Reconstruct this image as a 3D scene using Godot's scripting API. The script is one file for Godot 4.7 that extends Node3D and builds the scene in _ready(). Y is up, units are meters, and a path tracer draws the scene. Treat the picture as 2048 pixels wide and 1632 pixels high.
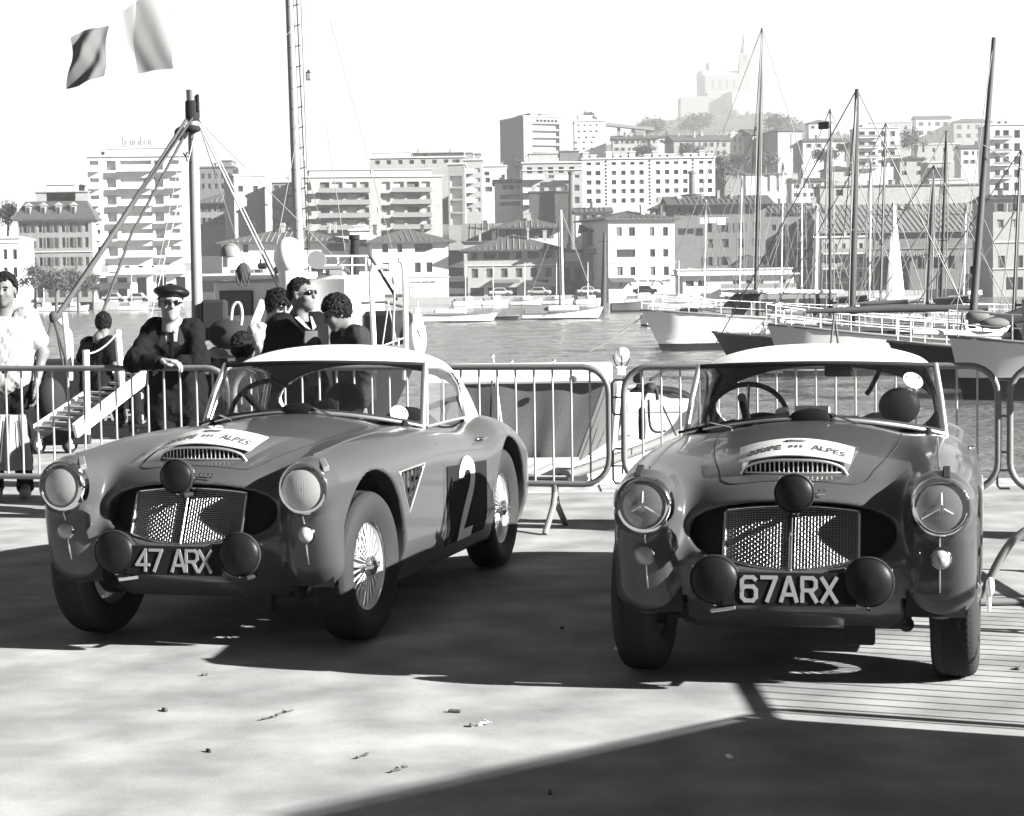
extends Node3D
# A quay in an old harbour: two parked rally coupes, barriers, onlookers, boats and a hillside town.

const F := 3991.0          # focal length in photograph pixels
const EYE := 1.579         # camera height
const PITCH := 0.06106     # camera looks down
const ROLL := -0.01448
var M := {}
var used := {}
var tex := {}
var cam_basis := Basis()

func _ready() -> void:
	# camera
	var cam := Camera3D.new()
	cam.name = "camera"
	cam.fov = rad_to_deg(2.0 * atan(816.0 / F))
	cam.near = 0.1
	cam.far = 4000.0
	cam.position = Vector3(0, EYE, 0)
	cam_basis = Basis(Vector3.RIGHT, -PITCH) * Basis(Vector3.BACK, ROLL)
	cam.basis = cam_basis
	add_child(cam)
	# sky, haze, exposure
	var env := Environment.new()
	env.background_mode = Environment.BG_SKY
	var sky := Sky.new()
	var sm := ProceduralSkyMaterial.new()
	sm.sky_top_color = grey(0.007)  # overhead sky, out of view, kept near black to deepen the shade
	sm.sky_horizon_color = grey(0.215)
	sm.sky_curve = 0.12
	sm.ground_bottom_color = grey(0.04)
	sm.ground_horizon_color = grey(0.08)
	sm.sun_angle_max = 25.0
	sm.sun_curve = 0.12
	sky.sky_material = sm
	env.sky = sky
	env.background_energy_multiplier = 1.0
	env.tonemap_mode = Environment.TONE_MAPPER_LINEAR
	env.tonemap_exposure = 5.0
	env.fog_enabled = true
	env.fog_density = 0.00022
	env.fog_light_color = Color(0.95, 0.95, 0.95)
	env.volumetric_fog_enabled = true
	env.volumetric_fog_density = 0.0
	env.sdfgi_enabled = true
	env.ssao_enabled = true
	env.ssil_enabled = true
	var we := WorldEnvironment.new()
	we.name = "world_environment"
	we.environment = env
	add_child(we)
	# sun: low afternoon sun from the right and slightly behind the camera
	var sun := DirectionalLight3D.new()
	sun.name = "sun"
	sun.light_color = Color(1.0, 0.995, 0.985)
	sun.light_energy = 1.6
	sun.light_angular_distance = 0.5
	sun.shadow_enabled = true
	sun.directional_shadow_max_distance = 400.0
	add_child(sun)
	sun.look_at_from_position(Vector3(2.1, 1.0, 0.86) * 20.0, Vector3.ZERO)
	make_materials()
	setting()
	city()
	harbour()
	barriers()
	cars()
	people()
	small_things()

# ------------------------------------------------------------------ helpers
func grey(l: float) -> Color:          # a linear grey as an sRGB colour
	return Color(l, l, l).linear_to_srgb()

func at(px: float, py: float, z: float) -> Vector3:   # the point at that depth seen at a photograph pixel
	var d: Vector3 = cam_basis * Vector3((px - 1024.0) / F, (816.0 - py) / F, -1.0)
	return Vector3(0, EYE, 0) + d * (z / -d.z)

func numbered(called: String) -> String:
	if not used.has(called):
		used[called] = 0
		return called
	used[called] += 1
	return "%s_%03d" % [called, used[called]]

func tag(o: Node, label: String, category: String, group := "") -> Node:
	o.set_meta("label", label)
	o.set_meta("category", category)
	if group:
		o.set_meta("group", group)
	return o

func thing(called: String, label: String, category: String, pos := Vector3.ZERO, turn := 0.0, group := "") -> Node3D:
	var o := Node3D.new()
	o.name = numbered(called)
	add_child(o)
	o.position = pos
	o.rotation.y = turn
	tag(o, label, category, group)
	return o

func part(called: String, mb: MB, m: Material, parent: Node, xf := Transform3D()) -> MeshInstance3D:
	return part_mesh(called, mb.mesh(), m, parent, xf)

func part_mesh(called: String, mesh: Mesh, m: Material, parent: Node, xf := Transform3D()) -> MeshInstance3D:
	var o := MeshInstance3D.new()
	o.name = called
	o.mesh = mesh
	if m:
		o.material_override = m
	parent.add_child(o, true)
	o.transform = xf
	return o

func lone(called: String, label: String, category: String, mb: MB, m: Material, xf := Transform3D(), group := "") -> MeshInstance3D:
	var o := part(numbered(called), mb, m, self, xf)
	tag(o, label, category, group)
	return o

func struct(called: String, mb: MB, m: Material) -> MeshInstance3D:
	var o := part(called, mb, m, self)
	o.set_meta("kind", "structure")
	return o

func stuff(o: Node) -> Node:
	o.set_meta("kind", "stuff")
	return o

func copy(o: Node3D, label: String, pos: Vector3, turn: float, group := "") -> Node3D:
	var c: Node3D = o.duplicate()
	c.name = numbered(String(o.name).rstrip("0123456789").trim_suffix("_"))
	add_child(c)
	c.position = pos
	c.rotation.y = turn
	c.set_meta("label", label)
	if group:
		c.set_meta("group", group)
	return c

class MB:       # collects triangles of one mesh
	var v := PackedVector3Array()
	var n := PackedVector3Array()
	var ix := PackedInt32Array()

	func vert(p: Vector3, nn: Vector3) -> int:
		v.push_back(p)
		n.push_back(nn)
		return v.size() - 1

	func tri(a: int, b: int, c: int) -> void:
		var g := (v[b] - v[a]).cross(v[c] - v[a])
		ix.push_back(a)
		if g.dot(n[a] + n[b] + n[c]) > 0.0:
			ix.push_back(c)
			ix.push_back(b)
		else:
			ix.push_back(b)
			ix.push_back(c)

	func face(pts: Array, nn: Vector3) -> MB:
		var f := v.size()
		for p in pts:
			vert(p, nn)
		for k in range(1, pts.size() - 1):
			tri(f, f + k, f + k + 1)
		return self

	func quad(a: Vector3, b: Vector3, c: Vector3, d: Vector3, out: Vector3) -> MB:   # flat, facing roughly out
		var g := (b - a).cross(c - a)
		if g.length_squared() < 1e-14:
			g = (c - a).cross(d - a)
		g = g.normalized()
		if g.dot(out) < 0.0:
			g = -g
		return face([a, b, c, d], g)

	func box(c: Vector3, s: Vector3, b := Basis(), bevel := 0.0) -> MB:
		var h := s * 0.5
		if bevel <= 0.0:
			for ax in 3:
				var e := [Vector3.ZERO, Vector3.ZERO, Vector3.ZERO]
				e[0][ax] = h[ax]
				e[1][(ax + 1) % 3] = h[(ax + 1) % 3]
				e[2][(ax + 2) % 3] = h[(ax + 2) % 3]
				for sg in [-1.0, 1.0]:
					var o: Vector3 = c + b * (e[0] * sg)
					var p: Vector3 = b * e[1]
					var q: Vector3 = b * e[2]
					face([o - p - q, o + p - q, o + p + q, o - p + q], (b * (e[0] * sg)).normalized())
			return self
		var r := minf(bevel, minf(h.x, minf(h.y, h.z)) * 0.99)
		var corner := {}
		for i in 8:
			var sg := Vector3(1 if i & 1 else -1, 1 if i & 2 else -1, 1 if i & 4 else -1)
			for ax in 3:
				var p := (h - Vector3(r, r, r)) * sg
				p[ax] = h[ax] * sg[ax]
				corner[i * 3 + ax] = c + b * p
		for ax in 3:
			var b1 := 1 << ((ax + 1) % 3)
			var b2 := 1 << ((ax + 2) % 3)
			for sg in 2:
				var base := (1 << ax) * sg
				var nn := Vector3.ZERO
				nn[ax] = 1.0 if sg else -1.0
				face([corner[base * 3 + ax], corner[(base + b1) * 3 + ax], corner[(base + b1 + b2) * 3 + ax], corner[(base + b2) * 3 + ax]], b * nn)
		for ax in 3:          # edges along ax
			var a1 := (ax + 1) % 3
			var a2 := (ax + 2) % 3
			for k in 4:
				var i0 := (1 << a1) * (k & 1) + (1 << a2) * (k >> 1)
				var i1 := i0 + (1 << ax)
				var nn := Vector3.ZERO
				nn[a1] = 1.0 if k & 1 else -1.0
				nn[a2] = 1.0 if k >> 1 else -1.0
				face([corner[i0 * 3 + a1], corner[i1 * 3 + a1], corner[i1 * 3 + a2], corner[i0 * 3 + a2]], (b * nn).normalized())
		for i in 8:
			var sg := Vector3(1 if i & 1 else -1, 1 if i & 2 else -1, 1 if i & 4 else -1)
			face([corner[i * 3], corner[i * 3 + 1], corner[i * 3 + 2]], (b * sg).normalized())
		return self

	func tube(pts: Array, r, sides := 8, closed := false) -> MB:     # r: a number or one per point
		var cnt := pts.size()
		var first := v.size()
		var t0: Vector3 = (pts[1] - pts[0]).normalized()
		var up := Vector3.UP if absf(t0.y) < 0.9 else Vector3.RIGHT
		var nx := t0.cross(up).normalized()
		for k in cnt:
			var t: Vector3
			if closed:
				t = (pts[(k + 1) % cnt] - pts[(k + cnt - 1) % cnt]).normalized()
			else:
				t = (pts[mini(k + 1, cnt - 1)] - pts[maxi(k - 1, 0)]).normalized()
			nx = (nx - t * nx.dot(t)).normalized()
			var ny := t.cross(nx)
			var rr: float = r[k] if r is Array else r
			for s in sides:
				var a := TAU * s / sides
				var d := nx * cos(a) + ny * sin(a)
				vert(pts[k] + d * rr, d)
		var rings := cnt if closed else cnt - 1
		for k in rings:
			for s in sides:
				var a := first + k * sides + s
				var b := first + k * sides + (s + 1) % sides
				var c := first + ((k + 1) % cnt) * sides + (s + 1) % sides
				var d := first + ((k + 1) % cnt) * sides + s
				tri(a, b, c)
				tri(a, c, d)
		if not closed:
			for e in 2:
				var k: int = 0 if e == 0 else cnt - 1
				var t: Vector3 = (pts[0] - pts[1]).normalized() if e == 0 else (pts[cnt - 1] - pts[cnt - 2]).normalized()
				var ring := []
				for s in sides:
					ring.append(v[first + k * sides + s])
				face(ring, t)
		return self

	func lathe(prof: Array, segs: int, xf := Transform3D(), sharp := 0.6) -> MB:    # prof: Vector2(radius, along y); normals to the left of the way
		var nn := []
		for k in prof.size() - 1:
			var d: Vector2 = (prof[k + 1] - prof[k]).normalized()
			nn.append(Vector2(d.y, -d.x))
		for k in prof.size() - 1:
			var n0: Vector2 = nn[k]
			var n1: Vector2 = nn[k]
			if k > 0 and nn[k - 1].dot(nn[k]) > sharp:
				n0 = (nn[k - 1] + nn[k]).normalized()
			if k < nn.size() - 1 and nn[k + 1].dot(nn[k]) > sharp:
				n1 = (nn[k + 1] + nn[k]).normalized()
			var f := v.size()
			for s in segs + 1:
				var a := TAU * s / segs
				var c := cos(a)
				var q := sin(a)
				vert(xf * Vector3(prof[k].x * c, prof[k].y, prof[k].x * q), (xf.basis * Vector3(n0.x * c, n0.y, n0.x * q)).normalized())
				vert(xf * Vector3(prof[k + 1].x * c, prof[k + 1].y, prof[k + 1].x * q), (xf.basis * Vector3(n1.x * c, n1.y, n1.x * q)).normalized())
			for s in segs:
				var a := f + s * 2
				if prof[k].x > 1e-6:
					tri(a, a + 1, a + 2)
				if prof[k + 1].x > 1e-6:
					tri(a + 1, a + 3, a + 2)
		return self

	func grid(fn: Callable, nu: int, nv: int, flip := false) -> MB:     # smooth surface through fn(u, v)
		var p := PackedVector3Array()
		p.resize((nu + 1) * (nv + 1))
		for j in nv + 1:
			for i in nu + 1:
				p[j * (nu + 1) + i] = fn.call(float(i) / nu, float(j) / nv)
		var f := v.size()
		for j in nv + 1:
			for i in nu + 1:
				var du := p[j * (nu + 1) + mini(i + 1, nu)] - p[j * (nu + 1) + maxi(i - 1, 0)]
				var dv := p[mini(j + 1, nv) * (nu + 1) + i] - p[maxi(j - 1, 0) * (nu + 1) + i]
				var g := du.cross(dv)
				if g.length_squared() < 1e-18:
					g = Vector3.UP
				g = g.normalized()
				vert(p[j * (nu + 1) + i], -g if flip else g)
		for j in nv:
			for i in nu:
				var a := f + j * (nu + 1) + i
				tri(a, a + 1, a + nu + 2)
				tri(a, a + nu + 2, a + nu + 1)
		return self

	func slab(fn: Callable, nu: int, nv: int, th: float) -> MB:     # a grid with thickness along its normals
		var one := MB.new().grid(fn, nu, nv)
		var f := v.size()
		var c := one.v.size()
		for k in c:
			vert(one.v[k] + one.n[k] * th * 0.5, one.n[k])
		for k in c:
			vert(one.v[k] - one.n[k] * th * 0.5, -one.n[k])
		for t in range(0, one.ix.size(), 3):
			tri(f + one.ix[t], f + one.ix[t + 1], f + one.ix[t + 2])
			tri(f + c + one.ix[t], f + c + one.ix[t + 1], f + c + one.ix[t + 2])
		var rim := []
		for i in nu:
			rim.append(i)
		for j in nv:
			rim.append(j * (nu + 1) + nu)
		for i in nu:
			rim.append(nv * (nu + 1) + nu - i)
		for j in nv:
			rim.append((nv - j) * (nu + 1))
		var mid := Vector3.ZERO
		for k in rim:
			mid += one.v[k]
		mid /= rim.size()
		for k in rim.size():
			var a: int = rim[k]
			var b: int = rim[(k + 1) % rim.size()]
			quad(v[f + a], v[f + b], v[f + c + b], v[f + c + a], v[f + a] - mid)
		return self

	func prism(poly: PackedVector2Array, z0: float, z1: float, xf := Transform3D()) -> MB:    # polygon in xy drawn out along z
		var t := Geometry2D.triangulate_polygon(poly)
		for e in 2:
			var z := z1 if e else z0
			var nn := xf.basis * Vector3(0, 0, 1.0 if (e == 1) == (z1 > z0) else -1.0)
			var f := v.size()
			for p in poly:
				vert(xf * Vector3(p.x, p.y, z), nn.normalized())
			for k in range(0, t.size(), 3):
				tri(f + t[k], f + t[k + 1], f + t[k + 2])
		var cw := Geometry2D.is_polygon_clockwise(poly)
		for k in poly.size():
			var a := poly[k]
			var b := poly[(k + 1) % poly.size()]
			var o := Vector2(b.y - a.y, a.x - b.x) * (-1.0 if cw else 1.0)
			quad(xf * Vector3(a.x, a.y, z0), xf * Vector3(b.x, b.y, z0), xf * Vector3(b.x, b.y, z1), xf * Vector3(a.x, a.y, z1), xf.basis * Vector3(o.x, o.y, 0))
		return self

	func ball(c: Vector3, r: Vector3, nu := 16, nv := 10, b := Basis()) -> MB:
		var f := v.size()
		for j in nv + 1:
			var th := PI * j / nv
			for i in nu + 1:
				var ph := TAU * i / nu
				var d := Vector3(sin(th) * cos(ph), cos(th), sin(th) * sin(ph))
				vert(c + b * (d * r), (b * (d / r)).normalized())
		for j in nv:
			for i in nu:
				var a := f + j * (nu + 1) + i
				if j > 0:
					tri(a, a + 1, a + nu + 2)
				if j < nv - 1:
					tri(a, a + nu + 2, a + nu + 1)
		return self

	func add(o: MB, xf := Transform3D()) -> MB:
		var f := v.size()
		for k in o.v.size():
			vert(xf * o.v[k], (xf.basis * o.n[k]).normalized())
		var flip := xf.basis.determinant() < 0.0
		for t in range(0, o.ix.size(), 3):
			ix.push_back(f + o.ix[t])
			ix.push_back(f + o.ix[t + 2 if flip else t + 1])
			ix.push_back(f + o.ix[t + 1 if flip else t + 2])
		return self

	func mesh() -> ArrayMesh:
		var a := []
		a.resize(Mesh.ARRAY_MAX)
		a[Mesh.ARRAY_VERTEX] = v
		a[Mesh.ARRAY_NORMAL] = n
		a[Mesh.ARRAY_INDEX] = ix
		var m := ArrayMesh.new()
		m.add_surface_from_arrays(Mesh.PRIMITIVE_TRIANGLES, a)
		return m

# surface nets: the zero level of fn inside the box, one vertex per crossed cell
func nets(fn: Callable, lo: Vector3, hi: Vector3, cell: float, mirror := false, reach := 1.6) -> MB:
	var mb := MB.new()
	if mirror:
		lo.x = -cell * 0.5
	var K := 4
	var cx := int(ceil((hi.x - lo.x) / cell / K))
	var cy := int(ceil((hi.y - lo.y) / cell / K))
	var cz := int(ceil((hi.z - lo.z) / cell / K))
	var nx := cx * K + 1
	var ny := cy * K + 1
	var nz := cz * K + 1
	var g := PackedFloat32Array()
	g.resize(nx * ny * nz)
	g.fill(1e9)
	var ids := PackedInt32Array()
	ids.resize(nx * ny * nz)
	ids.fill(-1)
	var big := cell * K
	var lim := big * 0.87 * reach
	var act := []
	for c in cz:
		for b in cy:
			for a in cx:
				var d: float = fn.call(lo + Vector3(a + 0.5, b + 0.5, c + 0.5) * big)
				if absf(d) < lim:
					act.append(Vector3i(a, b, c))
	for q in act:
		for k in K + 1:
			for j in K + 1:
				var row: int = ((q.z * K + k) * ny + q.y * K + j) * nx + q.x * K
				for i in K + 1:
					if g[row + i] > 1e8:
						g[row + i] = fn.call(lo + Vector3(q.x * K + i, q.y * K + j, q.z * K + k) * cell)
	var sy := nx
	var sz := nx * ny
	var off := [0, 1, sy, sy + 1, sz, sz + 1, sz + sy, sz + sy + 1]
	var h := cell * 0.3
	for q in act:
		for k in K:
			for j in K:
				for i in K:
					var gx: int = q.x * K + i
					var gy: int = q.y * K + j
					var gz: int = q.z * K + k
					var o := gz * sz + gy * sy + gx
					var m := 0
					for e in 8:
						if g[o + off[e]] < 0.0:
							m |= 1 << e
					if m == 0 or m == 255:
						continue
					var s := Vector3.ZERO
					var cnt := 0
					for e in 8:
						for ax in 3:
							var bit := 1 << ax
							if e & bit:
								continue
							var f := e | bit
							if ((m >> e) & 1) == ((m >> f) & 1):
								continue
							var ga := g[o + off[e]]
							var t := ga / (ga - g[o + off[f]])
							var p := Vector3(e & 1, (e >> 1) & 1, (e >> 2) & 1)
							p[ax] += t
							s += p
							cnt += 1
					var p := lo + (Vector3(gx, gy, gz) + s / cnt) * cell
					var d0: float = fn.call(p)
					var gr := Vector3(fn.call(p + Vector3(h, 0, 0)) - d0, fn.call(p + Vector3(0, h, 0)) - d0, fn.call(p + Vector3(0, 0, h)) - d0) / h
					var l2 := gr.length_squared()
					if l2 > 0.04:
						var mv := gr * (-d0 / l2)
						if mv.length() < cell * 0.8:
							p += mv
					if l2 < 1e-9:
						gr = Vector3.UP
					if mirror and gx == 0:
						p.x = 0.0
						gr.x = 0.0
					ids[o] = mb.vert(p, gr.normalized())
	for q in act:
		for k in K:
			for j in K:
				for i in K:
					var o: int = (q.z * K + k) * sz + (q.y * K + j) * sy + q.x * K + i
					var ga := g[o]
					for ax in 3:
						var st: int = [1, sy, sz][ax]
						if g[o + st] > 1e8 or (ga < 0.0) == (g[o + st] < 0.0):
							continue
						var s1: int = [sy, sz, 1][ax]
						var s2: int = [sz, 1, sy][ax]
						if o - s1 - s2 < 0:
							continue
						var a := ids[o]
						var b := ids[o - s1]
						var c := ids[o - s1 - s2]
						var d := ids[o - s2]
						if a < 0 or b < 0 or c < 0 or d < 0:
							continue
						mb.tri(a, b, c)
						mb.tri(a, c, d)
	if mirror:
		var half := mb.v.size()
		var to := PackedInt32Array()
		to.resize(half)
		for k in half:
			to[k] = k if mb.v[k].x == 0.0 else mb.vert(mb.v[k] * Vector3(-1, 1, 1), mb.n[k] * Vector3(-1, 1, 1))
		var cnt := mb.ix.size()
		for t in range(0, cnt, 3):
			mb.ix.append_array([to[mb.ix[t]], to[mb.ix[t + 2]], to[mb.ix[t + 1]]])
	return mb

func smin(a: float, b: float, k: float) -> float:
	var h := maxf(k - absf(a - b), 0.0)
	return minf(a, b) - h * h * 0.25 / k

func smax(a: float, b: float, k: float) -> float:
	var h := maxf(k - absf(a - b), 0.0)
	return maxf(a, b) + h * h * 0.25 / k

func table(pts: Array, lo: float, hi: float, cnt := 600) -> PackedFloat32Array:    # smooth curve through (x, y) pairs, sampled
	var out := PackedFloat32Array()
	out.resize(cnt)
	var k := 0
	for i in cnt:
		var x := lo + (hi - lo) * i / (cnt - 1)
		while k < pts.size() - 2 and x > pts[k + 1][0]:
			k += 1
		var p1 = pts[k]
		var p2 = pts[k + 1]
		var p0 = pts[maxi(k - 1, 0)]
		var p3 = pts[mini(k + 2, pts.size() - 1)]
		var t := clampf((x - p1[0]) / (p2[0] - p1[0]), 0.0, 1.0)
		out[i] = cubic_interpolate_in_time(p1[1], p2[1], p0[1] if k > 0 else p1[1], p3[1] if k < pts.size() - 2 else p2[1], t, p2[0] - p1[0], (p0[0] - p1[0]) if k > 0 else -(p2[0] - p1[0]), (p3[0] - p1[0]) if k < pts.size() - 2 else 2.0 * (p2[0] - p1[0]))
	return out

func curve3(pts: Array, per := 6) -> Array:     # smooth polyline through points
	var out := []
	for k in pts.size() - 1:
		var a: Vector3 = pts[maxi(k - 1, 0)]
		var d: Vector3 = pts[mini(k + 2, pts.size() - 1)]
		for i in per:
			var p: Vector3 = pts[k]
			out.append(p.cubic_interpolate(pts[k + 1], a, d, float(i) / per))
	out.append(pts[pts.size() - 1])
	return out

func sag(a: Vector3, b: Vector3, drop: float, cnt := 10) -> Array:
	var out := []
	for k in cnt + 1:
		var t := float(k) / cnt
		out.append(a.lerp(b, t) - Vector3(0, drop * 4.0 * t * (1.0 - t), 0))
	return out

func letters(text: String, size: float, depth: float, weight := 700, family := "Droid Sans") -> TextMesh:
	var f := SystemFont.new()
	f.font_names = PackedStringArray([family])
	f.font_weight = weight
	var t := TextMesh.new()
	t.text = text
	t.font = f
	t.font_size = 64
	t.pixel_size = size / 64.0
	t.depth = depth
	return t

func noise_tex(key: String, kind: int, freq: float, lo: float, hi: float, oct := 4, seed_ := 1, size := 512, normal := false, bump := 4.0) -> NoiseTexture2D:
	if tex.has(key):
		return tex[key]
	var nz := FastNoiseLite.new()
	nz.noise_type = kind
	nz.frequency = freq
	nz.fractal_octaves = oct
	nz.seed = seed_
	var t := NoiseTexture2D.new()
	t.width = size
	t.height = size
	t.seamless = true
	t.noise = nz
	if normal:
		t.as_normal_map = true
		t.bump_strength = bump
	else:
		var r := Gradient.new()
		r.set_color(0, grey(lo))
		r.set_color(1, grey(hi))
		t.color_ramp = r
	tex[key] = t
	return t

func mat(key: String, l: float, rough: float, metal := 0.0) -> StandardMaterial3D:
	var m := StandardMaterial3D.new()
	m.resource_name = key
	m.albedo_color = grey(l)
	m.roughness = rough
	m.metallic = metal
	M[key] = m
	return m

func dull(keys: Array, spec: float) -> void:      # cloth, rubber and other matt things mirror little
	for k in keys:
		M[k].metallic_specular = spec

func grain(m: StandardMaterial3D, t: Texture2D, scale: float, world := true) -> StandardMaterial3D:
	m.albedo_texture = t
	m.uv1_triplanar = true
	m.uv1_world_triplanar = world
	m.uv1_scale = Vector3(scale, scale, scale)
	return m

# ------------------------------------------------------------------ materials (a monochrome world)
func make_materials() -> void:
	var fine := noise_tex("fine", FastNoiseLite.TYPE_SIMPLEX, .06, .62, 1.0, 4, 3)
	var wash := noise_tex("wash", FastNoiseLite.TYPE_PERLIN, .02, .82, 1.0, 5, 11)
	var patch := noise_tex("patch", FastNoiseLite.TYPE_SIMPLEX, .012, .60, 1.0, 5, 7)
	var stain := noise_tex("stain", FastNoiseLite.TYPE_PERLIN, .02, .45, 1.0, 5, 11)
	# cars
	var p := mat("paint", 0.048, .28)
	p.clearcoat_enabled = true
	p.clearcoat = .5
	p.metallic_specular = .3
	p.clearcoat_roughness = .06
	p = mat("white_paint", .80, .30)
	p.clearcoat_enabled = true
	p.clearcoat = .5
	p.clearcoat_roughness = .08
	mat("chrome", .75, .10, 1.0)
	mat("chrome_dull", 0.3, .38, 1.0)
	mat("mirror", .92, .16, 1.0)
	mat("alloy", .60, .30, .85)
	mat("silver", .62, .32, .7)
	grain(mat("tyre", 0.032, .75), fine, 3.0, false)
	mat("rubber", .02, .6)
	mat("under", .022, .6)
	mat("black", 0.02, .9)
	mat("cover", 0.008, .42)
	mat("cabin", 0.01, .6)
	mat("leather", 0.012, .5)
	mat("black_plate", .014, .7)
	mat("plate_white", 0.24, .5)
	mat("white_print", .72, .45)
	mat("ink", .06, .5)
	mat("plate_card", .44, .5)
	mat("cloth_light", .6, .9)
	var g := mat("glass", .9, .02)
	g.albedo_color = Color(.25, .25, .25, .05)
	g.transparency = BaseMaterial3D.TRANSPARENCY_ALPHA
	g = mat("lens_clear", .9, .05)
	g.albedo_color = Color(.9, .9, .9, .08)
	g.transparency = BaseMaterial3D.TRANSPARENCY_ALPHA
	g = mat("lens", .9, .10)
	g.albedo_color = Color(.92, .92, .92, .20)
	g.transparency = BaseMaterial3D.TRANSPARENCY_ALPHA
	mat("milk", .30, .18)
	# ground
	var a := grain(mat("asphalt", 0.46, .9), stain, .23)
	a.detail_enabled = true
	a.detail_albedo = noise_tex("asph", FastNoiseLite.TYPE_VALUE, .45, .50, 1.0, 3, 5)
	a.detail_blend_mode = BaseMaterial3D.BLEND_MODE_MUL
	a.detail_uv_layer = BaseMaterial3D.DETAIL_UV_2
	a.uv2_triplanar = true
	a.uv2_world_triplanar = true
	a.uv2_scale = Vector3(2.3, 2.3, 2.3)
	mat("tube", .13, .45)
	mat("bar", .34, .4, .3)  # bars paler than the frame: their sunlit side is put into the colour
	# town
	grain(mat("stone", .42, .9), stain, .5)
	grain(mat("stone_pale", 0.29, .9), wash, .11)
	grain(mat("stone_grey", 0.2, .9), wash, .11)
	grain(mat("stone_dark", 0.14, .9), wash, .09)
	grain(mat("plaster", 0.29, .9), wash, .13)
	grain(mat("plaster_white", 0.52, .85), wash, .15)
	grain(mat("slate", 0.06, .7), stain, .2)
	grain(mat("tile", 0.085, .9), stain, .4)
	grain(mat("tile_mid", 0.19, .9), stain, .3)
	grain(mat("tile_light", 0.17, .9), stain, .4)
	mat("pane", .02, .15)
	mat("loggia", .45, .7)
	mat("shutter", 0.07, .7)
	mat("shutter_light", 0.2, .7)
	mat("rail_grey", 0.16, .6)
	mat("bark", .06, .9)
	var lf := mat("leaf", .05, .7)
	lf.backlight_enabled = true
	lf.backlight = grey(.03)
	mat("leaf_pale", .10, .7)
	grain(mat("scrub", 0.06, .95), stain, .05)
	grain(mat("cloth_dark", .04, .95), fine, 2.0)
	grain(mat("cloth_grey", .14, .95), fine, 2.0)
	# sea
	var w := mat("water", 0.09, .10)
	w.normal_enabled = true
	w.normal_texture = noise_tex("waves", FastNoiseLite.TYPE_SIMPLEX, .03, 0, 1, 4, 21, 1024, true, 10.0)
	w.normal_scale = .6
	w.uv1_triplanar = true
	w.uv1_world_triplanar = true
	w.uv1_scale = Vector3(.10, .10, .22)
	# boats
	mat("boat_white", 0.78, .35)
	mat("boat_pale", 0.6, .4)
	mat("boat_black", .02, .4)
	mat("boat_low", .03, .5)
	mat("boat_trim", .12, .5)
	grain(mat("deck", .28, .7), fine, 1.5)
	grain(mat("wood", .10, .55), fine, 1.0)
	grain(mat("wood_dark", .05, .45), fine, 1.0)
	grain(mat("wood_pale", .34, .7), fine, 2.0)
	mat("steel", .5, .3, .8)
	mat("wire", .16, .5)
	mat("rope", .36, .9)
	mat("rope_dark", .05, .9)
	mat("mast_grey", .20, .55)
	mat("spar_dark", .055, .6)
	grain(mat("canvas", 0.1, .9), fine, 1.2)
	mat("milk_white", .85, .25)
	var sl := mat("sail", .85, .8)
	sl.backlight_enabled = true
	sl.backlight = grey(.3)
	for q in [["flag_blue", .30], ["flag_white", .9], ["flag_red", .09]]:
		var f := mat(q[0], q[1], .85)
		f.backlight_enabled = true
		f.backlight = grey(q[1] * .6)
	# people
	mat("skin", 0.12, .55)
	mat("skin_pale", 0.19, .55)
	mat("hair", 0.01, .5)
	grain(mat("suit", 0.01, .9), fine, 4.0, false)
	grain(mat("trousers", 0.012, .9), fine, 4.0, false)
	grain(mat("shirt_white", 0.32, .9), fine, 3.0, false)
	grain(mat("shirt_grey", 0.08, .9), fine, 3.0, false)
	grain(mat("jacket", 0.009, .85), fine, 4.0, false)
	grain(mat("blouson", 0.03, .8), fine, 4.0, false)
	mat("dark_glass", .005, .1)
	dull(["skin", "skin_pale"], .3)
	dull(["suit", "trousers", "jacket", "blouson", "shirt_white", "shirt_grey", "hair", "cloth_dark", "cloth_grey", "canvas", "leather", "cabin"], .16)
	dull(["tyre", "rubber", "under", "black", "cover", "boat_black", "boat_low", "spar_dark", "rope_dark"], .26)
	dull(["black_plate"], .12)
	dull(["asphalt", "stone", "stone_pale", "stone_grey", "stone_dark", "plaster", "plaster_white", "tile", "tile_mid", "tile_light", "scrub", "leaf"], .2)

# ------------------------------------------------------------------ the two coupes
var tB: PackedFloat32Array
var tFy: PackedFloat32Array
var tFr: PackedFloat32Array
var tFx: PackedFloat32Array
var tW: PackedFloat32Array
var tT: PackedFloat32Array

func tz(t: PackedFloat32Array, z: float) -> float:
	var f := clampf((z + 3.5) / 4.3, 0.0, 0.9999) * (t.size() - 1)
	var i := int(f)
	return lerpf(t[i], t[i + 1], f - i)

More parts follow.
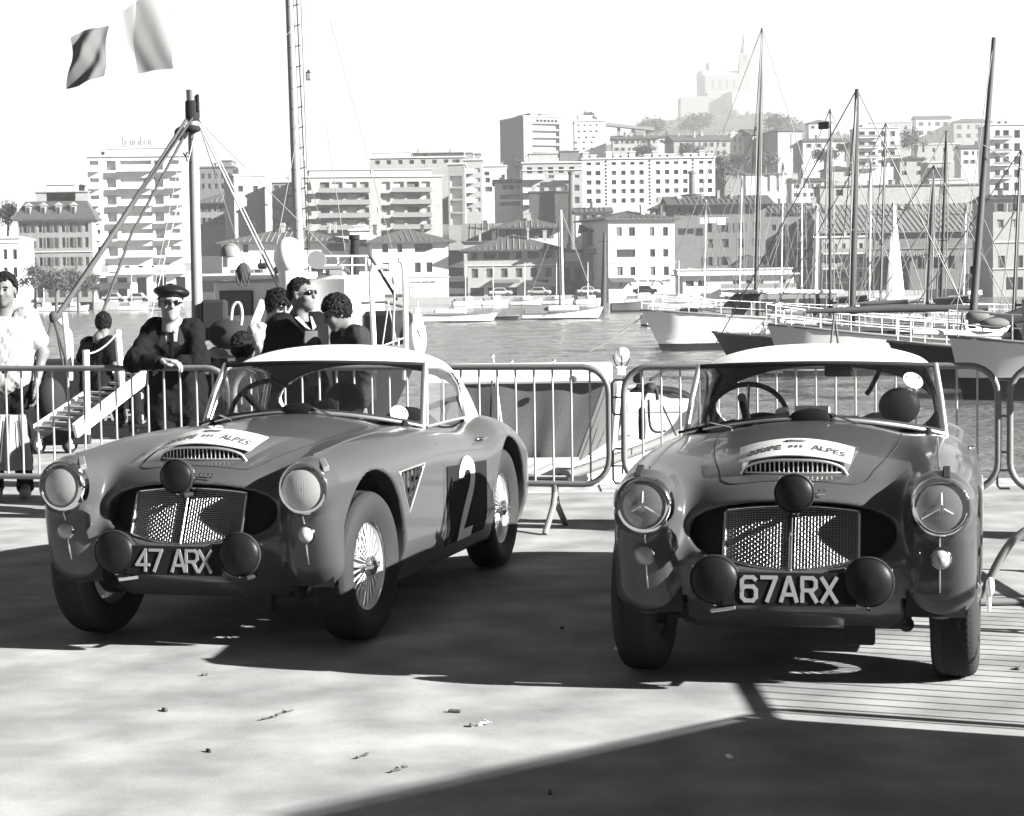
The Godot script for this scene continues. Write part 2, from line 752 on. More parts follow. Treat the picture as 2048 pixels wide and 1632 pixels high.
func car_tables() -> void:
	tB = table([[-3.5, .50], [-3.3, .62], [-3.1, .72], [-2.8, .79], [-2.4, .83], [-1.8, .87], [-1.25, .925], [-.95, .955], [-.5, .925], [0, .885], [.3, .83], [.45, .782], [.55, .73], [.7, .62]], -3.5, .8)
	tFy = table([[-3.5, .42], [-3.2, .47], [-2.9, .56], [-2.5, .645], [-2.15, .672], [-1.8, .640], [-1.4, .662], [-.9, .69], [-.5, .71], [-.1, .72], [.2, .725], [.5, .729], [.7, .729]], -3.5, .8)
	tFr = table([[-3.5, .12], [-3.2, .16], [-2.9, .18], [-2.5, .19], [-2.15, .195], [-1.8, .19], [-1.4, .195], [-.9, .193], [-.5, .185], [-.1, .168], [.2, .145], [.5, .122], [.7, .11]], -3.5, .8)
	tFx = table([[-3.5, .34], [-3.2, .44], [-2.9, .53], [-2.5, .563], [-2.15, .566], [-1.8, .56], [-1.4, .55], [-.9, .548], [-.5, .55], [-.1, .555], [.2, .56], [.5, .562], [.7, .562]], -3.5, .8)
	tW = table([[-3.5, .40], [-3.2, .55], [-2.9, .66], [-2.4, .70], [-1.2, .70], [-.5, .69], [0, .66], [.3, .62], [.7, .56]], -3.5, .8)
	tT = table([[-3.5, .5], [-2.40, .72], [-2.34, .84], [-2.27, .97], [-2.18, 1.085], [-2.08, 1.17], [-1.95, 1.235], [-1.78, 1.27], [-1.6, 1.28], [-1.4, 1.256], [-1.25, 1.218], [-1.1, 1.16], [.8, .5]], -3.5, .8)

func body_sdf(p: Vector3) -> float:
	var x := absf(p.x)
	var y := p.y
	var z := p.z
	# centre hull
	var zf := .578 - .98 * x * x
	if y > .5:
		zf -= 1.25 * (y - .5) * (y - .5)
	elif y < .49:
		zf -= .35 * (.49 - y) + 1.6 * (.49 - y) * (.49 - y)
	var hull := smax(y - (tz(tB, z) - .34 * x * x), x - tz(tW, z), .10)
	hull = smax(hull, z - zf, .10)
	hull = smax(hull, (.20 + .11 * smoothstep(.1, .5, z)) - y, .05)
	# wings: an upright rounded column section that runs the whole length
	var fr := tz(tFr, z)
	var fy := tz(tFy, z)
	var dy := y - clampf(y, minf(.40, fy), fy)
	var dx := x - tz(tFx, z)
	var wing := sqrt(dx * dx + dy * dy) - fr
	var cap := .485
	if y < .6:
		cap -= .12 * (.6 - y) + .5 * (.6 - y) * (.6 - y)
	wing = smax(wing, z - cap, .10)
	var d := smin(hull, wing, .085)
	d = smax(d, -3.30 - z, .2)
	# headlamp cowl
	var hx := x - .562
	var hy := y - .729
	var lamp := maxf(sqrt(hx * hx + hy * hy) - .112, absf(z - .40) - .105)
	d = smin(d, lamp, .035)
	# mouth
	var mo := (pow(pow(x / .395, 2.2) + pow(absf(y - .613) / .127, 2.4), .43) - 1.0) * .13
	d = smax(d, -maxf(mo, .27 - z), .03)
	# wheel arches
	var ay := y - .362
	var arch := sqrt(z * z + ay * ay) - .402
	var zr := z + 2.337
	var arch2 := sqrt(zr * zr + ay * ay) - .375
	arch = maxf(arch, z - .352)
	d = smax(d, -maxf(minf(arch, arch2), .42 - x), .012)
	# side vent
	if x > .55 and z < -.25 and z > -.78:
		var e0 := y - .731                                   # under the top edge
		var e1 := (.727 - y) * .517 - (-.325 - z) * .856     # behind the front edge
		var e2 := (.735 - y) * .758 - (z + .70) * .652       # before the rear edge
		var tri := maxf(e0, maxf(e1, e2)) + .004
		d = maxf(d, -maxf(tri, tz(tFx, z) + tz(tFr, z) - .045 - x))
	# cockpit and underside hollow
	var cab := maxf(maxf(absf(z + 1.72) - .62, x - .56), .5 - y)
	d = smax(d, -cab, .03)
	return d

func top_sdf(p: Vector3) -> float:
	var x := absf(p.x)
	var roof := p.y - (tz(tT, p.z) - .16 * x * x - .55 * x * x * x * x)
	var side := x - (.605 - .16 * (p.y - .86))
	return smax(roof, side, .09)

func top_shell(p: Vector3) -> float:
	var o := top_sdf(p)
	var x := absf(p.x)
	var d := maxf(o, -(o + .022))
	# front edge and side windows
	var zw := -1.235 - .43 * x * x
	d = maxf(d, p.z - zw)
	var rail := 1.192 - .055 * x * x - .10 * maxf(0.0, -1.42 - p.z) - .25 * pow(maxf(0.0, -1.7 - p.z), 2.0)
	var open := smax(p.y - rail, (-1.97 - .10 * (p.y - .9)) - p.z, .10)
	d = maxf(d, -open)
	# rear window
	var rw := (pow(x / .55, 2.0) + pow(absf(p.y - .94) / .215, 2.0) - 1.0) * .08
	d = maxf(d, -maxf(rw, p.z + 2.0))
	return maxf(d, .83 - p.y)

func surf_y(x: float, z: float) -> float:       # body height at a plan point
	var lo := .5
	var hi := 1.05
	for k in 18:
		var m := (lo + hi) * .5
		if body_sdf(Vector3(x, m, z)) > 0.0:
			hi = m
		else:
			lo = m
	return hi

func col_x(z: float) -> float:
	return tz(tFx, z) + tz(tFr, z)

func surf_x(y: float, z: float) -> float:
	var lo := .3
	var hi := .85
	for k in 18:
		var m := (lo + hi) * .5
		if body_sdf(Vector3(m, y, z)) > 0.0:
			hi = m
		else:
			lo = m
	return hi

func surf_z(x: float, y: float, lo := .1) -> float:
	var hi := .75
	for k in 18:
		var m := (lo + hi) * .5
		if body_sdf(Vector3(x, y, m)) > 0.0:
			hi = m
		else:
			lo = m
	return hi

func screen_pt(u: float, v: float) -> Vector3:      # windscreen, u -1..1, v 0..1
	var bot := Vector3(.598 * u, .962 - .085 * u * u, -.955 - .21 * u * u)
	var top := Vector3(.548 * u, 1.205 - .018 * u * u, -1.245 - .13 * u * u)
	var p := bot.lerp(top, v)
	p.z += .05 * v * (1.0 - v)
	return p

func tyre_mesh() -> MB:
	var prof := [[-.052, .198], [-.068, .225], [-.077, .262], [-.076, .290], [-.068, .315], [-.058, .327], [-.048, .332], [-.040, .334], [-.034, .334], [-.026, .335], [-.018, .335], [-.010, .336], [-.002, .336], [.006, .336], [.014, .335], [.022, .335], [.030, .334], [.038, .334], [.048, .332], [.058, .327], [.068, .315], [.076, .290], [.077, .262], [.068, .225], [.052, .198]]
	var mb := MB.new()
	var nt := 288
	var fn := func(u: float, v: float) -> Vector3:
		var i := int(round(u * (prof.size() - 1)))
		var a: float = prof[i][0] * 1.18
		var r: float = prof[i][1]
		var ph := v * 72.0
		var zig := absf(fposmod(ph, 1.0) - .5) * 2.0 - .5
		if i >= 5 and i <= 19:
			if i % 2 == 0 and i > 6 and i < 18:
				r -= .011
			if i >= 7 and i <= 17:
				a += zig * .011
			elif fposmod(ph * 2.0, 1.0) < .3:
				r -= .005
		var th := v * TAU
		return Vector3(a, cos(th) * r, sin(th) * r)
	mb.grid(fn, prof.size() - 1, nt, false)
	return mb

func make_wheel(parent: Node3D, xf: Transform3D) -> Node3D:
	var w := Node3D.new()
	w.name = "wheel"
	parent.add_child(w, true)
	w.transform = xf
	var side := Transform3D(Basis(Vector3(0, 1, 0), Vector3(1, 0, 0), Vector3(0, 0, 1)), Vector3.ZERO)   # lathe y -> x
	part_mesh("tyre", M.tyre_mesh, M.tyre, w)
	part_mesh("rim", M.rim_mesh, M.silver, w)
	stuff(part_mesh("spokes", M.spoke_mesh, M.silver, w))
	part_mesh("hub", M.hub_mesh, M.chrome, w)
	part_mesh("brake_drum", M.drum_mesh, M.under, w)
	return w

func wheel_meshes() -> void:
	var side := Transform3D(Basis(Vector3(0, 1, 0), Vector3(1, 0, 0), Vector3(0, 0, -1)), Vector3.ZERO)
	M.tyre_mesh = tyre_mesh().mesh()
	M.rim_mesh = MB.new().lathe([Vector2(.198, -.058), Vector2(.206, -.056), Vector2(.207, -.050), Vector2(.196, -.046), Vector2(.190, -.03), Vector2(.176, -.02), Vector2(.176, .015), Vector2(.188, .03), Vector2(.194, .046), Vector2(.206, .050), Vector2(.2075, .056), Vector2(.203, .060), Vector2(.199, .057)], 56, side).mesh()
	var sp := MB.new()
	for k in 24:
		var a := TAU * k / 24.0
		for q in [[.030, .060, .16, .188, .030, .22], [.030, .060, -.16, .188, .030, -.22], [.045, -.01, .1, .177, -.012, .2], [.045, -.01, -.1, .177, -.012, -.2]]:
			var a0: float = a + q[2] * (2.0 if q[0] < .04 else 1.2)
			var a1: float = a + q[5] + PI / 24.0
			sp.tube([Vector3(q[1], cos(a0) * q[0], sin(a0) * q[0]), Vector3(q[4], cos(a1) * q[3], sin(a1) * q[3])], .0026, 5)
	M.spoke_mesh = sp.mesh()
	var hub := MB.new().lathe([Vector2(.05, -.04), Vector2(.05, -.02), Vector2(.034, .0), Vector2(.034, .066), Vector2(.045, .068), Vector2(.045, .082), Vector2(.034, .09), Vector2(.02, .097), Vector2(0, .10)], 28, side)
	for s in [-1.0, 1.0]:
		hub.box(Vector3(.086, .0, s * .055), Vector3(.014, .026, .05), Basis(Vector3.UP, -s * .35), .005)
	M.hub_mesh = hub.mesh()
	M.drum_mesh = MB.new().lathe([Vector2(0, -.05), Vector2(.15, -.05), Vector2(.15, -.10), Vector2(0, -.10)], 28, side).mesh()

func ring_on(fn: Callable, cnt: int, r: float, closed := true, sides := 6) -> MB:
	var pts := []
	for k in cnt:
		pts.append(fn.call(float(k) / (cnt if closed else cnt - 1)))
	return MB.new().tube(pts, r, sides, closed)

const STROKES := {
	"4": [[Vector2(.72, 0), Vector2(.72, 1), Vector2(.05, .28), Vector2(.98, .28)]],
	"7": [[Vector2(.05, 1), Vector2(.95, 1), Vector2(.40, 0)]],
	"6": [[Vector2(.92, .90), Vector2(.75, 1), Vector2(.25, 1), Vector2(.06, .86), Vector2(.06, .14), Vector2(.25, 0), Vector2(.75, 0), Vector2(.94, .14), Vector2(.94, .46), Vector2(.75, .60), Vector2(.25, .60), Vector2(.08, .48)]],
	"A": [[Vector2(.02, 0), Vector2(.46, 1), Vector2(.54, 1), Vector2(.98, 0)], [Vector2(.20, .28), Vector2(.80, .28)]],
	"R": [[Vector2(.08, 0), Vector2(.08, 1), Vector2(.72, 1), Vector2(.92, .88), Vector2(.92, .60), Vector2(.72, .47), Vector2(.10, .47)], [Vector2(.55, .47), Vector2(.95, 0)]],
	"X": [[Vector2(.05, 0), Vector2(.95, 1)], [Vector2(.05, 1), Vector2(.95, 0)]],
}

func make_car(label: String, plate: String, turn: float, pos: Vector3, second: bool) -> Node3D:
	var c := thing("sports_car", label, "car", pos, turn, "parked rally coupes")
	var zface := Basis()
	var fwd := Transform3D(Basis(Vector3(1, 0, 0), Vector3(0, 0, 1), Vector3(0, -1, 0)), Vector3.ZERO)     # lathe y -> +z
	part_mesh("body", M.body_mesh, M.paint, c)
	part_mesh("hardtop", M.top_mesh, M.white_paint, c)
	part_mesh("headlining", M.liner_mesh, M.cabin, c)
	# wheels
	for s in [-1.0, 1.0]:
		for z in [0.0, -2.337]:
			var steer := Basis(Vector3.UP, (-.05 if second else -.07)) if z == 0.0 else Basis()
			make_wheel(c, Transform3D(steer * Basis(Vector3.UP, 0.0 if s > 0 else PI), Vector3(.622 * s if z == 0.0 else .632 * s, .336, z)))
	# black undersealed wheel arches
	for s in [-1.0, 1.0]:
		for z in [0.0, -2.337]:
			var ra := .398 if z == 0.0 else .371
			var lo := -.28 if z == 0.0 else -.45
			var well := MB.new().grid(func(u, v): return Vector3(s * (.428 + .225 * v), .362 + sin(lo + (PI - lo * 1.6) * u) * ra * .995, z - cos(lo + (PI - lo * 1.6) * u) * ra * .995), 30, 2)
			var rim := []
			for k in 31:
				var a := lo + (PI - lo * 1.6) * k / 30.0
				rim.append(Vector3(s * .428, .362 + sin(a) * ra, z - cos(a) * ra))
			for k in 30:
				well.quad(Vector3(s * .428, .362, z), rim[k], rim[k + 1], rim[k + 1], Vector3(s, 0, 0))
			part("inner_arch", well, M.under, c)
	# windscreen
	part("windscreen", MB.new().grid(func(u, v): return screen_pt(u * 1.96 - .98, .02 + v * .96), 24, 8), M.glass, c)
	var fr := part("windscreen_frame", ring_on(func(t): return screen_pt(-1.0 + 2.0 * t, 0.0), 25, .011, false), M.alloy, c)
	for s in [-1.0, 1.0]:
		part("pillar", MB.new().tube([screen_pt(s, 0.0) - Vector3(0, .05, -.02), screen_pt(s, .5), screen_pt(s, 1.0)], .016, 8), M.alloy, fr)
	part("header_rail", ring_on(func(t): return screen_pt(-1.0 + 2.0 * t, .985), 25, .013, false), M.rubber, fr)
	part("rubber_seal", ring_on(func(t): return screen_pt(-.975 + 1.95 * t, .045) + Vector3(0, 0, .008), 25, .008, false), M.rubber, fr)
	# wipers
	for s in [-.36, .20]:
		var a := screen_pt(s / .6, 0.0) + Vector3(0, -.03, .05)
		var b := screen_pt(s / .6 - .18, .06) + Vector3(0, .01, .02)
		var w := part("wiper", MB.new().tube([a, a + Vector3(0, .022, .005), b], .005, 6), M.chrome, c)
		part("wiper_blade", MB.new().tube([screen_pt(s / .6 - .45, .05) + Vector3(0, 0, .014), screen_pt(s / .6 + .02, .07) + Vector3(0, 0, .014)], .007, 6), M.rubber, w)
	for s in [-1.0, 1.0]:
		# side window
		var g := PackedVector2Array([Vector2(-1.23, .872), Vector2(-1.40, 1.165), Vector2(-1.62, 1.155), Vector2(-1.80, 1.12), Vector2(-1.90, 1.05), Vector2(-1.955, .872)])
		var win := Node3D.new()
		win.name = "side_window"
		c.add_child(win, true)
		var face := MB.new()
		var pts := []
		for q in g:
			pts.append(Vector3(s * (.598 - .16 * (q.y - .86)), q.y, q.x))
		face.face(pts, Vector3(s, .16, 0).normalized())
		part("pane", face, M.glass, win)
		pts.append(pts[0])
		part("window_frame", MB.new().tube(pts, .009, 6), M.alloy, win)
		# door handle
		part("door_handle", MB.new().tube([Vector3(s * (surf_x(.76, -1.78) + .0), .765, -1.76), Vector3(s * (surf_x(.76, -1.78) + .025), .768, -1.78), Vector3(s * (surf_x(.76, -1.85) + .025), .766, -1.86)], .010, 8), M.chrome, c)
		# door gap
		var dg := []
		for q in [[.885, -1.01], [.80, -1.0], [.70, -1.00], [.60, -.998], [.50, -.995], [.40, -1.0], [.33, -1.03], [.30, -1.09], [.29, -1.2], [.285, -1.35], [.285, -1.5], [.29, -1.70], [.36, -1.85], [.45, -1.89], [.55, -1.92], [.78, -1.93], [.85, -1.93]]:
			dg.append(Vector3(s * (surf_x(q[0], q[1]) - .0015), q[0], q[1]))
		part("door_gap", MB.new().tube(dg, .0035, 5), M.rubber, c)
		# side vent: a tapering opening with upright louvres
		var vent := Node3D.new()
		vent.name = "wing_vent"
		c.add_child(vent, true)
		var vp := [Vector2(-.325, .727), Vector2(-.70, .735), Vector2(-.45, .52)]
		var ring := []
		for k in 3:
			for i in 8:
				var q: Vector2 = vp[k].lerp(vp[(k + 1) % 3], i / 8.0)
				ring.append(Vector3(s * (col_x(q.x) + .001), q.y, q.x))
		part("vent_trim", MB.new().tube(ring, .006, 6, true), M.alloy, vent)
		for k in 5:
			var zz := -.37 - .06 * k
			var low := .545 + .19 * maxf(0.0, (-zz - .45) / .25) if zz < -.45 else .527 + .2 * (zz + .45) / .125
			var a := Vector3(s * (col_x(zz) - .004), .72, zz)
			var b := Vector3(s * (col_x(zz) - .004), low, zz)
			part("louvre", MB.new().box((a + b) * .5, Vector3(.003, (a - b).length(), .034), Basis(Vector3.UP, s * .5), .001), M.paint, vent)
		# headlamp
		var hl := Node3D.new()
		hl.name = "headlamp"
		c.add_child(hl, true)
		hl.position = Vector3(.562 * s, .729, .502)
		hl.rotation = Vector3(-.04, .10 * s, 0)
		part("lamp_rim", MB.new().lathe([Vector2(.116, -.04), Vector2(.114, -.012), Vector2(.108, .004), Vector2(.100, .012), Vector2(.092, .012), Vector2(.089, .004), Vector2(.089, -.02)], 48, fwd), M.chrome, hl)
		part("reflector", MB.new().lathe([Vector2(.016, -.082), Vector2(.035, -.076), Vector2(.055, -.062), Vector2(.072, -.042), Vector2(.084, -.020), Vector2(.090, -.002)], 40, fwd, .2), M.mirror, hl)
		part("bulb_shield", MB.new().ball(Vector3(0, 0, -.035), Vector3(.016, .016, .024)), M.chrome, hl)
		if second:
			for k in 3:
				var a := PI / 2 + TAU * k / 3.0
				part("tripod_bar", MB.new().tube([Vector3(cos(a) * .010, sin(a) * .010, .012), Vector3(cos(a) * .084, sin(a) * .084, .0)], .0030, 6), M.silver, hl)
		part("lens", MB.new().grid(func(u, v):
			var r: float = .091 * v
			var a: float = u * TAU
			var px: float = cos(a) * r
			var dz: float = .030 * (1.0 - pow(v, 2.2)) + .0006 * cos(px * 620.0) * (1.0 - pow(v, 6.0))
			return Vector3(px, sin(a) * r, .002 + dz), 72, 22), M.lens_clear if second else M.lens, hl)
		# clip above the lamp that carries the stone guard
		var br := Vector3(.562 * s, .729, .502) + (Vector3(.02 * s, .12, -.055) if second else Vector3(.075, .10, -.055))
		part("lamp_clip", MB.new().box(br, Vector3(.028, .026, .10), Basis(Vector3.RIGHT, .35) * Basis(Vector3.UP, 0.0 if second else .5), .004), M.black if second else M.alloy, c)
		# side lamp
		var sl := Node3D.new()
		sl.name = "side_lamp"
		c.add_child(sl, true)
		sl.position = Vector3(.561 * s, .532, surf_z(.561, .532) - .002)
		part("lamp_rim", MB.new().lathe([Vector2(.042, -.01), Vector2(.041, .008), Vector2(.036, .014), Vector2(.033, .01)], 28, fwd), M.chrome, sl)
		part("lens", MB.new().lathe([Vector2(.035, .008), Vector2(.03, .022), Vector2(.018, .032), Vector2(0, .036)], 28, fwd, .2), M.milk, sl)
		# beading strip of the wing, above and below the lamp
		var bead := []
		for z in [.36, .25, .1, -.1, -.3, -.5, -.7, -.88]:
			bead.append(Vector3(.555 * s, surf_y(.555, z) + .0015, z))
		part("wing_beading", MB.new().tube(curve3(bead, 4), .004, 6), M.paint, c)
		var low := []
		for y in [.615, .58, .49, .45, .40, .35, .30]:
			if absf(y - .532) > .04:
				low.append(Vector3(.556 * s, y, surf_z(.556, y) + .001))
		part("front_beading", MB.new().tube([low[0], low[1]], .0035, 6), M.alloy, c)
		part("front_beading", MB.new().tube(low.slice(2), .0035, 6), M.alloy, c)
	# bonnet outline
	var out := []
	for q in [[.40, -.86], [.385, -.5], [.345, -.1], [.305, .15], [.285, .27], [.262, .322], [.215, .352], [.1, .362], [0, .365]]:
		out.append(Vector3(q[0], surf_y(q[0], q[1]) - .0005, q[1]))
	out = curve3(out, 5)
	for k in range(out.size() - 2, -1, -1):
		out.append(out[k] * Vector3(-1, 1, 1))
	part("bonnet_gap", MB.new().tube(out, .0038, 5), M.rubber, c)
	# bonnet air scoop
	var sc := Node3D.new()
	sc.name = "air_scoop"
	c.add_child(sc, true)
	var hump := func(u: float, v: float) -> Vector3:
		var x := (u * 2.0 - 1.0)
		var z := .300 - v * .62
		var w := .205 + .05 * v
		var h := .060 * (1.0 - pow(v, 1.5)) * pow(1.0 - pow(absf(x), 3.0), .55)
		z -= .05 * x * x * (1.0 - v)
		return Vector3(x * w, surf_y(x * w, z) + h - .003, z)
	part("scoop_skin", MB.new().grid(hump, 28, 20), M.paint, sc)
	part("scoop_lip", ring_on(func(t): return hump.call(t, 0.0) + Vector3(0, 0, .002), 29, .0065, false), M.alloy, sc)
	part("scoop_sill", ring_on(func(t): return Vector3(-.20 + .4 * t, surf_y(.2 - .4 * t, .295 - .05 * pow(2 * t - 1, 2.0)) + .004, .297 - .05 * pow(2 * t - 1, 2.0)), 21, .005, false), M.alloy, sc)
	var dark_sheet := MB.new()
	for k in 16:
		var a: Vector3 = hump.call(.03 + .94 * k / 16.0, .0) - Vector3(0, .004, .03)
		var b: Vector3 = hump.call(.03 + .94 * (k + 1) / 16.0, .0) - Vector3(0, .004, .03)
		dark_sheet.quad(a, b, Vector3(b.x, b.y - .07, b.z), Vector3(a.x, a.y - .07, a.z), Vector3(0, 0, 1))
	part("scoop_shade_sheet", dark_sheet, M.black, sc)  # black sheet set in the scoop mouth, standing for its inner shade
	for k in 21:
		var t := .05 + .9 * k / 20.0
		var a: Vector3 = hump.call(t, 0.0) + Vector3(0, -.004, -.012)
		var b := Vector3(a.x, surf_y(a.x, a.z), a.z)
		if a.y - b.y > .012:
			part("scoop_slat", MB.new().box((a + b) * .5, Vector3(.0045, a.y - b.y, .014), Basis(), .001), M.alloy, sc)
	# rally plate over the scoop
	var pl := func(u: float, v: float) -> Vector3:
		var x := u * 2.0 - 1.0
		var z := .292 - .05 * x * x - v * .21
		var w := .218 + .01 * v
		return Vector3(x * w, surf_y(x * .20, z) + .073 - .036 * x * x + .008 * v, z)
	var rp := part("rally_plate", MB.new().slab(pl, 24, 8, .004), M.plate_card, c)
	var words := "COUPE DES ALPES"
	var wx := [-.86, -.73, -.60, -.475, -.36, -.23, -.135, -.045, .04, .18, .30, .415, .53, .645, .76]
	for k in words.length():
		if words[k] == " ":
			continue
		var small := k >= 6 and k <= 8
		var u: float = (wx[k] + 1.07) * .5
		var v: float = .44 - .16 * wx[k] * wx[k]
		var o: Vector3 = pl.call(u, v)
		var ex: Vector3 = (pl.call(u + .02, v) - o).normalized()
		var ez: Vector3 = (pl.call(u, v + .05) - o).normalized()
		var b := Basis(ex, ez, ex.cross(ez).normalized())
		part_mesh("letter", letters(words[k], .026 if small else .053, .002), M.ink, rp, Transform3D(Basis(b.x, b.y * 1.5, b.z), o + b.z * .0035))
	var ov: Vector3 = pl.call(.5, .80)
	part("oval_badge", ring_on(func(t): return ov + Vector3(cos(t * TAU) * .038, .003 + sin(t * TAU) * .000, -sin(t * TAU) * .020), 24, .003), M.ink, rp)
	part_mesh("letter", letters("ESSO", .024, .002), M.ink, rp, Transform3D(Basis(Vector3.RIGHT, -1.45), ov + Vector3(0, .005, .002)))
	# grille
	var gr := Node3D.new()
	gr.name = "grille"
	c.add_child(gr, true)
	var gp := func(x: float, y: float) -> Vector3:
		var top := Vector3(x, .715 - .30 * x * x, .405 - .5 * x * x)
		var bot := Vector3(x, .492 + .50 * x * x, .515 - .95 * x * x)
		return bot.lerp(top, y)
	var back := MB.new().grid(func(u, v): return gp.call(-.40 + .80 * u, -.15 + 1.3 * v) - Vector3(0, 0, .05), 16, 6)
	part("shade_backing", back, M.black, gr)  # black sheet behind the mesh stands for the shaded recess
	var mesh := MB.new()
	for s in [-1.0, 1.0]:
		for i in 20:
			var x: float = s * (.016 + .0122 * i)
			mesh.tube([gp.call(x, .0), gp.call(x, .5), gp.call(x, 1.0)], .0021, 4)
		for j in 24:
			var row := []
			for i in 21:
				row.append(gp.call(s * (.016 + .0122 * i), (j + .5) / 24.0) + Vector3(0, 0, .0028 if i % 2 == j % 2 else -.0022))
			mesh.tube(row, .0027, 4)
	stuff(part("mesh_weave", mesh, M.chrome_dull, gr))
	for x in [-.257, 0.0, .257]:
		var a: Vector3 = gp.call(x, -.03)
		var b: Vector3 = gp.call(x, 1.03)
		part("grille_bar", MB.new().box((a + b) * .5 + Vector3(0, 0, .006), Vector3(.013, (a - b).length(), .014), Basis(Vector3.RIGHT, -atan2((a - b).z, (b - a).y)), .003), M.chrome, gr)
	part("frame_edge", ring_on(func(t): return gp.call(-.257 + .514 * t, -.02), 13, .006, false), M.chrome, gr)
	part("frame_edge", ring_on(func(t): return gp.call(-.257 + .514 * t, 1.02), 13, .006, false), M.chrome, gr)
	# maker's badge on the nose, wings and a flash
	var bz := surf_z(.07, .765, .2)
	var badge := MB.new().box(Vector3(.085, .772, bz + .008), Vector3(.10, .007, .005), Basis(Vector3.RIGHT, -.8), .002)
	for k in 5:
		badge.box(Vector3(.045 + .02 * k, .784, bz - .003), Vector3(.012, .012, .004), Basis(Vector3.RIGHT, -.8) * Basis(Vector3.BACK, .4), .001)
	part("nose_badge", badge, M.chrome, c)
	# lamps in black covers
	for q in [[.022, .788, .590, .071, 0], [-.280, .455, .575, .090, 1], [.295, .455, .575, .090, 1]]:
		var fl := Node3D.new()
		fl.name = "fog_lamp"
		c.add_child(fl, true)
		fl.position = Vector3(q[0], q[1], q[2])
		var r: float = q[3]
		var cv := MB.new().lathe([Vector2(r * .35, -r * 1.0), Vector2(r * .80, -r * .62), Vector2(r, -r * .12), Vector2(r * 1.04, 0), Vector2(r, r * .12), Vector2(r * .86, r * .28), Vector2(r * .5, r * .42), Vector2(0, r * .47)], 40, fwd, .2)
		part("cover", cv, M.cover, fl)
		part("cover_rim", MB.new().lathe([Vector2(r * 1.03, -.012), Vector2(r * 1.075, 0), Vector2(r * 1.03, .012)], 40, fwd, .0), M.rubber, fl)
		part("lamp_shell", MB.new().lathe([Vector2(r * .98, -.03), Vector2(r * 1.06, -.022), Vector2(r * 1.03, -.014)], 40, fwd, .0), M.chrome, fl)
		part("bracket", MB.new().tube([Vector3(0, -r * .5, -.05), Vector3(0, -r * 1.25, -.07), Vector3(0, -r * 1.3, -.17)], .011, 8), M.under, fl)
		for k in 3:
			part("clip", MB.new().box(Vector3(cos(k * 2.1 + .5) * r * 1.05, sin(k * 2.1 + .5) * r * 1.05, -.01), Vector3(.012, .012, .02), Basis(Vector3.BACK, k * 2.1), .003), M.chrome, fl)
	# number plate
	var np := part("number_plate", MB.new().box(Vector3(0, .425, .590), Vector3(.50 if second else .44, .125, .006), Basis(Vector3.RIGHT, -.06), .002), M.black_plate, c)
	var pb := Basis(Vector3.RIGHT, -.06)
	var wide := .375 if second else .365
	var per := wide / plate.length()
	for k in plate.length():
		if plate[k] == " ":
			continue
		var w: float = (per * (1.25 if plate.length() > 5 else 1.0)) * .80
		var x := -wide * .5 + per * (k + .5) + (0.0 if plate.length() < 6 else (.008 if k < 2 else -.008))
		var ch := MB.new()
		var seg := 0
		for line in STROKES[plate[k]]:
			for i in line.size() - 1:
				var p := Vector3((line[i].x - .5) * w, (line[i].y - .5) * .088, 0)
				var q := Vector3((line[i + 1].x - .5) * w, (line[i + 1].y - .5) * .088, 0)
				var d := (q - p).normalized()
				seg += 1
				ch.box((p + q) * .5, Vector3((q - p).length() + .010, .0145 if second else .0125, .003 + .0003 * seg), Basis(d, Vector3(-d.y, d.x, 0), Vector3(0, 0, 1)))
		part("plate_letter", ch, M.plate_white, np, Transform3D(pb, Vector3(x, .425, .595)))
	# what hangs under the nose
	var un := MB.new().box(Vector3(0, .28, .16), Vector3(.9, .10, .16), Basis(), .02)
	part("crossmember", un, M.under, c)
	part("sump_guard", MB.new().box(Vector3(.25, .21, .22), Vector3(.12, .11, .05), Basis(), .008), M.under, c)
	part("tie_rod", MB.new().tube([Vector3(-.5, .25, .16), Vector3(.2, .235, .22), Vector3(.45, .235, .2)], .013, 8).ball(Vector3(.43, .235, .205), Vector3(.03, .03, .03), 10, 8), M.under, c)
	part("axle_beam", MB.new().box(Vector3(0, .30, 0), Vector3(1.0, .07, .10), Basis(), .02), M.under, c)
	part("bumper_iron", MB.new().box(Vector3(-.26, .33, .47), Vector3(.10, .018, .05), Basis(Vector3.BACK, .15), .004), M.chrome, c)
	part("exhaust_pipe", MB.new().tube([Vector3(-.3, .19, -.4), Vector3(-.32, .17, -2.0), Vector3(-.35, .2, -3.3)], .03, 10), M.under, c)
	# cabin
	part("dashboard", MB.new().box(Vector3(0, .845, -1.13), Vector3(1.1, .14, .10), Basis(Vector3.RIGHT, .2), .03), M.cabin, c)
	part("cabin_floor", MB.new().box(Vector3(0, .52, -1.7), Vector3(1.1, .04, 1.2)), M.cabin, c)
	for s in [-1.0, 1.0]:
		var seat := Node3D.new()
		seat.name = "seat"
		c.add_child(seat, true)
		part("backrest", MB.new().ball(Vector3(.29 * s, .70, -1.95), Vector3(.21, .24, .08), 20, 12, Basis(Vector3.RIGHT, .25)), M.leather, seat)
		part("cushion", MB.new().box(Vector3(.29 * s, .58, -1.72), Vector3(.44, .12, .44), Basis(), .05), M.leather, seat)
	var sw := Node3D.new()
	sw.name = "steering_wheel"
	c.add_child(sw, true)
	sw.position = Vector3(-.32, .93, -1.33)
	sw.rotation.x = -.5
	part("wheel_ring", ring_on(func(t): return Vector3(cos(t * TAU) * .19, sin(t * TAU) * .19, 0), 36, .013), M.cabin, sw)
	for k in 3:
		part("wheel_spoke", MB.new().tube([Vector3.ZERO, Vector3(cos(PI / 2 + k * TAU / 3) * .185, sin(PI / 2 + k * TAU / 3) * .185, 0)], .009, 6), M.chrome, sw)
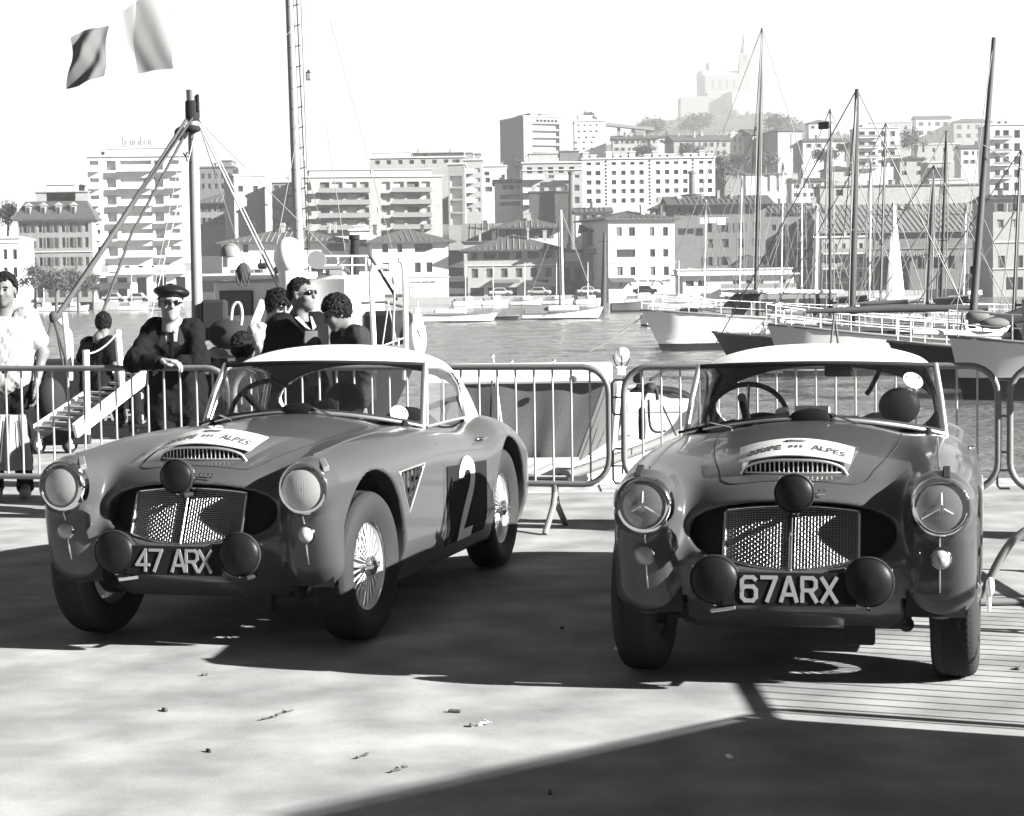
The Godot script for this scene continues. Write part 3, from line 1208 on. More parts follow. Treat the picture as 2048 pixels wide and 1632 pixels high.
	part("column", MB.new().tube([Vector3(0, 0, .0), Vector3(0, -.02, .3)], .02, 8), M.cabin, sw)
	part("demister_hood", MB.new().ball(Vector3(.0, .955, -.97 if not second else -.965), Vector3(.105, .055, .03), 20, 10), M.cover, c)
	var mir := part("rear_mirror", MB.new().box(Vector3(.10 if not second else .11, 1.165 if second else .985, -1.27 if second else -1.12), Vector3(.13, .055, .02), Basis(), .008), M.cabin, c)
	if second:
		part("map_case", MB.new().box(Vector3(.0, .985, -1.06), Vector3(.16, .055, .05), Basis(Vector3.RIGHT, -.2), .006), M.chrome_dull, c)
		part("headrest", MB.new().ball(Vector3(.38, .97, -1.75), Vector3(.10, .09, .05), 20, 12), M.leather, c)
		part("hanging_strap", MB.new().tube([Vector3(.30, 1.17, -1.9), Vector3(.24, 1.05, -1.85), Vector3(.22, 1.02, -1.85)], .012, 6), M.cabin, c)
		part("instrument", MB.new().lathe([Vector2(.03, -.03), Vector2(.032, .0), Vector2(.0, .004)], 20, Transform3D(fwd.basis, Vector3(-.14, .975, -1.09))), M.chrome_dull, c)
	else:
		part("instrument", MB.new().lathe([Vector2(.03, -.03), Vector2(.032, .0), Vector2(.0, .004)], 20, Transform3D(fwd.basis, Vector3(.12, .99, -1.09))), M.cabin, c)
		part("helmet", MB.new().ball(Vector3(-.02, .96, -1.75), Vector3(.11, .12, .11), 20, 12), M.leather, c)
	# round sticker inside the screen
	var su := .80 if second else .82
	var sv := .74 if second else .14
	var so := screen_pt(su, sv) + Vector3(0, 0, .006)
	var ex := (screen_pt(su + .02, sv) - screen_pt(su, sv)).normalized()
	var ey := (screen_pt(su, sv + .02) - screen_pt(su, sv)).normalized()
	var ez := ex.cross(ey).normalized()
	var sb := Basis(ex, ez.cross(ex).normalized(), ez)
	var st := part("round_sticker", MB.new().lathe([Vector2(.047, -.001), Vector2(.047, .001), Vector2(0, .0012)], 32, Transform3D(sb * fwd.basis, so)), M.white_print, c)
	part("sticker_ring", ring_on(func(t): return so + sb * Vector3(cos(t * TAU) * .041, sin(t * TAU) * .041, .002), 28, .0018), M.ink, st)
	part_mesh("sticker_lettering", letters("ESSO", .030, .001), M.ink, st, Transform3D(sb, so + sb * Vector3(0, .012, .002)))
	return c

func cars() -> void:
	car_tables()
	wheel_meshes()
	M.body_mesh = nets(body_sdf, Vector3(0, .14, -3.38), Vector3(.80, 1.02, .68), .0135, true).mesh()
	M.top_mesh = nets(top_shell, Vector3(0, .80, -2.46), Vector3(.66, 1.32, -1.16), .0105, true).mesh()
	var lining := func(p: Vector3) -> float:
		var o := top_sdf(p) + .024
		var d := maxf(o, -(o + .022))
		return maxf(d, lining_cut(p))
	M.liner_mesh = nets(lining, Vector3(0, .80, -2.46), Vector3(.66, 1.30, -1.16), .0125, true).mesh()
	var b := make_car("right rally coupe with white hardtop, tripod headlamps and plate 67ARX", "67ARX", -.2047, Vector3(1.152, 0, -8.03), true)
	var a := make_car("left rally coupe with white hardtop, number 2 on the door and plate 47 ARX", "47 ARX", -.2476, Vector3(-1.313, 0, -9.071), false)
	# door number of the left car
	var pan := MB.new().grid(func(u, v):
		var z: float = -1.05 - .73 * u
		var y: float = .285 + (.40 - .03 * u) * v
		return Vector3(surf_x(y, z) + .005, y, z), 14, 14, true)
	var np := part("number_panel", pan, M.black_plate, a)
	var two := MB.new()
	var stroke := [Vector2(-.085, .645), Vector2(-.075, .685), Vector2(-.03, .712), Vector2(.03, .710), Vector2(.07, .68), Vector2(.078, .63), Vector2(.055, .575), Vector2(.01, .52), Vector2(-.04, .46), Vector2(-.075, .41), Vector2(-.085, .365)]
	var sm := []
	for q in stroke:
		sm.append(Vector3(q.x, q.y, 0))
	sm = curve3(sm, 5)
	var wide := .034
	for k in sm.size() - 1:
		var d0: Vector3 = (sm[mini(k + 1, sm.size() - 1)] - sm[maxi(k - 1, 0)]).normalized()
		var d1: Vector3 = (sm[mini(k + 2, sm.size() - 1)] - sm[k]).normalized()
		var q0 := Vector3(-d0.y, d0.x, 0) * wide
		var q1 := Vector3(-d1.y, d1.x, 0) * wide
		two.face([door_pt(sm[k] + q0), door_pt(sm[k + 1] + q1), door_pt(sm[k + 1] - q1), door_pt(sm[k] - q0)], Vector3(1, 0, 0))
	for k in 6:
		var x0 := -.11 + .20 * k / 6.0
		var x1 := -.11 + .20 * (k + 1) / 6.0
		two.face([door_pt(Vector3(x0, .325, 0)), door_pt(Vector3(x1, .325, 0)), door_pt(Vector3(x1, .378, 0)), door_pt(Vector3(x0, .378, 0))], Vector3(1, 0, 0))
	part("door_number", two, M.white_print, np)
	# a rag tied to the wheel nut of the right car
	part("rag", MB.new().ball(Vector3(.755, .36, 0.01), Vector3(.018, .04, .035), 12, 10, Basis(Vector3.RIGHT, .5)).ball(Vector3(.75, .305, .0), Vector3(.012, .05, .016), 10, 8, Basis(Vector3.RIGHT, -.3)), M.cloth_light, b)

func lining_cut(p: Vector3) -> float:
	var x := absf(p.x)
	var zw := -1.245 - .43 * x * x
	var d := p.z - zw
	var rail := 1.195 - .055 * x * x - .10 * maxf(0.0, -1.42 - p.z) - .25 * pow(maxf(0.0, -1.7 - p.z), 2.0)
	d = maxf(d, -smax(p.y - rail, (-1.97 - .10 * (p.y - .9)) - p.z, .10))
	var rw := (pow(x / .55, 2.0) + pow(absf(p.y - .94) / .215, 2.0) - 1.0) * .08
	d = maxf(d, -maxf(rw, p.z + 2.0))
	return maxf(d, .83 - p.y)

func door_pt(q: Vector3) -> Vector3:
	var z := -1.40 - q.x * 1.25
	return Vector3(surf_x(q.y - .04, z) + .009, q.y - .04, z)

# ------------------------------------------------------------------ setting
func hill(x: float, z: float) -> float:      # ground height beyond the far quay, z = distance from the camera
	var t := smoothstep(345.0, 520.0, z)
	var h := 11.0 * t * exp(-pow((x - 55.0) / 120.0, 2.0))
	h += 92.0 * exp(-pow((x - 135.0) / (150.0 if x < 135.0 else 150.0), 2.0) - pow((z - 1190.0) / 290.0, 2.0))
	h += 20.0 * exp(-pow((x - 200.0) / 120.0, 2.0) - pow((z - 780.0) / 200.0, 2.0))
	h += 10.0 * t * exp(-pow((x + 70.0) / 90.0, 2.0))
	return h * smoothstep(340.0, 430.0, z)

func setting() -> void:
	# quay with a notch on its left, a coping of stone blocks along the edge
	var q := MB.new()
	q.prism(PackedVector2Array([Vector2(-90, -40), Vector2(-90, 21.5), Vector2(-.75, 21.5), Vector2(-.75, 15.7), Vector2(90, 15.7), Vector2(90, -40)]), 0.0, -2.5, Transform3D(Basis(Vector3(1, 0, 0), Vector3(0, 0, -1), Vector3(0, 1, 0)), Vector3.ZERO))
	var quay := struct("quay", q, M.asphalt)
	for k in 14:
		part("coping_stone", MB.new().box(Vector3(-.05 + k * 1.42, -.055, -15.45), Vector3(1.405, .124, .56), Basis(), .012), M.stone, quay)
	for k in 6:
		part("coping_stone", MB.new().box(Vector3(-1.6 - k * 1.42, -.055, -21.25), Vector3(1.405, .124, .56), Basis(), .012), M.stone, quay)
	# sea: a sheet of real ripples near by, finer relief from the material
	var nz := FastNoiseLite.new()
	nz.seed = 4
	nz.frequency = .55
	nz.fractal_octaves = 3
	nz.fractal_gain = .55
	var w := MB.new().grid(func(u, v):
		var z: float = 15.2 * pow(21.6, v)
		var x: float = (u - .5) * (26.0 + z * .95)
		var fade := 1.0 - smoothstep(150.0, 320.0, z)
		return Vector3(x, -1.25 + fade * (.095 * nz.get_noise_2d(x * .5, z * 1.25) + .09 * nz.get_noise_2d(x * .16 + 40.0, z * .38)), -z), 300, 560)
	w.quad(Vector3(-900, -1.32, -15.8), Vector3(900, -1.32, -15.8), Vector3(900, -1.32, -340), Vector3(-900, -1.32, -340), Vector3.UP)
	w.quad(Vector3(-90, -1.32, -15.6), Vector3(-900, -1.32, -15.6), Vector3(-900, -1.32, 60), Vector3(-90, -1.32, 60), Vector3.UP)
	struct("water", w, M.water)
	# far quay
	var fq := MB.new().box(Vector3(0, -1.3, -334), Vector3(900, 2.6, 24))
	struct("far_quay", fq, M.stone_pale)
	# hill
	var t := MB.new().grid(func(u, v):
		var z: float = 344.0 + 1500.0 * v * v * .5 + 750.0 * v
		var x: float = (u - .5) * (700.0 + z * .9)
		return Vector3(x, hill(x, z) + .05 * sin(x * .7) , -z), 90, 70)
	struct("hill", t, M.scrub)

# ------------------------------------------------------------------ buildings
# a building front is laid out in metres on its own plane: o = its near left foot, x along the front, y up, z out
func front(mb: MB, x0: float, x1: float, y0: float, y1: float, rows: Array, zf := 0.0, deep := .25) -> void:     # rows: [ya, yb, [[xa, xb], ...]] from low to high
	var y := y0
	var n := Vector3(0, 0, 1)
	for r in rows:
		if r[0] > y + .01:
			mb.face([Vector3(x0, y, zf), Vector3(x1, y, zf), Vector3(x1, r[0], zf), Vector3(x0, r[0], zf)], n)
		var x := x0
		for c in r[2]:
			if c[0] > x + .005:
				mb.face([Vector3(x, r[0], zf), Vector3(c[0], r[0], zf), Vector3(c[0], r[1], zf), Vector3(x, r[1], zf)], n)
			var a := Vector3(c[0], r[0], zf)
			var b := Vector3(c[1], r[0], zf)
			var d := Vector3(c[1], r[1], zf)
			var e := Vector3(c[0], r[1], zf)
			var k := Vector3(0, 0, -deep)
			mb.quad(a, b, b + k, a + k, Vector3.UP)
			mb.quad(e, d, d + k, e + k, Vector3.DOWN)
			mb.quad(a, e, e + k, a + k, Vector3.RIGHT)
			mb.quad(b, d, d + k, b + k, Vector3.LEFT)
			x = c[1]
		if x < x1 - .005:
			mb.face([Vector3(x, r[0], zf), Vector3(x1, r[0], zf), Vector3(x1, r[1], zf), Vector3(x, r[1], zf)], n)
		y = r[1]
	if y < y1:
		mb.face([Vector3(x0, y, zf), Vector3(x1, y, zf), Vector3(x1, y1, zf), Vector3(x0, y1, zf)], n)

func cols(a: float, b: float, n: int, w: float) -> Array:      # n openings of width w spread over a..b (photograph pixels)
	var out := []
	for k in n:
		var c := a + w * .5 + (b - a - w) * (float(k) / maxi(n - 1, 1))
		out.append([c - w * .5, c + w * .5])
	return out

var pane_mesh := {}

# sizes are read off the photograph in pixels and turned into metres at the building's own distance
func building(called: String, label: String, cat: String, px0: float, px1: float, ytop: float, ybot: float, z: float, o := {}) -> Node3D:
	var s := F / z
	var yaw := deg_to_rad(o.get("yaw", 0.0))
	var foot := at(px0, ybot, z)
	var wid := (px1 - px0) / s / cos(yaw)
	var hei := (ybot - ytop) / s
	var dep: float = o.get("dep", 12.0)
	var sink: float = o.get("sink", 3.0)
	var wall: Material = M[o.get("wall", "plaster")]
	var b := thing(called, label, cat, foot, yaw, o.get("group", ""))
	var fx := func(p: float) -> float: return (p - px0) / s / cos(yaw)
	var fy := func(p: float) -> float: return (ybot - p) / s
	var rows := []
	for r in o.get("rows", []):
		var cc := []
		for c in r[2]:
			cc.append([fx.call(c[0]), fx.call(c[1])])
		rows.append([fy.call(r[1]), fy.call(r[0]), cc, r[3] if r.size() > 3 else "w"])
	rows.sort_custom(func(a, c): return a[0] < c[0])
	var w := MB.new()
	var deep: float = o.get("deep", .3)
	front(w, 0, wid, -sink, hei, rows, 0.0, deep)
	# sides and back; windows on the right side
	var srows := []
	for r in o.get("side", []):
		var cc := []
		for c in r[2]:
			cc.append([c[0] * dep, c[1] * dep])
		srows.append([fy.call(r[1]), fy.call(r[0]), cc])
	srows.sort_custom(func(a, c): return a[0] < c[0])
	var sd := MB.new()
	front(sd, 0, dep, -sink, hei, srows, 0.0, deep)
	var sx := Transform3D(Basis(Vector3(0, 0, -1), Vector3.UP, Vector3(1, 0, 0)), Vector3(wid, 0, 0))
	w.add(sd, sx)
	w.quad(Vector3(0, -sink, 0), Vector3(0, hei, 0), Vector3(0, hei, -dep), Vector3(0, -sink, -dep), Vector3.LEFT)
	w.quad(Vector3(0, -sink, -dep), Vector3(0, hei, -dep), Vector3(wid, hei, -dep), Vector3(wid, -sink, -dep), Vector3.FORWARD)
	var kind0: String = o.get("roof", "flat")
	var wallp := part("wall", w, wall, b)
	# panes and shutters, each its own
	var pm: Array = o.get("panes", ["pane", "pane", "shutter"])
	var i := 0
	for pass_ in 2:
		for r in (rows if pass_ == 0 else srows):
			for c in r[2]:
				var kind: String = r[3] if r.size() > 3 else "w"
				var m: Material = M[pm[(i * 7 + i / 3) % pm.size()]] if kind == "w" else M[kind]
				i += 1
				var key := "%.2f_%.2f" % [c[1] - c[0], r[1] - r[0]]
				if not pane_mesh.has(key):
					var ww: float = c[1] - c[0]
					var hh: float = r[1] - r[0]
					var pb := MB.new().box(Vector3(ww * .5, hh * .5, 0), Vector3(ww, hh, .04))
					if ww < 2.2:       # a window has a frame with a middle bar
						pb.box(Vector3(ww * .5, hh * .5, .05), Vector3(.09, hh, .06))
						pb.box(Vector3(ww * .5, hh * .62, .045), Vector3(ww, .07, .05))
					pane_mesh[key] = pb.mesh()
				var xf := Transform3D(Basis(), Vector3(c[0], r[0], -deep + .03))
				part_mesh("window", pane_mesh[key], m, b, xf if pass_ == 0 else sx * xf)
				if o.get("shutters", cat == "building" and kind0 in ["gable", "hip", "mansard"]) and pass_ == 0 and kind == "w" and i % 3 != 0:
					var hw: float = (c[1] - c[0]) * .5
					for e in [-1.0, 1.0]:
						part("shutter", MB.new().box(Vector3((c[0] if e < 0 else c[1]) + e * hw * .5, (r[0] + r[1]) * .5, .05), Vector3(hw * .95, r[1] - r[0], .07)), M.shutter, b)
	for y in o.get("bands", []):
		part("string_course", MB.new().box(Vector3(wid * .5, fy.call(y), .09), Vector3(wid + .3, 1.6 / s, .2)), M[o.get("band_mat", "plaster_white")], b)
	# balconies: [x0, x1, y] slab with a parapet or rail
	for q in o.get("balconies", []):
		var a: float = fx.call(q[0])
		var c: float = fx.call(q[1])
		var yy: float = fy.call(q[2])
		var bal := part("balcony", MB.new().box(Vector3((a + c) * .5, yy, .62), Vector3(c - a, .22, 1.25)), M[o.get("slab_mat", "plaster_white")], b)
		if o.get("solid_rail", false):
			part("parapet", MB.new().box(Vector3((a + c) * .5, yy + .5, 1.2), Vector3(c - a, .95, .1)), M.plaster_white, bal)
		else:
			part("parapet", MB.new().box(Vector3((a + c) * .5, yy + .45, 1.2), Vector3(c - a, .72, .06)), M.rail_grey, bal)
	for q in o.get("awnings", []):
		var a: float = fx.call(q[0])
		var c: float = fx.call(q[1])
		var y1: float = fy.call(q[2])
		var y0: float = fy.call(q[3])
		part("awning", MB.new().prism(PackedVector2Array([Vector2(0, y1), Vector2(1.6, y0), Vector2(1.6, y0 - .12), Vector2(0, y1 - .15)]), a, c, Transform3D(Basis(Vector3(0, 0, 1), Vector3.UP, Vector3(1, 0, 0)), Vector3.ZERO)), M[q[4]], b)
	# roof
	var kind: String = o.get("roof", "flat")
	var rh: float = o.get("rh", 0.0) / s
	var ov: float = o.get("over", .5)
	var rm: Material = M[o.get("roof_mat", "tile")]
	var rf := MB.new()
	if kind == "flat":
		rf.box(Vector3(wid * .5, hei - .1, -dep * .5), Vector3(wid - .02, .3, dep - .02))
		rf.box(Vector3(wid * .5, hei + .12, -dep * .5), Vector3(wid + ov, .28, dep + ov))
		rm = M[o.get("roof_mat", "plaster_white")]
	elif kind == "gable":      # ridge along the front
		var e := 0.18
		rf.prism(PackedVector2Array([Vector2(ov, hei), Vector2(-dep * .5, hei + rh), Vector2(-dep - ov, hei), Vector2(-dep - ov, hei - e), Vector2(ov, hei - e)]), -ov, wid + ov, Transform3D(Basis(Vector3(0, 0, 1), Vector3.UP, Vector3(1, 0, 0)), Vector3.ZERO))
	elif kind == "gable_front":
		rf.prism(PackedVector2Array([Vector2(-ov, hei), Vector2(wid * .5, hei + rh), Vector2(wid + ov, hei), Vector2(wid + ov, hei - .2), Vector2(-ov, hei - .2)]), -dep, ov)
	else:      # hip or mansard
		var ins: float = minf(wid * (.5 if kind == "hip" else .08), dep * .49) if kind == "hip" else rh * .35
		if o.has("ins"):
			ins = o.ins / s
		var p0 := [Vector3(-ov, hei, ov), Vector3(wid + ov, hei, ov), Vector3(wid + ov, hei, -dep - ov), Vector3(-ov, hei, -dep - ov)]
		var zi := minf(ins, dep * .49)
		var p1 := [Vector3(ins, hei + rh, -zi), Vector3(wid - ins, hei + rh, -zi), Vector3(wid - ins, hei + rh, -dep + zi), Vector3(ins, hei + rh, -dep + zi)]
		for k in 4:
			var m: Vector3 = (p0[k] + p0[(k + 1) % 4]) * .5 - Vector3(wid * .5, hei, -dep * .5)
			rf.quad(p0[k], p0[(k + 1) % 4], p1[(k + 1) % 4], p1[k], m.normalized() + Vector3.UP * .5)
		rf.quad(p1[0], p1[1], p1[2], p1[3], Vector3.UP)
		rf.box(Vector3(wid * .5, hei - .12, -dep * .5), Vector3(wid + ov * 2, .22, dep + ov * 2))
	var roof := part("roof", rf, rm, b)
	if kind in ["gable", "hip"] and s > 7.0:      # rows of round tiles
		var rt := MB.new()
		var n := int(wid / .9)
		var ins: float = minf(wid * .5, dep * .49)
		if o.has("ins"):
			ins = o.ins / s
		for k in range(1, n):
			var x := wid * k / n
			var f := 1.0
			if kind == "hip":
				f = minf(1.0, minf(x, wid - x) / maxf(ins, .1))
			var top := Vector3(x, hei + rh * f, -(dep * .5 if kind == "gable" else minf(ins, dep * .49)) * f)
			rt.tube([Vector3(x, hei + .02, ov), top], .13, 4)
		stuff(part("tile_rows", rt, M.tile_light, roof))
	for q in o.get("chimneys", []):      # [px, width px, top px]
		var x: float = fx.call(q[0])
		var hh: float = fy.call(q[2])
		part("chimney", MB.new().box(Vector3(x, (hh + hei) * .5, -dep * .3), Vector3(q[1] / s, hh - hei + 1.0, 1.0)).box(Vector3(x, hh + .1, -dep * .3), Vector3(q[1] / s + .25, .2, 1.25)), M.plaster_white if int(q[0]) % 2 else M.plaster, roof)
	if s > 6.0:
		var rng := RandomNumberGenerator.new()
		rng.seed = int(px0 * 13.0 + ytop)
		for k in 1 + int(wid / 7.0):
			var x := rng.randf_range(.6, wid - .6)
			var zz := -dep * rng.randf_range(.2, .45)
			var hh := hei + (rh * .75 if kind in ["gable", "hip"] else .0)
			var cw := rng.randf_range(.35, .8)
			part("chimney", MB.new().box(Vector3(x, hh + .3, zz), Vector3(cw, 1.6, .6)).box(Vector3(x, hh + 1.15, zz), Vector3(cw + .15, .14, .75)), M.plaster if rng.randf() < .6 else M.tile, roof)
			if rng.randf() < .6:
				var ax := rng.randf_range(.5, wid - .5)
				part("aerial", MB.new().tube([Vector3(ax, hh - .3, zz), Vector3(ax, hh + rng.randf_range(1.8, 3.2), zz)], .035, 4).tube([Vector3(ax - .5, hh + 1.7, zz), Vector3(ax + .5, hh + 1.7, zz)], .025, 4), M.slate, roof)
	for q in o.get("blocks", []):        # roof structures [x0, x1, ytop, z back, material]
		var a: float = fx.call(q[0])
		var c: float = fx.call(q[1])
		var hh: float = fy.call(q[2])
		part("roof_room", MB.new().box(Vector3((a + c) * .5, (hh + hei) * .5 - .02, -dep * .5), Vector3(c - a, hh - hei, dep * .6)).box(Vector3((a + c) * .5, hh + .05, -dep * .5), Vector3(c - a + .4, .2, dep * .6 + .4)), M[q[3]], roof)
	for q in o.get("dormers", []):
		var x: float = fx.call(q[0])
		var y0: float = fy.call(q[2])
		var d := part("dormer", MB.new().box(Vector3(x, y0 + 1.0, -.6), Vector3(q[1] / s, 2.0, 1.6)).prism(PackedVector2Array([Vector2(-.7, 0), Vector2(0, .5), Vector2(.7, 0)]), -1.5, .3, Transform3D(Basis(), Vector3(x, y0 + 2.0, 0))), M.plaster, roof)
		part("window", MB.new().box(Vector3(x, y0 + 1.0, .22), Vector3(q[1] / s * .6, 1.4, .06)), M.pane, d)
	return b

func far_tree(label: String, px: float, py: float, z: float, wpx: float, hpx: float, dark := true, group := "") -> void:
	var s := F / z
	var foot := at(px, py, z)
	var h := hpx / s
	var r := wpx / s * .5
	var t := thing("tree", label, "tree", foot, 0.0, group)
	var rng := RandomNumberGenerator.new()
	rng.seed = int(px * 31 + py)
	var tr := MB.new().tube([Vector3(0, -2, 0), Vector3(.1, h * .3, 0), Vector3(0, h * .55, .1)], [r * .09, r * .07, r * .04], 7)
	for k in 5:
		var a := TAU * k / 5.0 + rng.randf()
		tr.tube([Vector3(0, h * (.28 + .05 * k), 0), Vector3(cos(a) * r * .6, h * (.5 + .07 * k), sin(a) * r * .6)], [r * .045, r * .015], 5)
	part("trunk", tr, M.bark, t)
	var cr := MB.new()
	var clumps := []
	for k in 16:
		var a := rng.randf() * TAU
		var q := sqrt(rng.randf())
		var yy := rng.randf()
		clumps.append(Vector3(cos(a) * q * r * .8 * (1.1 - yy * .6), h * (.38 + .52 * yy), sin(a) * q * r * .8 * (1.1 - yy * .6)))
	for k in 1300:
		var c: Vector3 = clumps[rng.randi() % clumps.size()]
		var d := Vector3(rng.randfn(), rng.randfn() * .8, rng.randfn()) * r * .17
		var n := (d.normalized() + Vector3(rng.randfn(), rng.randfn() + .6, rng.randfn()) * .5).normalized()
		var u := n.cross(Vector3(rng.randfn(), rng.randfn(), rng.randfn())).normalized()
		var v := n.cross(u)
		var sz := r * rng.randf_range(.045, .09)
		var p := c + d
		cr.face([p - u * sz, p - v * sz * .6, p + u * sz, p + v * sz * .6], n)
	part("crown", cr, M.leaf if dark else M.leaf_pale, t)

func city() -> void:
	var R := func(a, b, cc, k = "w"): return [a, b, cc, k]
	# --- front row along the far quay, left to right
	building("corner_house", "pale corner house cut by the left edge of the photo, on the far quay", "building", -60, 40, 478, 600, 300, {"wall": "plaster_white", "yaw": 6, "dep": 16, "rows": [[500, 520, cols(-50, 34, 5, 8)], [536, 556, cols(-50, 34, 5, 8)], [568, 598, cols(-46, 30, 3, 14), "pane"]], "bands": [486]})
	var ms := building("tenement", "grey four-storey tenement with mansard roof left of the white balcony tower", "building", 41, 188, 440, 602, 322, {"wall": "stone_grey", "roof": "mansard", "rh": 36, "roof_mat": "slate", "over": .8, "rows": [[447, 466, cols(50, 180, 9, 7)], [477, 497, cols(50, 180, 9, 7)], [516, 533, cols(50, 180, 9, 7)], [556, 596, cols(52, 176, 6, 14), "pane"]], "bands": [505, 442], "dormers": [[62, 10, 438], [92, 10, 438], [122, 10, 438], [152, 10, 438]], "chimneys": [[84, 5, 396], [117, 5, 396], [166, 5, 396]], "blocks": [[70, 176, 385, "plaster"], [92, 150, 370, "plaster_white"]], "panes": ["shutter", "pane", "shutter", "shutter_light"]})
	# white tower of flats: solid white balconies, deep dark loggias
	var rows := []
	var bal := []
	for k in 7:
		var y := 323.0 + 34.0 * k
		rows.append([y, y + 22, [[190, 204]], "pane"])
	var tw := []
	for k in 7:
		var y := 323.0 + 34.0 * k
		tw.append([y + 1, y + 20, [[186, 204], [219, 238], [246, 308], [313, 331], [342, 362]], "loggia"])
		bal.append([182, 206, y + 22])
		bal.append([244, 310, y + 22])
		bal.append([338, 370, y + 22])
	building("tower_block", "white nine-storey balcony tower behind the derrick mast", "building", 182, 385, 316, 600, 326, {"wall": "plaster_white", "dep": 14, "yaw": 3, "deep": 1.1, "rows": tw + [[556, 598, cols(196, 370, 5, 20), "pane"], [533, 545, cols(250, 340, 4, 10), "pane"]], "balconies": bal, "solid_rail": true, "blocks": [[216, 340, 297, "plaster_white"]], "awnings": [[200, 262, 566, 578, "cloth_dark"]]})
	var sg := thing("roof_sign", "row of illegible sign letters standing on the roof of the white balcony tower", "sign", at(244, 296, 333))
	part("frame", MB.new().box(Vector3(2.6, .25, 0), Vector3(5.6, .1, .1)).box(Vector3(.4, .1, -.1), Vector3(.1, .6, .1)).box(Vector3(4.9, .1, -.1), Vector3(.1, .6, .1)), M.rail_grey, sg)
	var lx := [.1, .55, 1.4, 1.75, 2.1, 2.8, 3.15, 3.7, 4.4, 4.75]
	for k in lx.size():
		part("letter_block", MB.new().box(Vector3(lx[k], .35 + (.75 if k in [0, 6] else .5), 0), Vector3(.26, 1.4 if k in [0, 6] else .8, .12)), M.rail_grey, sg)
	building("tenement", "tile-roofed grey tenement between the derrick mast and the beige block", "building", 396, 512, 406, 480, 400, {"wall": "stone_grey", "roof": "hip", "rh": 26, "over": 1.0, "rows": [[413, 424, cols(405, 505, 9, 5)], [436, 450, cols(405, 505, 9, 6)]], "panes": ["pane", "shutter"]})
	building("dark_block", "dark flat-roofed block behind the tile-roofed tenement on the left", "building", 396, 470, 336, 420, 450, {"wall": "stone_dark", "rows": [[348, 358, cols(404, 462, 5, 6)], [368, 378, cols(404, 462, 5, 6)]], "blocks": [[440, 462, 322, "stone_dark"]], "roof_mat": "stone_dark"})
	building("apartment_block", "beige block with small side windows left of the tall ladder mast", "building", 470, 528, 352, 470, 385, {"wall": "plaster", "yaw": 26, "dep": 6, "rows": [[372, 384, cols(478, 515, 2, 9)]], "side": [[390, 397, [[.3, .6]]], [412, 419, [[.3, .6]]], [434, 441, [[.3, .6]]]], "blocks": [[484, 512, 338, "plaster_white"]]})
	# long flats with balconies
	building("apartment_block", "dark rounded end of the long flats, behind the ladder mast", "building", 546, 606, 366, 480, 384, {"wall": "stone_grey", "rows": [[372, 388, cols(550, 602, 4, 10), "loggia"], [396, 412, cols(550, 602, 4, 10), "loggia"], [420, 436, cols(550, 602, 4, 10), "loggia"], [443, 458, cols(550, 602, 4, 10), "loggia"]], "balconies": [[547, 604, 390], [547, 604, 414], [547, 604, 438], [547, 604, 461]], "deep": .8, "slab_mat": "stone_grey"})
	var fr := []
	for k in 4:
		var y := [366.0, 390.0, 416.0, 441.0][k] as float
		fr.append([y, y + 16, [[612, 624], [642, 660], [666, 686], [693, 714], [721, 738], [764, 780], [787, 808], [814, 838], [843, 860]], "w"])
	building("apartment_block", "long pale flats with four rows of balconies and a white end wall", "building", 606, 884, 356, 490, 380, {"wall": "stone_pale", "yaw": 7, "dep": 15, "rows": fr, "deep": .5, "panes": ["loggia", "shutter", "loggia", "shutter_light"], "balconies": [[638, 740, 386], [638, 740, 410], [638, 740, 436], [638, 740, 460], [784, 862, 386], [784, 862, 410], [784, 862, 436], [784, 862, 460]], "blocks": [[622, 868, 340, "stone_pale"]], "slab_mat": "stone_grey"})
	building("apartment_block", "flats with a white roof storey peeping over the long pale flats", "building", 742, 930, 318, 420, 440, {"wall": "plaster", "rows": [[322, 330, cols(752, 920, 8, 9)]], "blocks": [[745, 822, 305, "plaster_white"], [826, 926, 308, "tile"]], "chimneys": [[836, 4, 302], [900, 4, 303]]})
	building("apartment_block", "narrow grey block of four dark loggias at the white end wall", "building", 898, 931, 330, 470, 392, {"wall": "stone_grey", "deep": .9, "rows": [[353, 374, [[902, 926]], "loggia"], [378, 398, [[902, 926]], "loggia"], [402, 424, [[902, 926]], "loggia"], [428, 450, [[902, 926]], "loggia"]]})
	building("apartment_block", "slim block with rounded white balconies right of the dark loggias", "building", 931, 966, 322, 470, 420, {"wall": "stone_pale", "rows": [[338, 346, cols(935, 962, 2, 9), "loggia"], [357, 365, cols(935, 962, 2, 9), "loggia"], [376, 384, cols(935, 962, 2, 9), "loggia"], [396, 404, cols(935, 962, 2, 9), "loggia"], [416, 424, cols(935, 962, 2, 9), "loggia"]], "balconies": [[929, 950, 348], [929, 950, 367], [929, 950, 386], [929, 950, 406]], "solid_rail": true, "blocks": [[934, 946, 306, "stone_grey"], [952, 962, 308, "stone_grey"]]})
	building("house", "small white house with a roof frame right of the slim balcony block", "building", 966, 1014, 334, 440, 470, {"wall": "plaster_white", "rows": [[344, 352, cols(970, 985, 1, 10)], [356, 366, cols(972, 1008, 2, 9)], [374, 384, [[971, 985]], "shutter"]]})
	building("house", "tile-roofed beige house below the small white house", "building", 990, 1046, 366, 450, 430, {"wall": "plaster", "roof": "gable", "rh": 9, "rows": [[372, 380, cols(1008, 1040, 3, 6)], [390, 399, cols(1004, 1040, 3, 8)], [405, 412, cols(1004, 1040, 3, 8)]], "balconies": [[1018, 1044, 402]]})
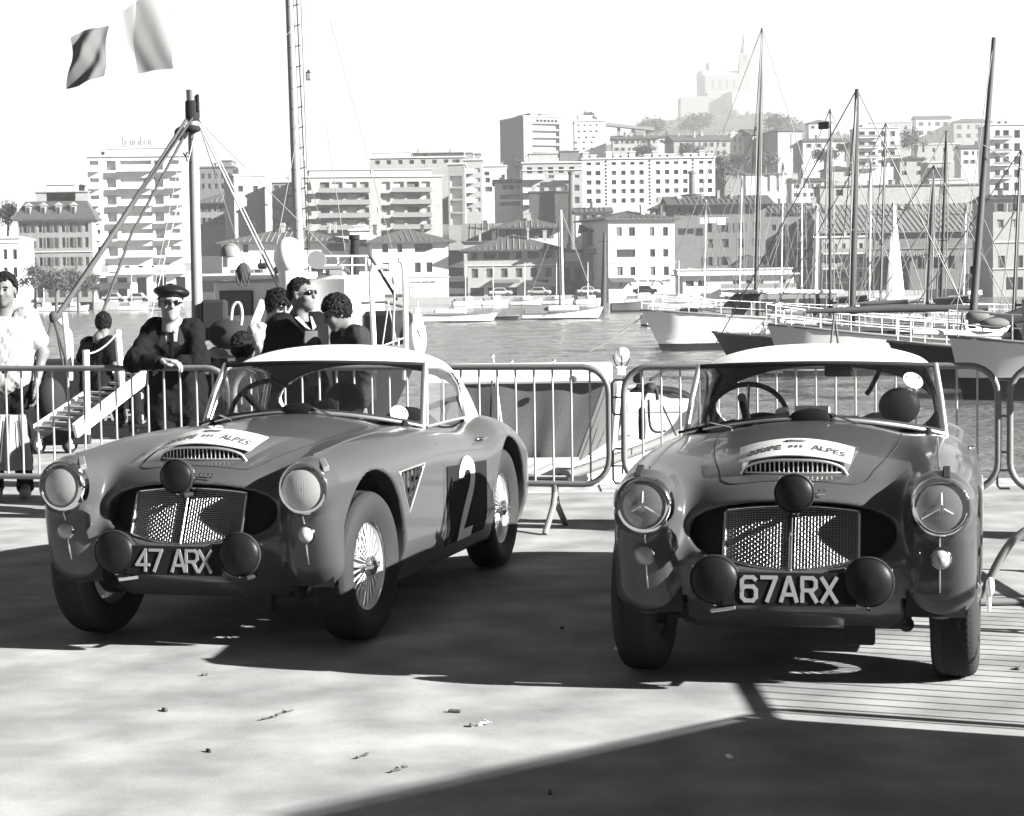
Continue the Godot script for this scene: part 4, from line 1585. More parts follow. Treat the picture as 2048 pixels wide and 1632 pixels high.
	# low quay buildings
	building("quay_shed", "long low white quay shed with tiled roof behind the workboat", "building", 446, 700, 486, 602, 330, {"wall": "plaster_white", "roof": "hip", "rh": 32, "ins": 120, "dep": 22, "over": 1.0, "rows": [[490, 506, [[488, 499], [655, 690]], "pane"], [540, 560, cols(470, 640, 5, 12)]], "chimneys": [[560, 8, 452], [590, 6, 450]]})
	building("stair_house", "plain white stair house beside the long low quay shed", "building", 702, 744, 462, 602, 328, {"wall": "plaster_white", "rows": [[480, 494, [[718, 736]], "pane"]], "blocks": [[710, 730, 452, "plaster_white"]]})
	building("house", "white hip-roofed house with dark loggia and shop front left of the shuttered houses", "building", 746, 897, 484, 602, 324, {"wall": "plaster_white", "roof": "hip", "rh": 28, "yaw": 10, "dep": 17, "over": 1.2, "rows": [[572, 602, [[826, 868], [760, 790]], "pane"], [526, 546, [[766, 779], [830, 842], [853, 865]], "pane"], [489, 506, [[766, 778], [796, 806], [830, 866]], "pane"]], "side": [[490, 505, [[.2, .3], [.6, .7]]], [530, 545, [[.2, .3], [.6, .7]]]], "bands": [555]})
	var sb := lone("shop_sign", "long sign board over the dark shop front of the hip-roofed house", "sign", MB.new().box(Vector3.ZERO, Vector3(4.6, .9, .12)), M.plaster_white, Transform3D(Basis(Vector3.UP, .17), at(846, 564, 322.5)))
	part_mesh("lettering", letters("ATELIERS MARITIMES", .42, .05), M.ink, sb, Transform3D(Basis(), Vector3(0, -.02, .08)))
	building("house", "long house with two rows of grey shutters and shops below", "building", 936, 1120, 501, 600, 325, {"wall": "plaster", "roof": "hip", "rh": 32, "ins": 90, "dep": 16, "over": 1.3, "rows": [[576, 600, [[941, 968], [976, 986], [1002, 1034], [1062, 1086], [1098, 1112]], "pane"], [538, 556, cols(944, 1104, 6, 13), "shutter"], [505, 519, cols(944, 1104, 6, 12)]], "awnings": [[984, 1040, 560, 566, "cloth_grey"], [1052, 1096, 562, 572, "cloth_dark"]], "chimneys": [[1058, 4, 462]], "bands": [532]})
	building("house", "narrow quay house with a wide dark loggia beside the shuttered house", "building", 1121, 1168, 503, 600, 327, {"wall": "stone_grey", "rows": [[578, 597, [[1130, 1152]], "pane"], [536, 562, [[1128, 1140], [1150, 1164]]], [506, 524, [[1130, 1162]], "loggia"]], "awnings": [[1122, 1176, 562, 568, "cloth_grey"]], "roof_mat": "tile"})
	building("house", "tile-roofed attic house above the shuttered quay house", "building", 996, 1120, 456, 520, 345, {"wall": "plaster_white", "roof": "hip", "rh": 22, "dep": 14, "over": 1.2, "rows": [[458, 478, [[1004, 1014], [1022, 1044], [1052, 1070], [1078, 1098]]]]})
	building("warehouse", "low warehouse with broad pale tiled roof left of the attic house", "building", 928, 1000, 482, 540, 346, {"wall": "plaster", "roof": "gable", "rh": 38, "dep": 22, "roof_mat": "tile_light"})
	building("house", "narrow old stone house with arched door left of the white customs house", "building", 1168, 1217, 462, 600, 326, {"wall": "stone_grey", "roof": "gable", "rh": 14, "dep": 10, "rows": [[575, 589, [[1185, 1212]], "pane"], [542, 562, [[1191, 1201]]], [468, 488, [[1180, 1190], [1200, 1209]]], [492, 500, [[1180, 1212]], "loggia"]], "balconies": [[1174, 1216, 508]], "slab_mat": "stone_dark"})
	var ch := building("customs_house", "tall white customs house with shuttered windows and two ground-floor arches", "building", 1218, 1354, 438, 600, 320, {"wall": "plaster_white", "yaw": 20, "dep": 11.5, "roof": "hip", "rh": 18, "over": 1.0, "rows": [[455, 473, [[1234, 1246], [1260, 1273], [1302, 1313], [1330, 1341]]], [499, 515, [[1234, 1273], [1303, 1314], [1330, 1341]]], [534, 552, [[1235, 1247], [1262, 1273], [1303, 1314], [1331, 1342]]], [572, 588, [[1246, 1264], [1314, 1335], [1276, 1284], [1224, 1233]], "pane"]], "bands": [526], "shutters": false, "awnings": [[1216, 1268, 556, 564, "tile"]], "side": [[470, 474, cols(.1, .9, 8, .05)], [500, 504, cols(.1, .9, 8, .05)]]})
	part_mesh("sign_lettering", letters("POSTE MARINE NORD", .55, .06), M.ink, ch, Transform3D(Basis(), Vector3(8.0, 3.0, .06)))
	for q in [8.55, 3.0]:      # arched heads over the ground-floor doors
		var arc := []
		for k in 9:
			arc.append(Vector3(q + cos(PI * k / 8.0) * .95, 2.25 + sin(PI * k / 8.0) * .75, .06))
		part("arch", MB.new().tube(arc, .13, 6), M.stone_grey, ch)
	building("pavilion", "low white waterside pavilion with flat roof in front of the dark tenement", "building", 1366, 1588, 552, 602, 300, {"wall": "plaster_white", "dep": 12, "over": 1.6, "rows": [[562, 573, [[1372, 1388], [1396, 1412], [1466, 1480], [1492, 1504], [1515, 1527], [1560, 1572]]], [582, 600, cols(1450, 1580, 6, 12), "pane"]], "blocks": [[1358, 1588, 540, "plaster_white"]], "balconies": [[1440, 1590, 580]]})
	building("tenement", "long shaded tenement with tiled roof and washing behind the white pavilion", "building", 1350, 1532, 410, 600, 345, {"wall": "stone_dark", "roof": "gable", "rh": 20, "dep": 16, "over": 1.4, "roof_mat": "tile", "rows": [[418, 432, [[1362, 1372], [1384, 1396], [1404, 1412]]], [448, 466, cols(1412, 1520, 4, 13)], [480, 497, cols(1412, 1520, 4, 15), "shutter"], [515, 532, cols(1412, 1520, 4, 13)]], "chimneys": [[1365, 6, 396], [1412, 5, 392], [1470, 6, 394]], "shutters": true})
	lone("washing_line", "row of white washing hung across the shaded tenement", "laundry", MB.new().box(Vector3(0, 0, 0), Vector3(1.3, 1.0, .03)).box(Vector3(1.5, .06, .02), Vector3(1.2, .85, .03)).box(Vector3(3.0, -.1, 0), Vector3(1.4, 1.2, .03)).tube([Vector3(-1, .55, 0), Vector3(4.2, .55, 0)], .02, 4), M.cloth_light, Transform3D(Basis(), at(1408, 442, 343.5)))
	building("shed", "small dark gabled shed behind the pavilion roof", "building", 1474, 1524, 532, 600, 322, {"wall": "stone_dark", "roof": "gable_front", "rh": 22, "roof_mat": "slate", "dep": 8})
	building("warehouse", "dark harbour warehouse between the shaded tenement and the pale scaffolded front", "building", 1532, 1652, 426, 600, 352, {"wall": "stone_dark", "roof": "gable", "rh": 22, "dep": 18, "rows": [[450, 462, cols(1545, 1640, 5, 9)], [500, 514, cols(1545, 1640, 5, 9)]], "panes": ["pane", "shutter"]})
	building("house", "pale narrow front with scaffold behind the thick mast", "building", 1644, 1732, 476, 600, 330, {"wall": "plaster", "dep": 5, "rows": [[488, 502, cols(1650, 1726, 5, 7)], [516, 530, cols(1650, 1726, 5, 7)], [545, 560, cols(1650, 1726, 5, 7)]], "balconies": [[1644, 1732, 508], [1644, 1732, 538], [1644, 1732, 566]]})
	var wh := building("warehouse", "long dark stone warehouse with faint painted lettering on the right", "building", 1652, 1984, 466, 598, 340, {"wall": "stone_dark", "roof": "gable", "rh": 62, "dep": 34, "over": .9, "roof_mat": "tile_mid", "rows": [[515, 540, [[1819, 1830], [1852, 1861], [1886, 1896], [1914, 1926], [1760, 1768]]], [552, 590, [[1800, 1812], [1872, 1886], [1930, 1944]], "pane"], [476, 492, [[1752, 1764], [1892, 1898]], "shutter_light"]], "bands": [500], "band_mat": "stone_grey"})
	part_mesh("painted_lettering", letters("MAVILLAMENT", 1.05, .04), M.plaster, wh, Transform3D(Basis(), at(1856, 510, 339.9) - wh.position))
	building("roof_terrace", "long pale attic storey above the tiled roof of the stone warehouse", "building", 1640, 1962, 374, 402, 372, {"wall": "plaster", "sink": 12.0, "dep": 8, "rows": [[380, 392, [[1672, 1686], [1700, 1712], [1880, 1894]]]], "roof_mat": "tile_light", "blocks": [[1862, 1936, 362, "plaster_white"]]})
	building("house", "pale plastered house with white ground floor at the right edge of the far quay", "building", 1986, 2120, 398, 598, 318, {"wall": "plaster", "dep": 14, "rows": [[408, 424, cols(1994, 2100, 4, 13)], [440, 456, cols(1994, 2100, 4, 13), "shutter_light"], [512, 536, [[1996, 2010], [2034, 2046], [2070, 2084]], "shutter"], [555, 580, [[2012, 2046], [2064, 2096]], "pane"]], "bands": [485, 538], "roof": "gable", "rh": 10, "roof_mat": "tile"})
	# --- second row
	building("balcony_block", "flats with white balconies and awnings under the tall grey slab", "building", 1047, 1166, 328, 480, 425, {"wall": "stone_pale", "deep": .7, "rows": [[336, 348, cols(1056, 1150, 5, 10)], [352, 358, cols(1052, 1160, 5, 14), "loggia"], [372, 384, cols(1052, 1160, 5, 14), "loggia"], [396, 408, cols(1052, 1160, 5, 14), "loggia"]], "balconies": [[1047, 1090, 360], [1047, 1080, 386], [1110, 1150, 362], [1047, 1074, 410]], "solid_rail": true, "blocks": [[1060, 1118, 308, "stone_pale"], [1122, 1160, 304, "tile_light"]], "bands": [342]})
	building("gable_house", "blank dark gable wall between the balcony flats and the brick chimney", "building", 1060, 1138, 386, 480, 402, {"wall": "slate", "roof": "flat", "roof_mat": "slate", "dep": 9})
	var c1 := thing("factory_chimney", "tall dark round chimney in front of the white hotel's left end", "chimney", at(1144, 480, 400))
	part("shaft", MB.new().lathe([Vector2(.85, -3), Vector2(.55, 13.0), Vector2(.68, 13.1), Vector2(.68, 13.6), Vector2(.5, 13.6), Vector2(.5, 13.0)], 18), M.stone_dark, c1)
	var hr := []
	for k in 5:
		var y := [326.0, 343.0, 361.5, 379.5, 398.0][k] as float
		hr.append([y, y + (6 if k == 0 else 9), [[1174, 1184], [1192, 1202], [1224, 1233], [1243, 1252], [1261, 1270], [1279, 1288], [1312, 1321], [1330, 1339], [1348, 1357], [1366, 1375], [1398, 1407], [1415, 1424]], "w"])
	var hb := []
	for k in 17:
		var x := 1168.0 + k * 15.6
		if k % 5 != 2:
			hb.append([x, x + 11, 311 if k % 3 else 305, "plaster_white"])
	var ho := building("white_block", "long white block with rows of square windows and slotted stair shafts", "building", 1166, 1430, 320, 440, 425, {"wall": "plaster_white", "dep": 13, "deep": .5, "rows": hr, "panes": ["shutter", "pane", "shutter_light"], "blocks": hb})
	for x in [1213.0, 1300.0, 1386.0]:
		for k in 13:
			part("slot", MB.new().box(Vector3((x - 1166) / 9.39, (440 - 325 - k * 7.0) / 9.39, .03), Vector3(.32, .42, .08)), M.pane, ho)
	var c2 := thing("factory_chimney", "short round chimney on a dark tank house before the white block", "chimney", at(1385, 430, 395))
	part("shaft", MB.new().lathe([Vector2(.75, 0), Vector2(.6, 8.0), Vector2(.8, 8.1), Vector2(.8, 8.6), Vector2(.5, 8.6)], 16), M.stone_dark, c2)
	part("tank", MB.new().lathe([Vector2(2.4, -2), Vector2(2.4, 3.8), Vector2(2.55, 3.9), Vector2(0, 4.3)], 24), M.slate, c2)
	building("house", "low pale house in front of the white block's foot", "building", 1152, 1222, 424, 470, 380, {"wall": "plaster_white", "roof": "gable", "rh": 10, "dep": 9, "rows": [[430, 440, cols(1165, 1210, 3, 8)]]})
	building("house", "small dark-roofed houses before the white block's right half", "building", 1306, 1350, 416, 470, 372, {"wall": "stone_grey", "roof": "hip", "rh": 12, "dep": 8, "rows": [[422, 436, cols(1312, 1346, 4, 5), "pane"]]})
	# --- hill
	var sl := []
	for k in 5:
		var y := [248.0, 262.0, 276.0, 291.0, 305.0][k] as float
		sl.append([y, y + 10, [[1066, 1120]], "loggia"])
	building("slab_block", "tall grey slab of flats with a dark balcony stack, above the town", "building", 1048, 1140, 234, 345, 620, {"wall": "stone_grey", "yaw": 24, "dep": 18, "deep": 1.0, "rows": [[240, 244, cols(1074, 1116, 6, 5)]] + sl, "side": [[240, 246, cols(.15, .85, 3, .12)], [262, 268, cols(.15, .85, 3, .12)], [284, 290, cols(.15, .85, 3, .12)]], "blocks": [[1072, 1086, 226, "stone_grey"], [1094, 1120, 227, "stone_grey"]], "sink": 14.0})
	building("terraced_block", "white stepped block with small windows right of the tall grey slab", "building", 1150, 1212, 244, 345, 650, {"wall": "plaster_white", "dep": 12, "sink": 12.0, "rows": [[250, 254, cols(1156, 1196, 4, 4)], [262, 266, cols(1156, 1196, 4, 5)], [274, 278, cols(1156, 1190, 3, 5)], [284, 288, cols(1150, 1186, 3, 5)], [296, 300, cols(1150, 1186, 3, 5)]], "blocks": [[1158, 1186, 232, "plaster_white"]]})
	var vd := thing("viaduct", "grey road viaduct on piers climbing right of the stepped white block", "bridge", at(1200, 290, 700))
	part("deck", MB.new().box(Vector3(9.2, 6.2, 0), Vector3(19.5, 1.0, 5), Basis(Vector3.BACK, -.12)), M.stone_grey, vd)
	for k in 4:
		part("pier", MB.new().box(Vector3(1.6 + k * 5.0, .0, 0), Vector3(1.0, 13 - k * 1.2, 3)), M.stone_grey, vd)
	building("house", "tile-roofed hillside houses under the viaduct", "building", 1226, 1316, 278, 330, 640, {"wall": "plaster", "roof": "gable", "rh": 8, "dep": 9, "sink": 10.0, "rows": [[282, 288, cols(1232, 1310, 8, 4)], [296, 302, cols(1232, 1310, 7, 4)]], "chimneys": [[1250, 3, 266], [1290, 3, 265]]})
	building("house", "bright little house with a peaked roof right of the viaduct", "building", 1316, 1352, 274, 330, 660, {"wall": "plaster_white", "roof": "hip", "rh": 7, "dep": 8, "sink": 10.0, "rows": [[280, 286, cols(1322, 1346, 3, 4)]]})
	building("villa", "long grey hillside building with pedimented tiled roof", "building", 1348, 1462, 281, 330, 640, {"wall": "stone_grey", "roof": "gable", "rh": 13, "dep": 12, "sink": 10.0, "yaw": 10, "rows": [[286, 294, cols(1360, 1452, 8, 4)], [302, 310, cols(1360, 1452, 8, 4)]]})
	building("house", "tall white hillside house beside the pedimented building", "building", 1462, 1500, 268, 330, 655, {"wall": "plaster_white", "dep": 9, "sink": 10.0, "rows": [[274, 284, cols(1468, 1494, 3, 4)], [292, 302, cols(1468, 1494, 3, 4)]]})
	building("chapel_house", "dark-gabled hillside hall left of the tall arched chapel front", "building", 1504, 1556, 270, 330, 650, {"wall": "stone_grey", "roof": "gable", "rh": 14, "dep": 13, "sink": 10.0, "yaw": 22})
	var cp := building("chapel", "hillside chapel with one tall dark arched window", "chapel", 1556, 1606, 262, 330, 640, {"wall": "plaster", "roof": "gable_front", "rh": 9, "dep": 16, "sink": 10.0, "yaw": 14, "rows": [[268, 306, [[1574, 1584]], "loggia"]]})
	building("house", "low white wall-like house right of the hillside chapel", "building", 1606, 1692, 282, 330, 640, {"wall": "plaster_white", "dep": 8, "sink": 10.0, "rows": [[288, 296, cols(1616, 1680, 4, 5)]], "roof": "gable", "rh": 6})
	building("house", "hazy pale house on the slope above the low white house", "building", 1618, 1664, 246, 300, 760, {"wall": "plaster_white", "dep": 9, "sink": 10.0, "rows": [[252, 258, cols(1624, 1658, 3, 4)]], "roof": "hip", "rh": 8})
	var bt := []
	for k in 4:
		var y := 264.0 + 20.0 * k
		bt.append([y, y + 11, [[1718, 1730], [1737, 1751], [1762, 1774], [1780, 1790]], "w"])
	building("balcony_block", "white four-storey hillside flats right of the thick dark mast", "building", 1712, 1798, 258, 360, 590, {"wall": "plaster_white", "dep": 10, "sink": 8.0, "deep": .6, "rows": bt, "balconies": [[1712, 1756, 277], [1712, 1756, 297], [1712, 1756, 317], [1712, 1756, 337], [1776, 1800, 297], [1776, 1800, 317]], "blocks": [[1728, 1770, 250, "plaster_white"]]})
	var rt := []
	for k in 5:
		var y := 262.0 + 26.0 * k
		rt.append([y, y + 16, [[1990, 2000], [2006, 2018], [2028, 2040], [2054, 2068]], "w"])
	building("balcony_block", "bright white balcony flats at the right edge above the pale corner house", "building", 1980, 2090, 252, 400, 480, {"wall": "plaster_white", "dep": 12, "sink": 8.0, "deep": .6, "rows": rt, "balconies": [[1984, 2022, 280], [1984, 2022, 306], [1984, 2022, 332], [1984, 2022, 358]]})
	# ridge and slope on the right
	var i := 0
	for q in [[1742, 1822, 246, 300, 880, "hazy flat-roofed building on the ridge left of the round dark tree"], [1832, 1902, 238, 300, 900, "hazy cube-shaped building highest on the ridge right of the round dark tree"], [1908, 1984, 244, 300, 890, "hazy two-part building on the ridge next to the bright balcony flats"], [1836, 1920, 290, 350, 640, "pale garden-wall house below the ridge"], [1922, 1984, 296, 360, 620, "pale blank house left of the bright balcony flats"], [1800, 1850, 318, 372, 520, "white lean-to house under the round dark tree"], [1856, 1902, 326, 384, 500, "grey gable house above the warehouse roof"], [1584, 1648, 362, 420, 470, "low tiled house below the white ruin with the tall arch"], [1652, 1706, 338, 400, 480, "pale shed left of the thick mast on the slope"]]:
		building("house", q[5], "building", q[0], q[1], q[2], q[3], q[4], {"wall": ["plaster", "plaster_white", "stone_pale"][i % 3], "dep": 9, "sink": 14.0, "roof": ["flat", "gable", "hip"][i % 3], "rh": 7, "rows": [[q[2] + 7, q[2] + 15, cols(q[0] + 8, q[1] - 8, 4 if q[1] - q[0] > 60 else 2, 5)], [q[2] + 24, q[2] + 32, cols(q[0] + 8, q[1] - 8, 4 if q[1] - q[0] > 60 else 2, 5)]]})
		i += 1
	building("ruin", "white ruined wall with one tall dark arch on the slope", "ruin", 1492, 1572, 350, 410, 470, {"wall": "plaster_white", "dep": 5, "sink": 8.0, "rows": [[352, 384, [[1527, 1540], [1550, 1558]], "loggia"]], "roof_mat": "tile_light"})
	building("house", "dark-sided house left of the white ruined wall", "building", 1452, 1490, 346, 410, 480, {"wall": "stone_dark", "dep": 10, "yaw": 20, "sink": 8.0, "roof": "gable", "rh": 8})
	basilica()
	slope()
	hill_haze()
	# trees
	for q in [[1290, 316, 620, 60, 26, "dark trees clumped in front of the hillside tiled houses"], [1372, 312, 610, 44, 24, "dark bush below the grey pedimented building"], [1400, 316, 605, 36, 22, "small dark tree right of the bush below the pedimented building"], [1448, 400, 450, 70, 96, "big dark tree standing right of the long white block"], [1476, 340, 560, 60, 30, "low trees under the tall white hillside house"], [1530, 338, 580, 70, 28, "low trees under the dark-gabled hillside hall"], [1650, 326, 600, 66, 26, "low trees under the wall-like white house"], [1690, 310, 600, 40, 24, "small tree left of the thick mast on the hillside"], [1824, 318, 600, 62, 60, "round dark tree on the slope right of the hillside flats"], [1176, 246, 690, 34, 22, "little pine above the white stepped block"], [1040, 350, 560, 40, 34, "dark tree at the left foot of the tall grey slab"], [16, 470, 330, 70, 72, "dark tree at the left edge above the pale corner house"], [1400, 262, 900, 90, 26, "faint trees under the church terrace"], [1300, 268, 860, 80, 26, "faint trees left of the pedimented building"], [1560, 258, 850, 80, 24, "faint trees on the ridge right of the church"]]:
		far_tree(q[5], q[0], q[1], q[2], q[3], q[4], true)
	for q in [[70, 604, 285, 74, 78], [112, 604, 288, 84, 74], [156, 604, 283, 70, 68], [186, 604, 290, 56, 60]]:
		far_tree("leafy plane tree before the mansard tenement, %s" % ["leftmost of the four", "second of four from the left", "third of four from the left", "rightmost of the four"][int(q[0] > 90) + int(q[0] > 130) + int(q[0] > 170)], q[0], q[1], q[2], q[3], q[4], true, "plane trees on the far quay")

func slope() -> void:
	var rng := RandomNumberGenerator.new()
	rng.seed = 77
	var proto: Array = []
	for k in 3:
		var w: float = [9.0, 12.0, 7.5][k]
		var hh: float = [6.5, 8.0, 9.5][k]
		var h := thing("hill_house", "tiny hazy house among many on the far slope below the church", "building", Vector3.ZERO, 0.0, "tiny houses on the far slope")
		var mb := MB.new()
		var rows := []
		for r in 2 + k / 2:
			var cc := []
			for c in 3:
				cc.append([1.0 + c * w / 3.2, 2.0 + c * w / 3.2])
			rows.append([1.2 + r * 3.0, 2.7 + r * 3.0, cc])
		front(mb, 0, w, -6, hh, rows, 0.0, .25)
		mb.quad(Vector3(w, -6, 0), Vector3(w, hh, 0), Vector3(w, hh, -8), Vector3(w, -6, -8), Vector3.RIGHT)
		mb.quad(Vector3(0, -6, 0), Vector3(0, hh, 0), Vector3(0, hh, -8), Vector3(0, -6, -8), Vector3.LEFT)
		mb.quad(Vector3(0, -6, -8), Vector3(0, hh, -8), Vector3(w, hh, -8), Vector3(w, -6, -8), Vector3.FORWARD)
		part("wall", mb, [M.plaster, M.plaster_white, M.stone_pale][k], h)
		part("window_row", MB.new().box(Vector3(w * .5, hh * .5, -.22), Vector3(w - .4, hh - .6, .04)), M.pane, h)
		part("roof", MB.new().prism(PackedVector2Array([Vector2(.5, hh), Vector2(-4, hh + 1.8), Vector2(-8.5, hh), Vector2(-8.5, hh - .2), Vector2(.5, hh - .2)]), -.4, w + .4, Transform3D(Basis(Vector3(0, 0, 1), Vector3.UP, Vector3(1, 0, 0)), Vector3.ZERO)), M.tile, h)
		proto.append(h)
	var spots := []
	for k in 220:
		var z := rng.randf_range(440.0, 1040.0)
		var px := rng.randf_range(1190.0, 2040.0)
		var x := (px - 1024.0) / F * z
		var y := hill(x, z)
		var free := y > 5.0 and spots.size() < 66
		for q in spots:
			if absf(q[0] - px) < 9.0 and absf(q[1].z + z) < 60.0:
				free = false
		if free:
			spots.append([px, Vector3(x, y - .5, -z), 572.0 + (EYE - y) / z * F])
	spots.sort_custom(func(p, q): return p[2] < q[2])
	var nth := ["first", "second", "third", "fourth", "fifth", "sixth", "seventh", "eighth", "ninth", "tenth", "eleventh", "twelfth", "thirteenth", "fourteenth", "fifteenth", "sixteenth", "seventeenth", "eighteenth", "nineteenth", "twentieth", "twenty-first", "twenty-second", "twenty-third"]
	for band in 3:
		var row := spots.slice(band * spots.size() / 3, (band + 1) * spots.size() / 3)
		row.sort_custom(func(p, q): return p[0] < q[0])
		for k in row.size():
			var kind := (k + band) % 3
			var lab := "tiny hazy house on the church slope, %s from the left in its %s row" % [nth[mini(k, 22)], ["upper", "middle", "lower"][band]]
			var turn := rng.randf_range(-.7, .7)
			if proto[kind].position == Vector3.ZERO:
				proto[kind].position = row[k][1]
				proto[kind].rotation.y = turn
				proto[kind].set_meta("label", lab)
			else:
				copy(proto[kind], lab, row[k][1], turn)
	# scrub: bushes that grow over the whole slope, as one mass
	var bm := MB.new()
	for k in 26:
		var d := Vector3(rng.randfn(), rng.randfn() * .7, rng.randfn()).normalized() * rng.randf_range(.4, 1.0)
		var nn := (d + Vector3(rng.randfn(), rng.randfn(), rng.randfn()) * .5).normalized()
		var u := nn.cross(Vector3(rng.randfn(), rng.randfn(), rng.randfn())).normalized()
		var v := nn.cross(u)
		bm.face([d - u * .5, d - v * .35, d + u * .5, d + v * .35], nn)
	var mm := MultiMesh.new()
	mm.transform_format = MultiMesh.TRANSFORM_3D
	mm.mesh = bm.mesh()
	var places := []
	for k in 2600:
		var z := rng.randf_range(430.0, 1200.0)
		var x := (rng.randf_range(1000.0, 2080.0) - 1024.0) / F * z
		var y := hill(x, z)
		if y < 4.0 or sin(x * .07) * sin(z * .05 + x * .02) < -.25:
			continue
		var r := rng.randf_range(.8, 2.6)
		places.append(Transform3D(Basis(Vector3.UP, rng.randf() * TAU).scaled(Vector3(r, r * rng.randf_range(.7, 1.3), r)), Vector3(x, y + r * .3, -z)))
	mm.instance_count = places.size()
	for k in places.size():
		mm.set_instance_transform(k, places[k])
	var mi := MultiMeshInstance3D.new()
	mi.name = "scrub"
	mi.multimesh = mm
	mi.material_override = M.leaf
	add_child(mi)
	tag(mi, "dark scrub and bushes covering the hillside between the houses", "scrub")
	stuff(mi)

func hill_haze() -> void:
	var fv := FogVolume.new()
	fv.name = "haze_bank"
	fv.shape = RenderingServer.FOG_VOLUME_SHAPE_BOX
	fv.size = Vector3(1100, 260, 500)
	fv.position = Vector3(120, 100, -1000)
	var fm := FogMaterial.new()
	fm.density = .0007
	fm.albedo = Color(.97, .97, .97)
	fv.material = fm
	add_child(fv)
	fv.set_meta("kind", "stuff")

func basilica() -> void:
	var z := 1150.0
	var s := F / z
	var o := at(1435, 236, z)
	var b := thing("hilltop_church", "hazy church with a tall statue-topped bell tower on the hilltop", "church", o)
	part("terrace", MB.new().box(Vector3(-10, 2.5, 0), Vector3(24, 18, 20), Basis(), .3).box(Vector3(8, 6, -2), Vector3(30, 16, 22), Basis(), .3), M.stone_grey, b)
	part("terrace_wall", MB.new().box(Vector3(13, 6, 2), Vector3(22, 15, 20), Basis(Vector3.UP, .4), .3), M.plaster, b)
	part("nave", MB.new().box(Vector3(3, 18, -4), Vector3(20, 12, 10)).prism(PackedVector2Array([Vector2(-5, 0), Vector2(0, 3), Vector2(5, 0)]), -7, 13, Transform3D(Basis(Vector3(0, 0, 1), Vector3.UP, Vector3(1, 0, 0)), Vector3(0, 24, -4))), M.stone_grey, b)
	part("choir", MB.new().lathe([Vector2(4.5, 12), Vector2(4.5, 24), Vector2(4.8, 24.2), Vector2(3.6, 26.6), Vector2(0, 28.6)], 20, Transform3D(Basis(), Vector3(-7, 0, -4))), M.stone_grey, b)
	part("dome", MB.new().lathe([Vector2(2.2, 26), Vector2(2.2, 29.5), Vector2(2.0, 31), Vector2(1.0, 32.3), Vector2(0, 32.8)], 16, Transform3D(Basis(), Vector3(-4, 0, -4))), M.stone_grey, b)
	var tw := part("bell_tower", MB.new().box(Vector3(16, 20, -4), Vector3(6.5, 22, 6.5)).box(Vector3(16, 31.2, -4), Vector3(7.4, .6, 7.4)).box(Vector3(16, 34, -4), Vector3(5.4, 5.2, 5.4)).lathe([Vector2(2.3, 36.5), Vector2(2.0, 40.5), Vector2(1.5, 41), Vector2(1.3, 42)], 14, Transform3D(Basis(), Vector3(16, 0, -4))), M.stone_grey, b)
	part("belfry_opening", MB.new().box(Vector3(16, 34, -1.26), Vector3(2.0, 3.4, .1)), M.shutter, tw)
	part("statue", MB.new().lathe([Vector2(1.3, 42), Vector2(1.2, 45), Vector2(.8, 47.4), Vector2(.5, 48), Vector2(.55, 48.8), Vector2(.2, 49.6), Vector2(0, 49.7)], 12, Transform3D(Basis(), Vector3(16, 0, -4))), M.stone_grey, b)
	for k in 4:
		part("church_window", MB.new().box(Vector3(-2.5 + k * 4.0, 19, 1.04), Vector3(1.2, 5, .1)), M.shutter, b)

# ------------------------------------------------------------------ boats
func hull_pt(L: float, beam: float, fs: float, fb: float, rake: float, u: float, y: float, side: float) -> Vector3:   # x forward, 0 at the stern
	var sheer := fs + (fb - fs) * u * u
	var t := clampf((y + .6) / (sheer + .6), 0.0, 1.0)
	var b := beam * .5 * (sqrt(maxf(0.0, 1.0 - pow(maxf(u - .42, 0.0) / .58, 2.3))) * (.72 + .28 * minf(1.0, u / .42)))
	var w := b * pow(t, .30 + .5 * u)
	return Vector3(u * (L - rake) + rake * u * t, y, side * w)

func make_hull(o: Node3D, L: float, beam: float, fs: float, fb: float, rake: float, top: Material, low: Material, deck: Material, boot := .14) -> void:
	var up := MB.new()
	var dn := MB.new()
	for s in [-1.0, 1.0]:
		up.grid(func(u, v):
			var sh: float = fs + (fb - fs) * u * u
			return hull_pt(L, beam, fs, fb, rake, u, boot + (sh - boot) * v, s), 26, 6, s < 0)
		dn.grid(func(u, v): return hull_pt(L, beam, fs, fb, rake, u, -.55 + (boot + .55) * v, s), 26, 4, s < 0)
	up.quad(hull_pt(L, beam, fs, fb, rake, 0, boot, -1), hull_pt(L, beam, fs, fb, rake, 0, fs, -1), hull_pt(L, beam, fs, fb, rake, 0, fs, 1), hull_pt(L, beam, fs, fb, rake, 0, boot, 1), Vector3.LEFT)
	part("topsides", up, top, o)
	part("bottom", dn, low, o)
	part("deck", MB.new().grid(func(u, v):
		var sh: float = fs + (fb - fs) * u * u
		var p: Vector3 = hull_pt(L, beam, fs, fb, rake, u, sh, 1.0)
		return Vector3(p.x, sh - .05, p.z * (v * 2.0 - 1.0) * .98), 20, 4, true), deck, o)
	var gun := MB.new()
	for s in [-1.0, 1.0]:
		var pts := []
		for k in 21:
			var u := k / 20.0
			pts.append(hull_pt(L, beam, fs, fb, rake, u, fs + (fb - fs) * u * u, s))
		gun.tube(pts, .045, 6)
	part("rubbing_strake", gun, M.boat_trim, o)

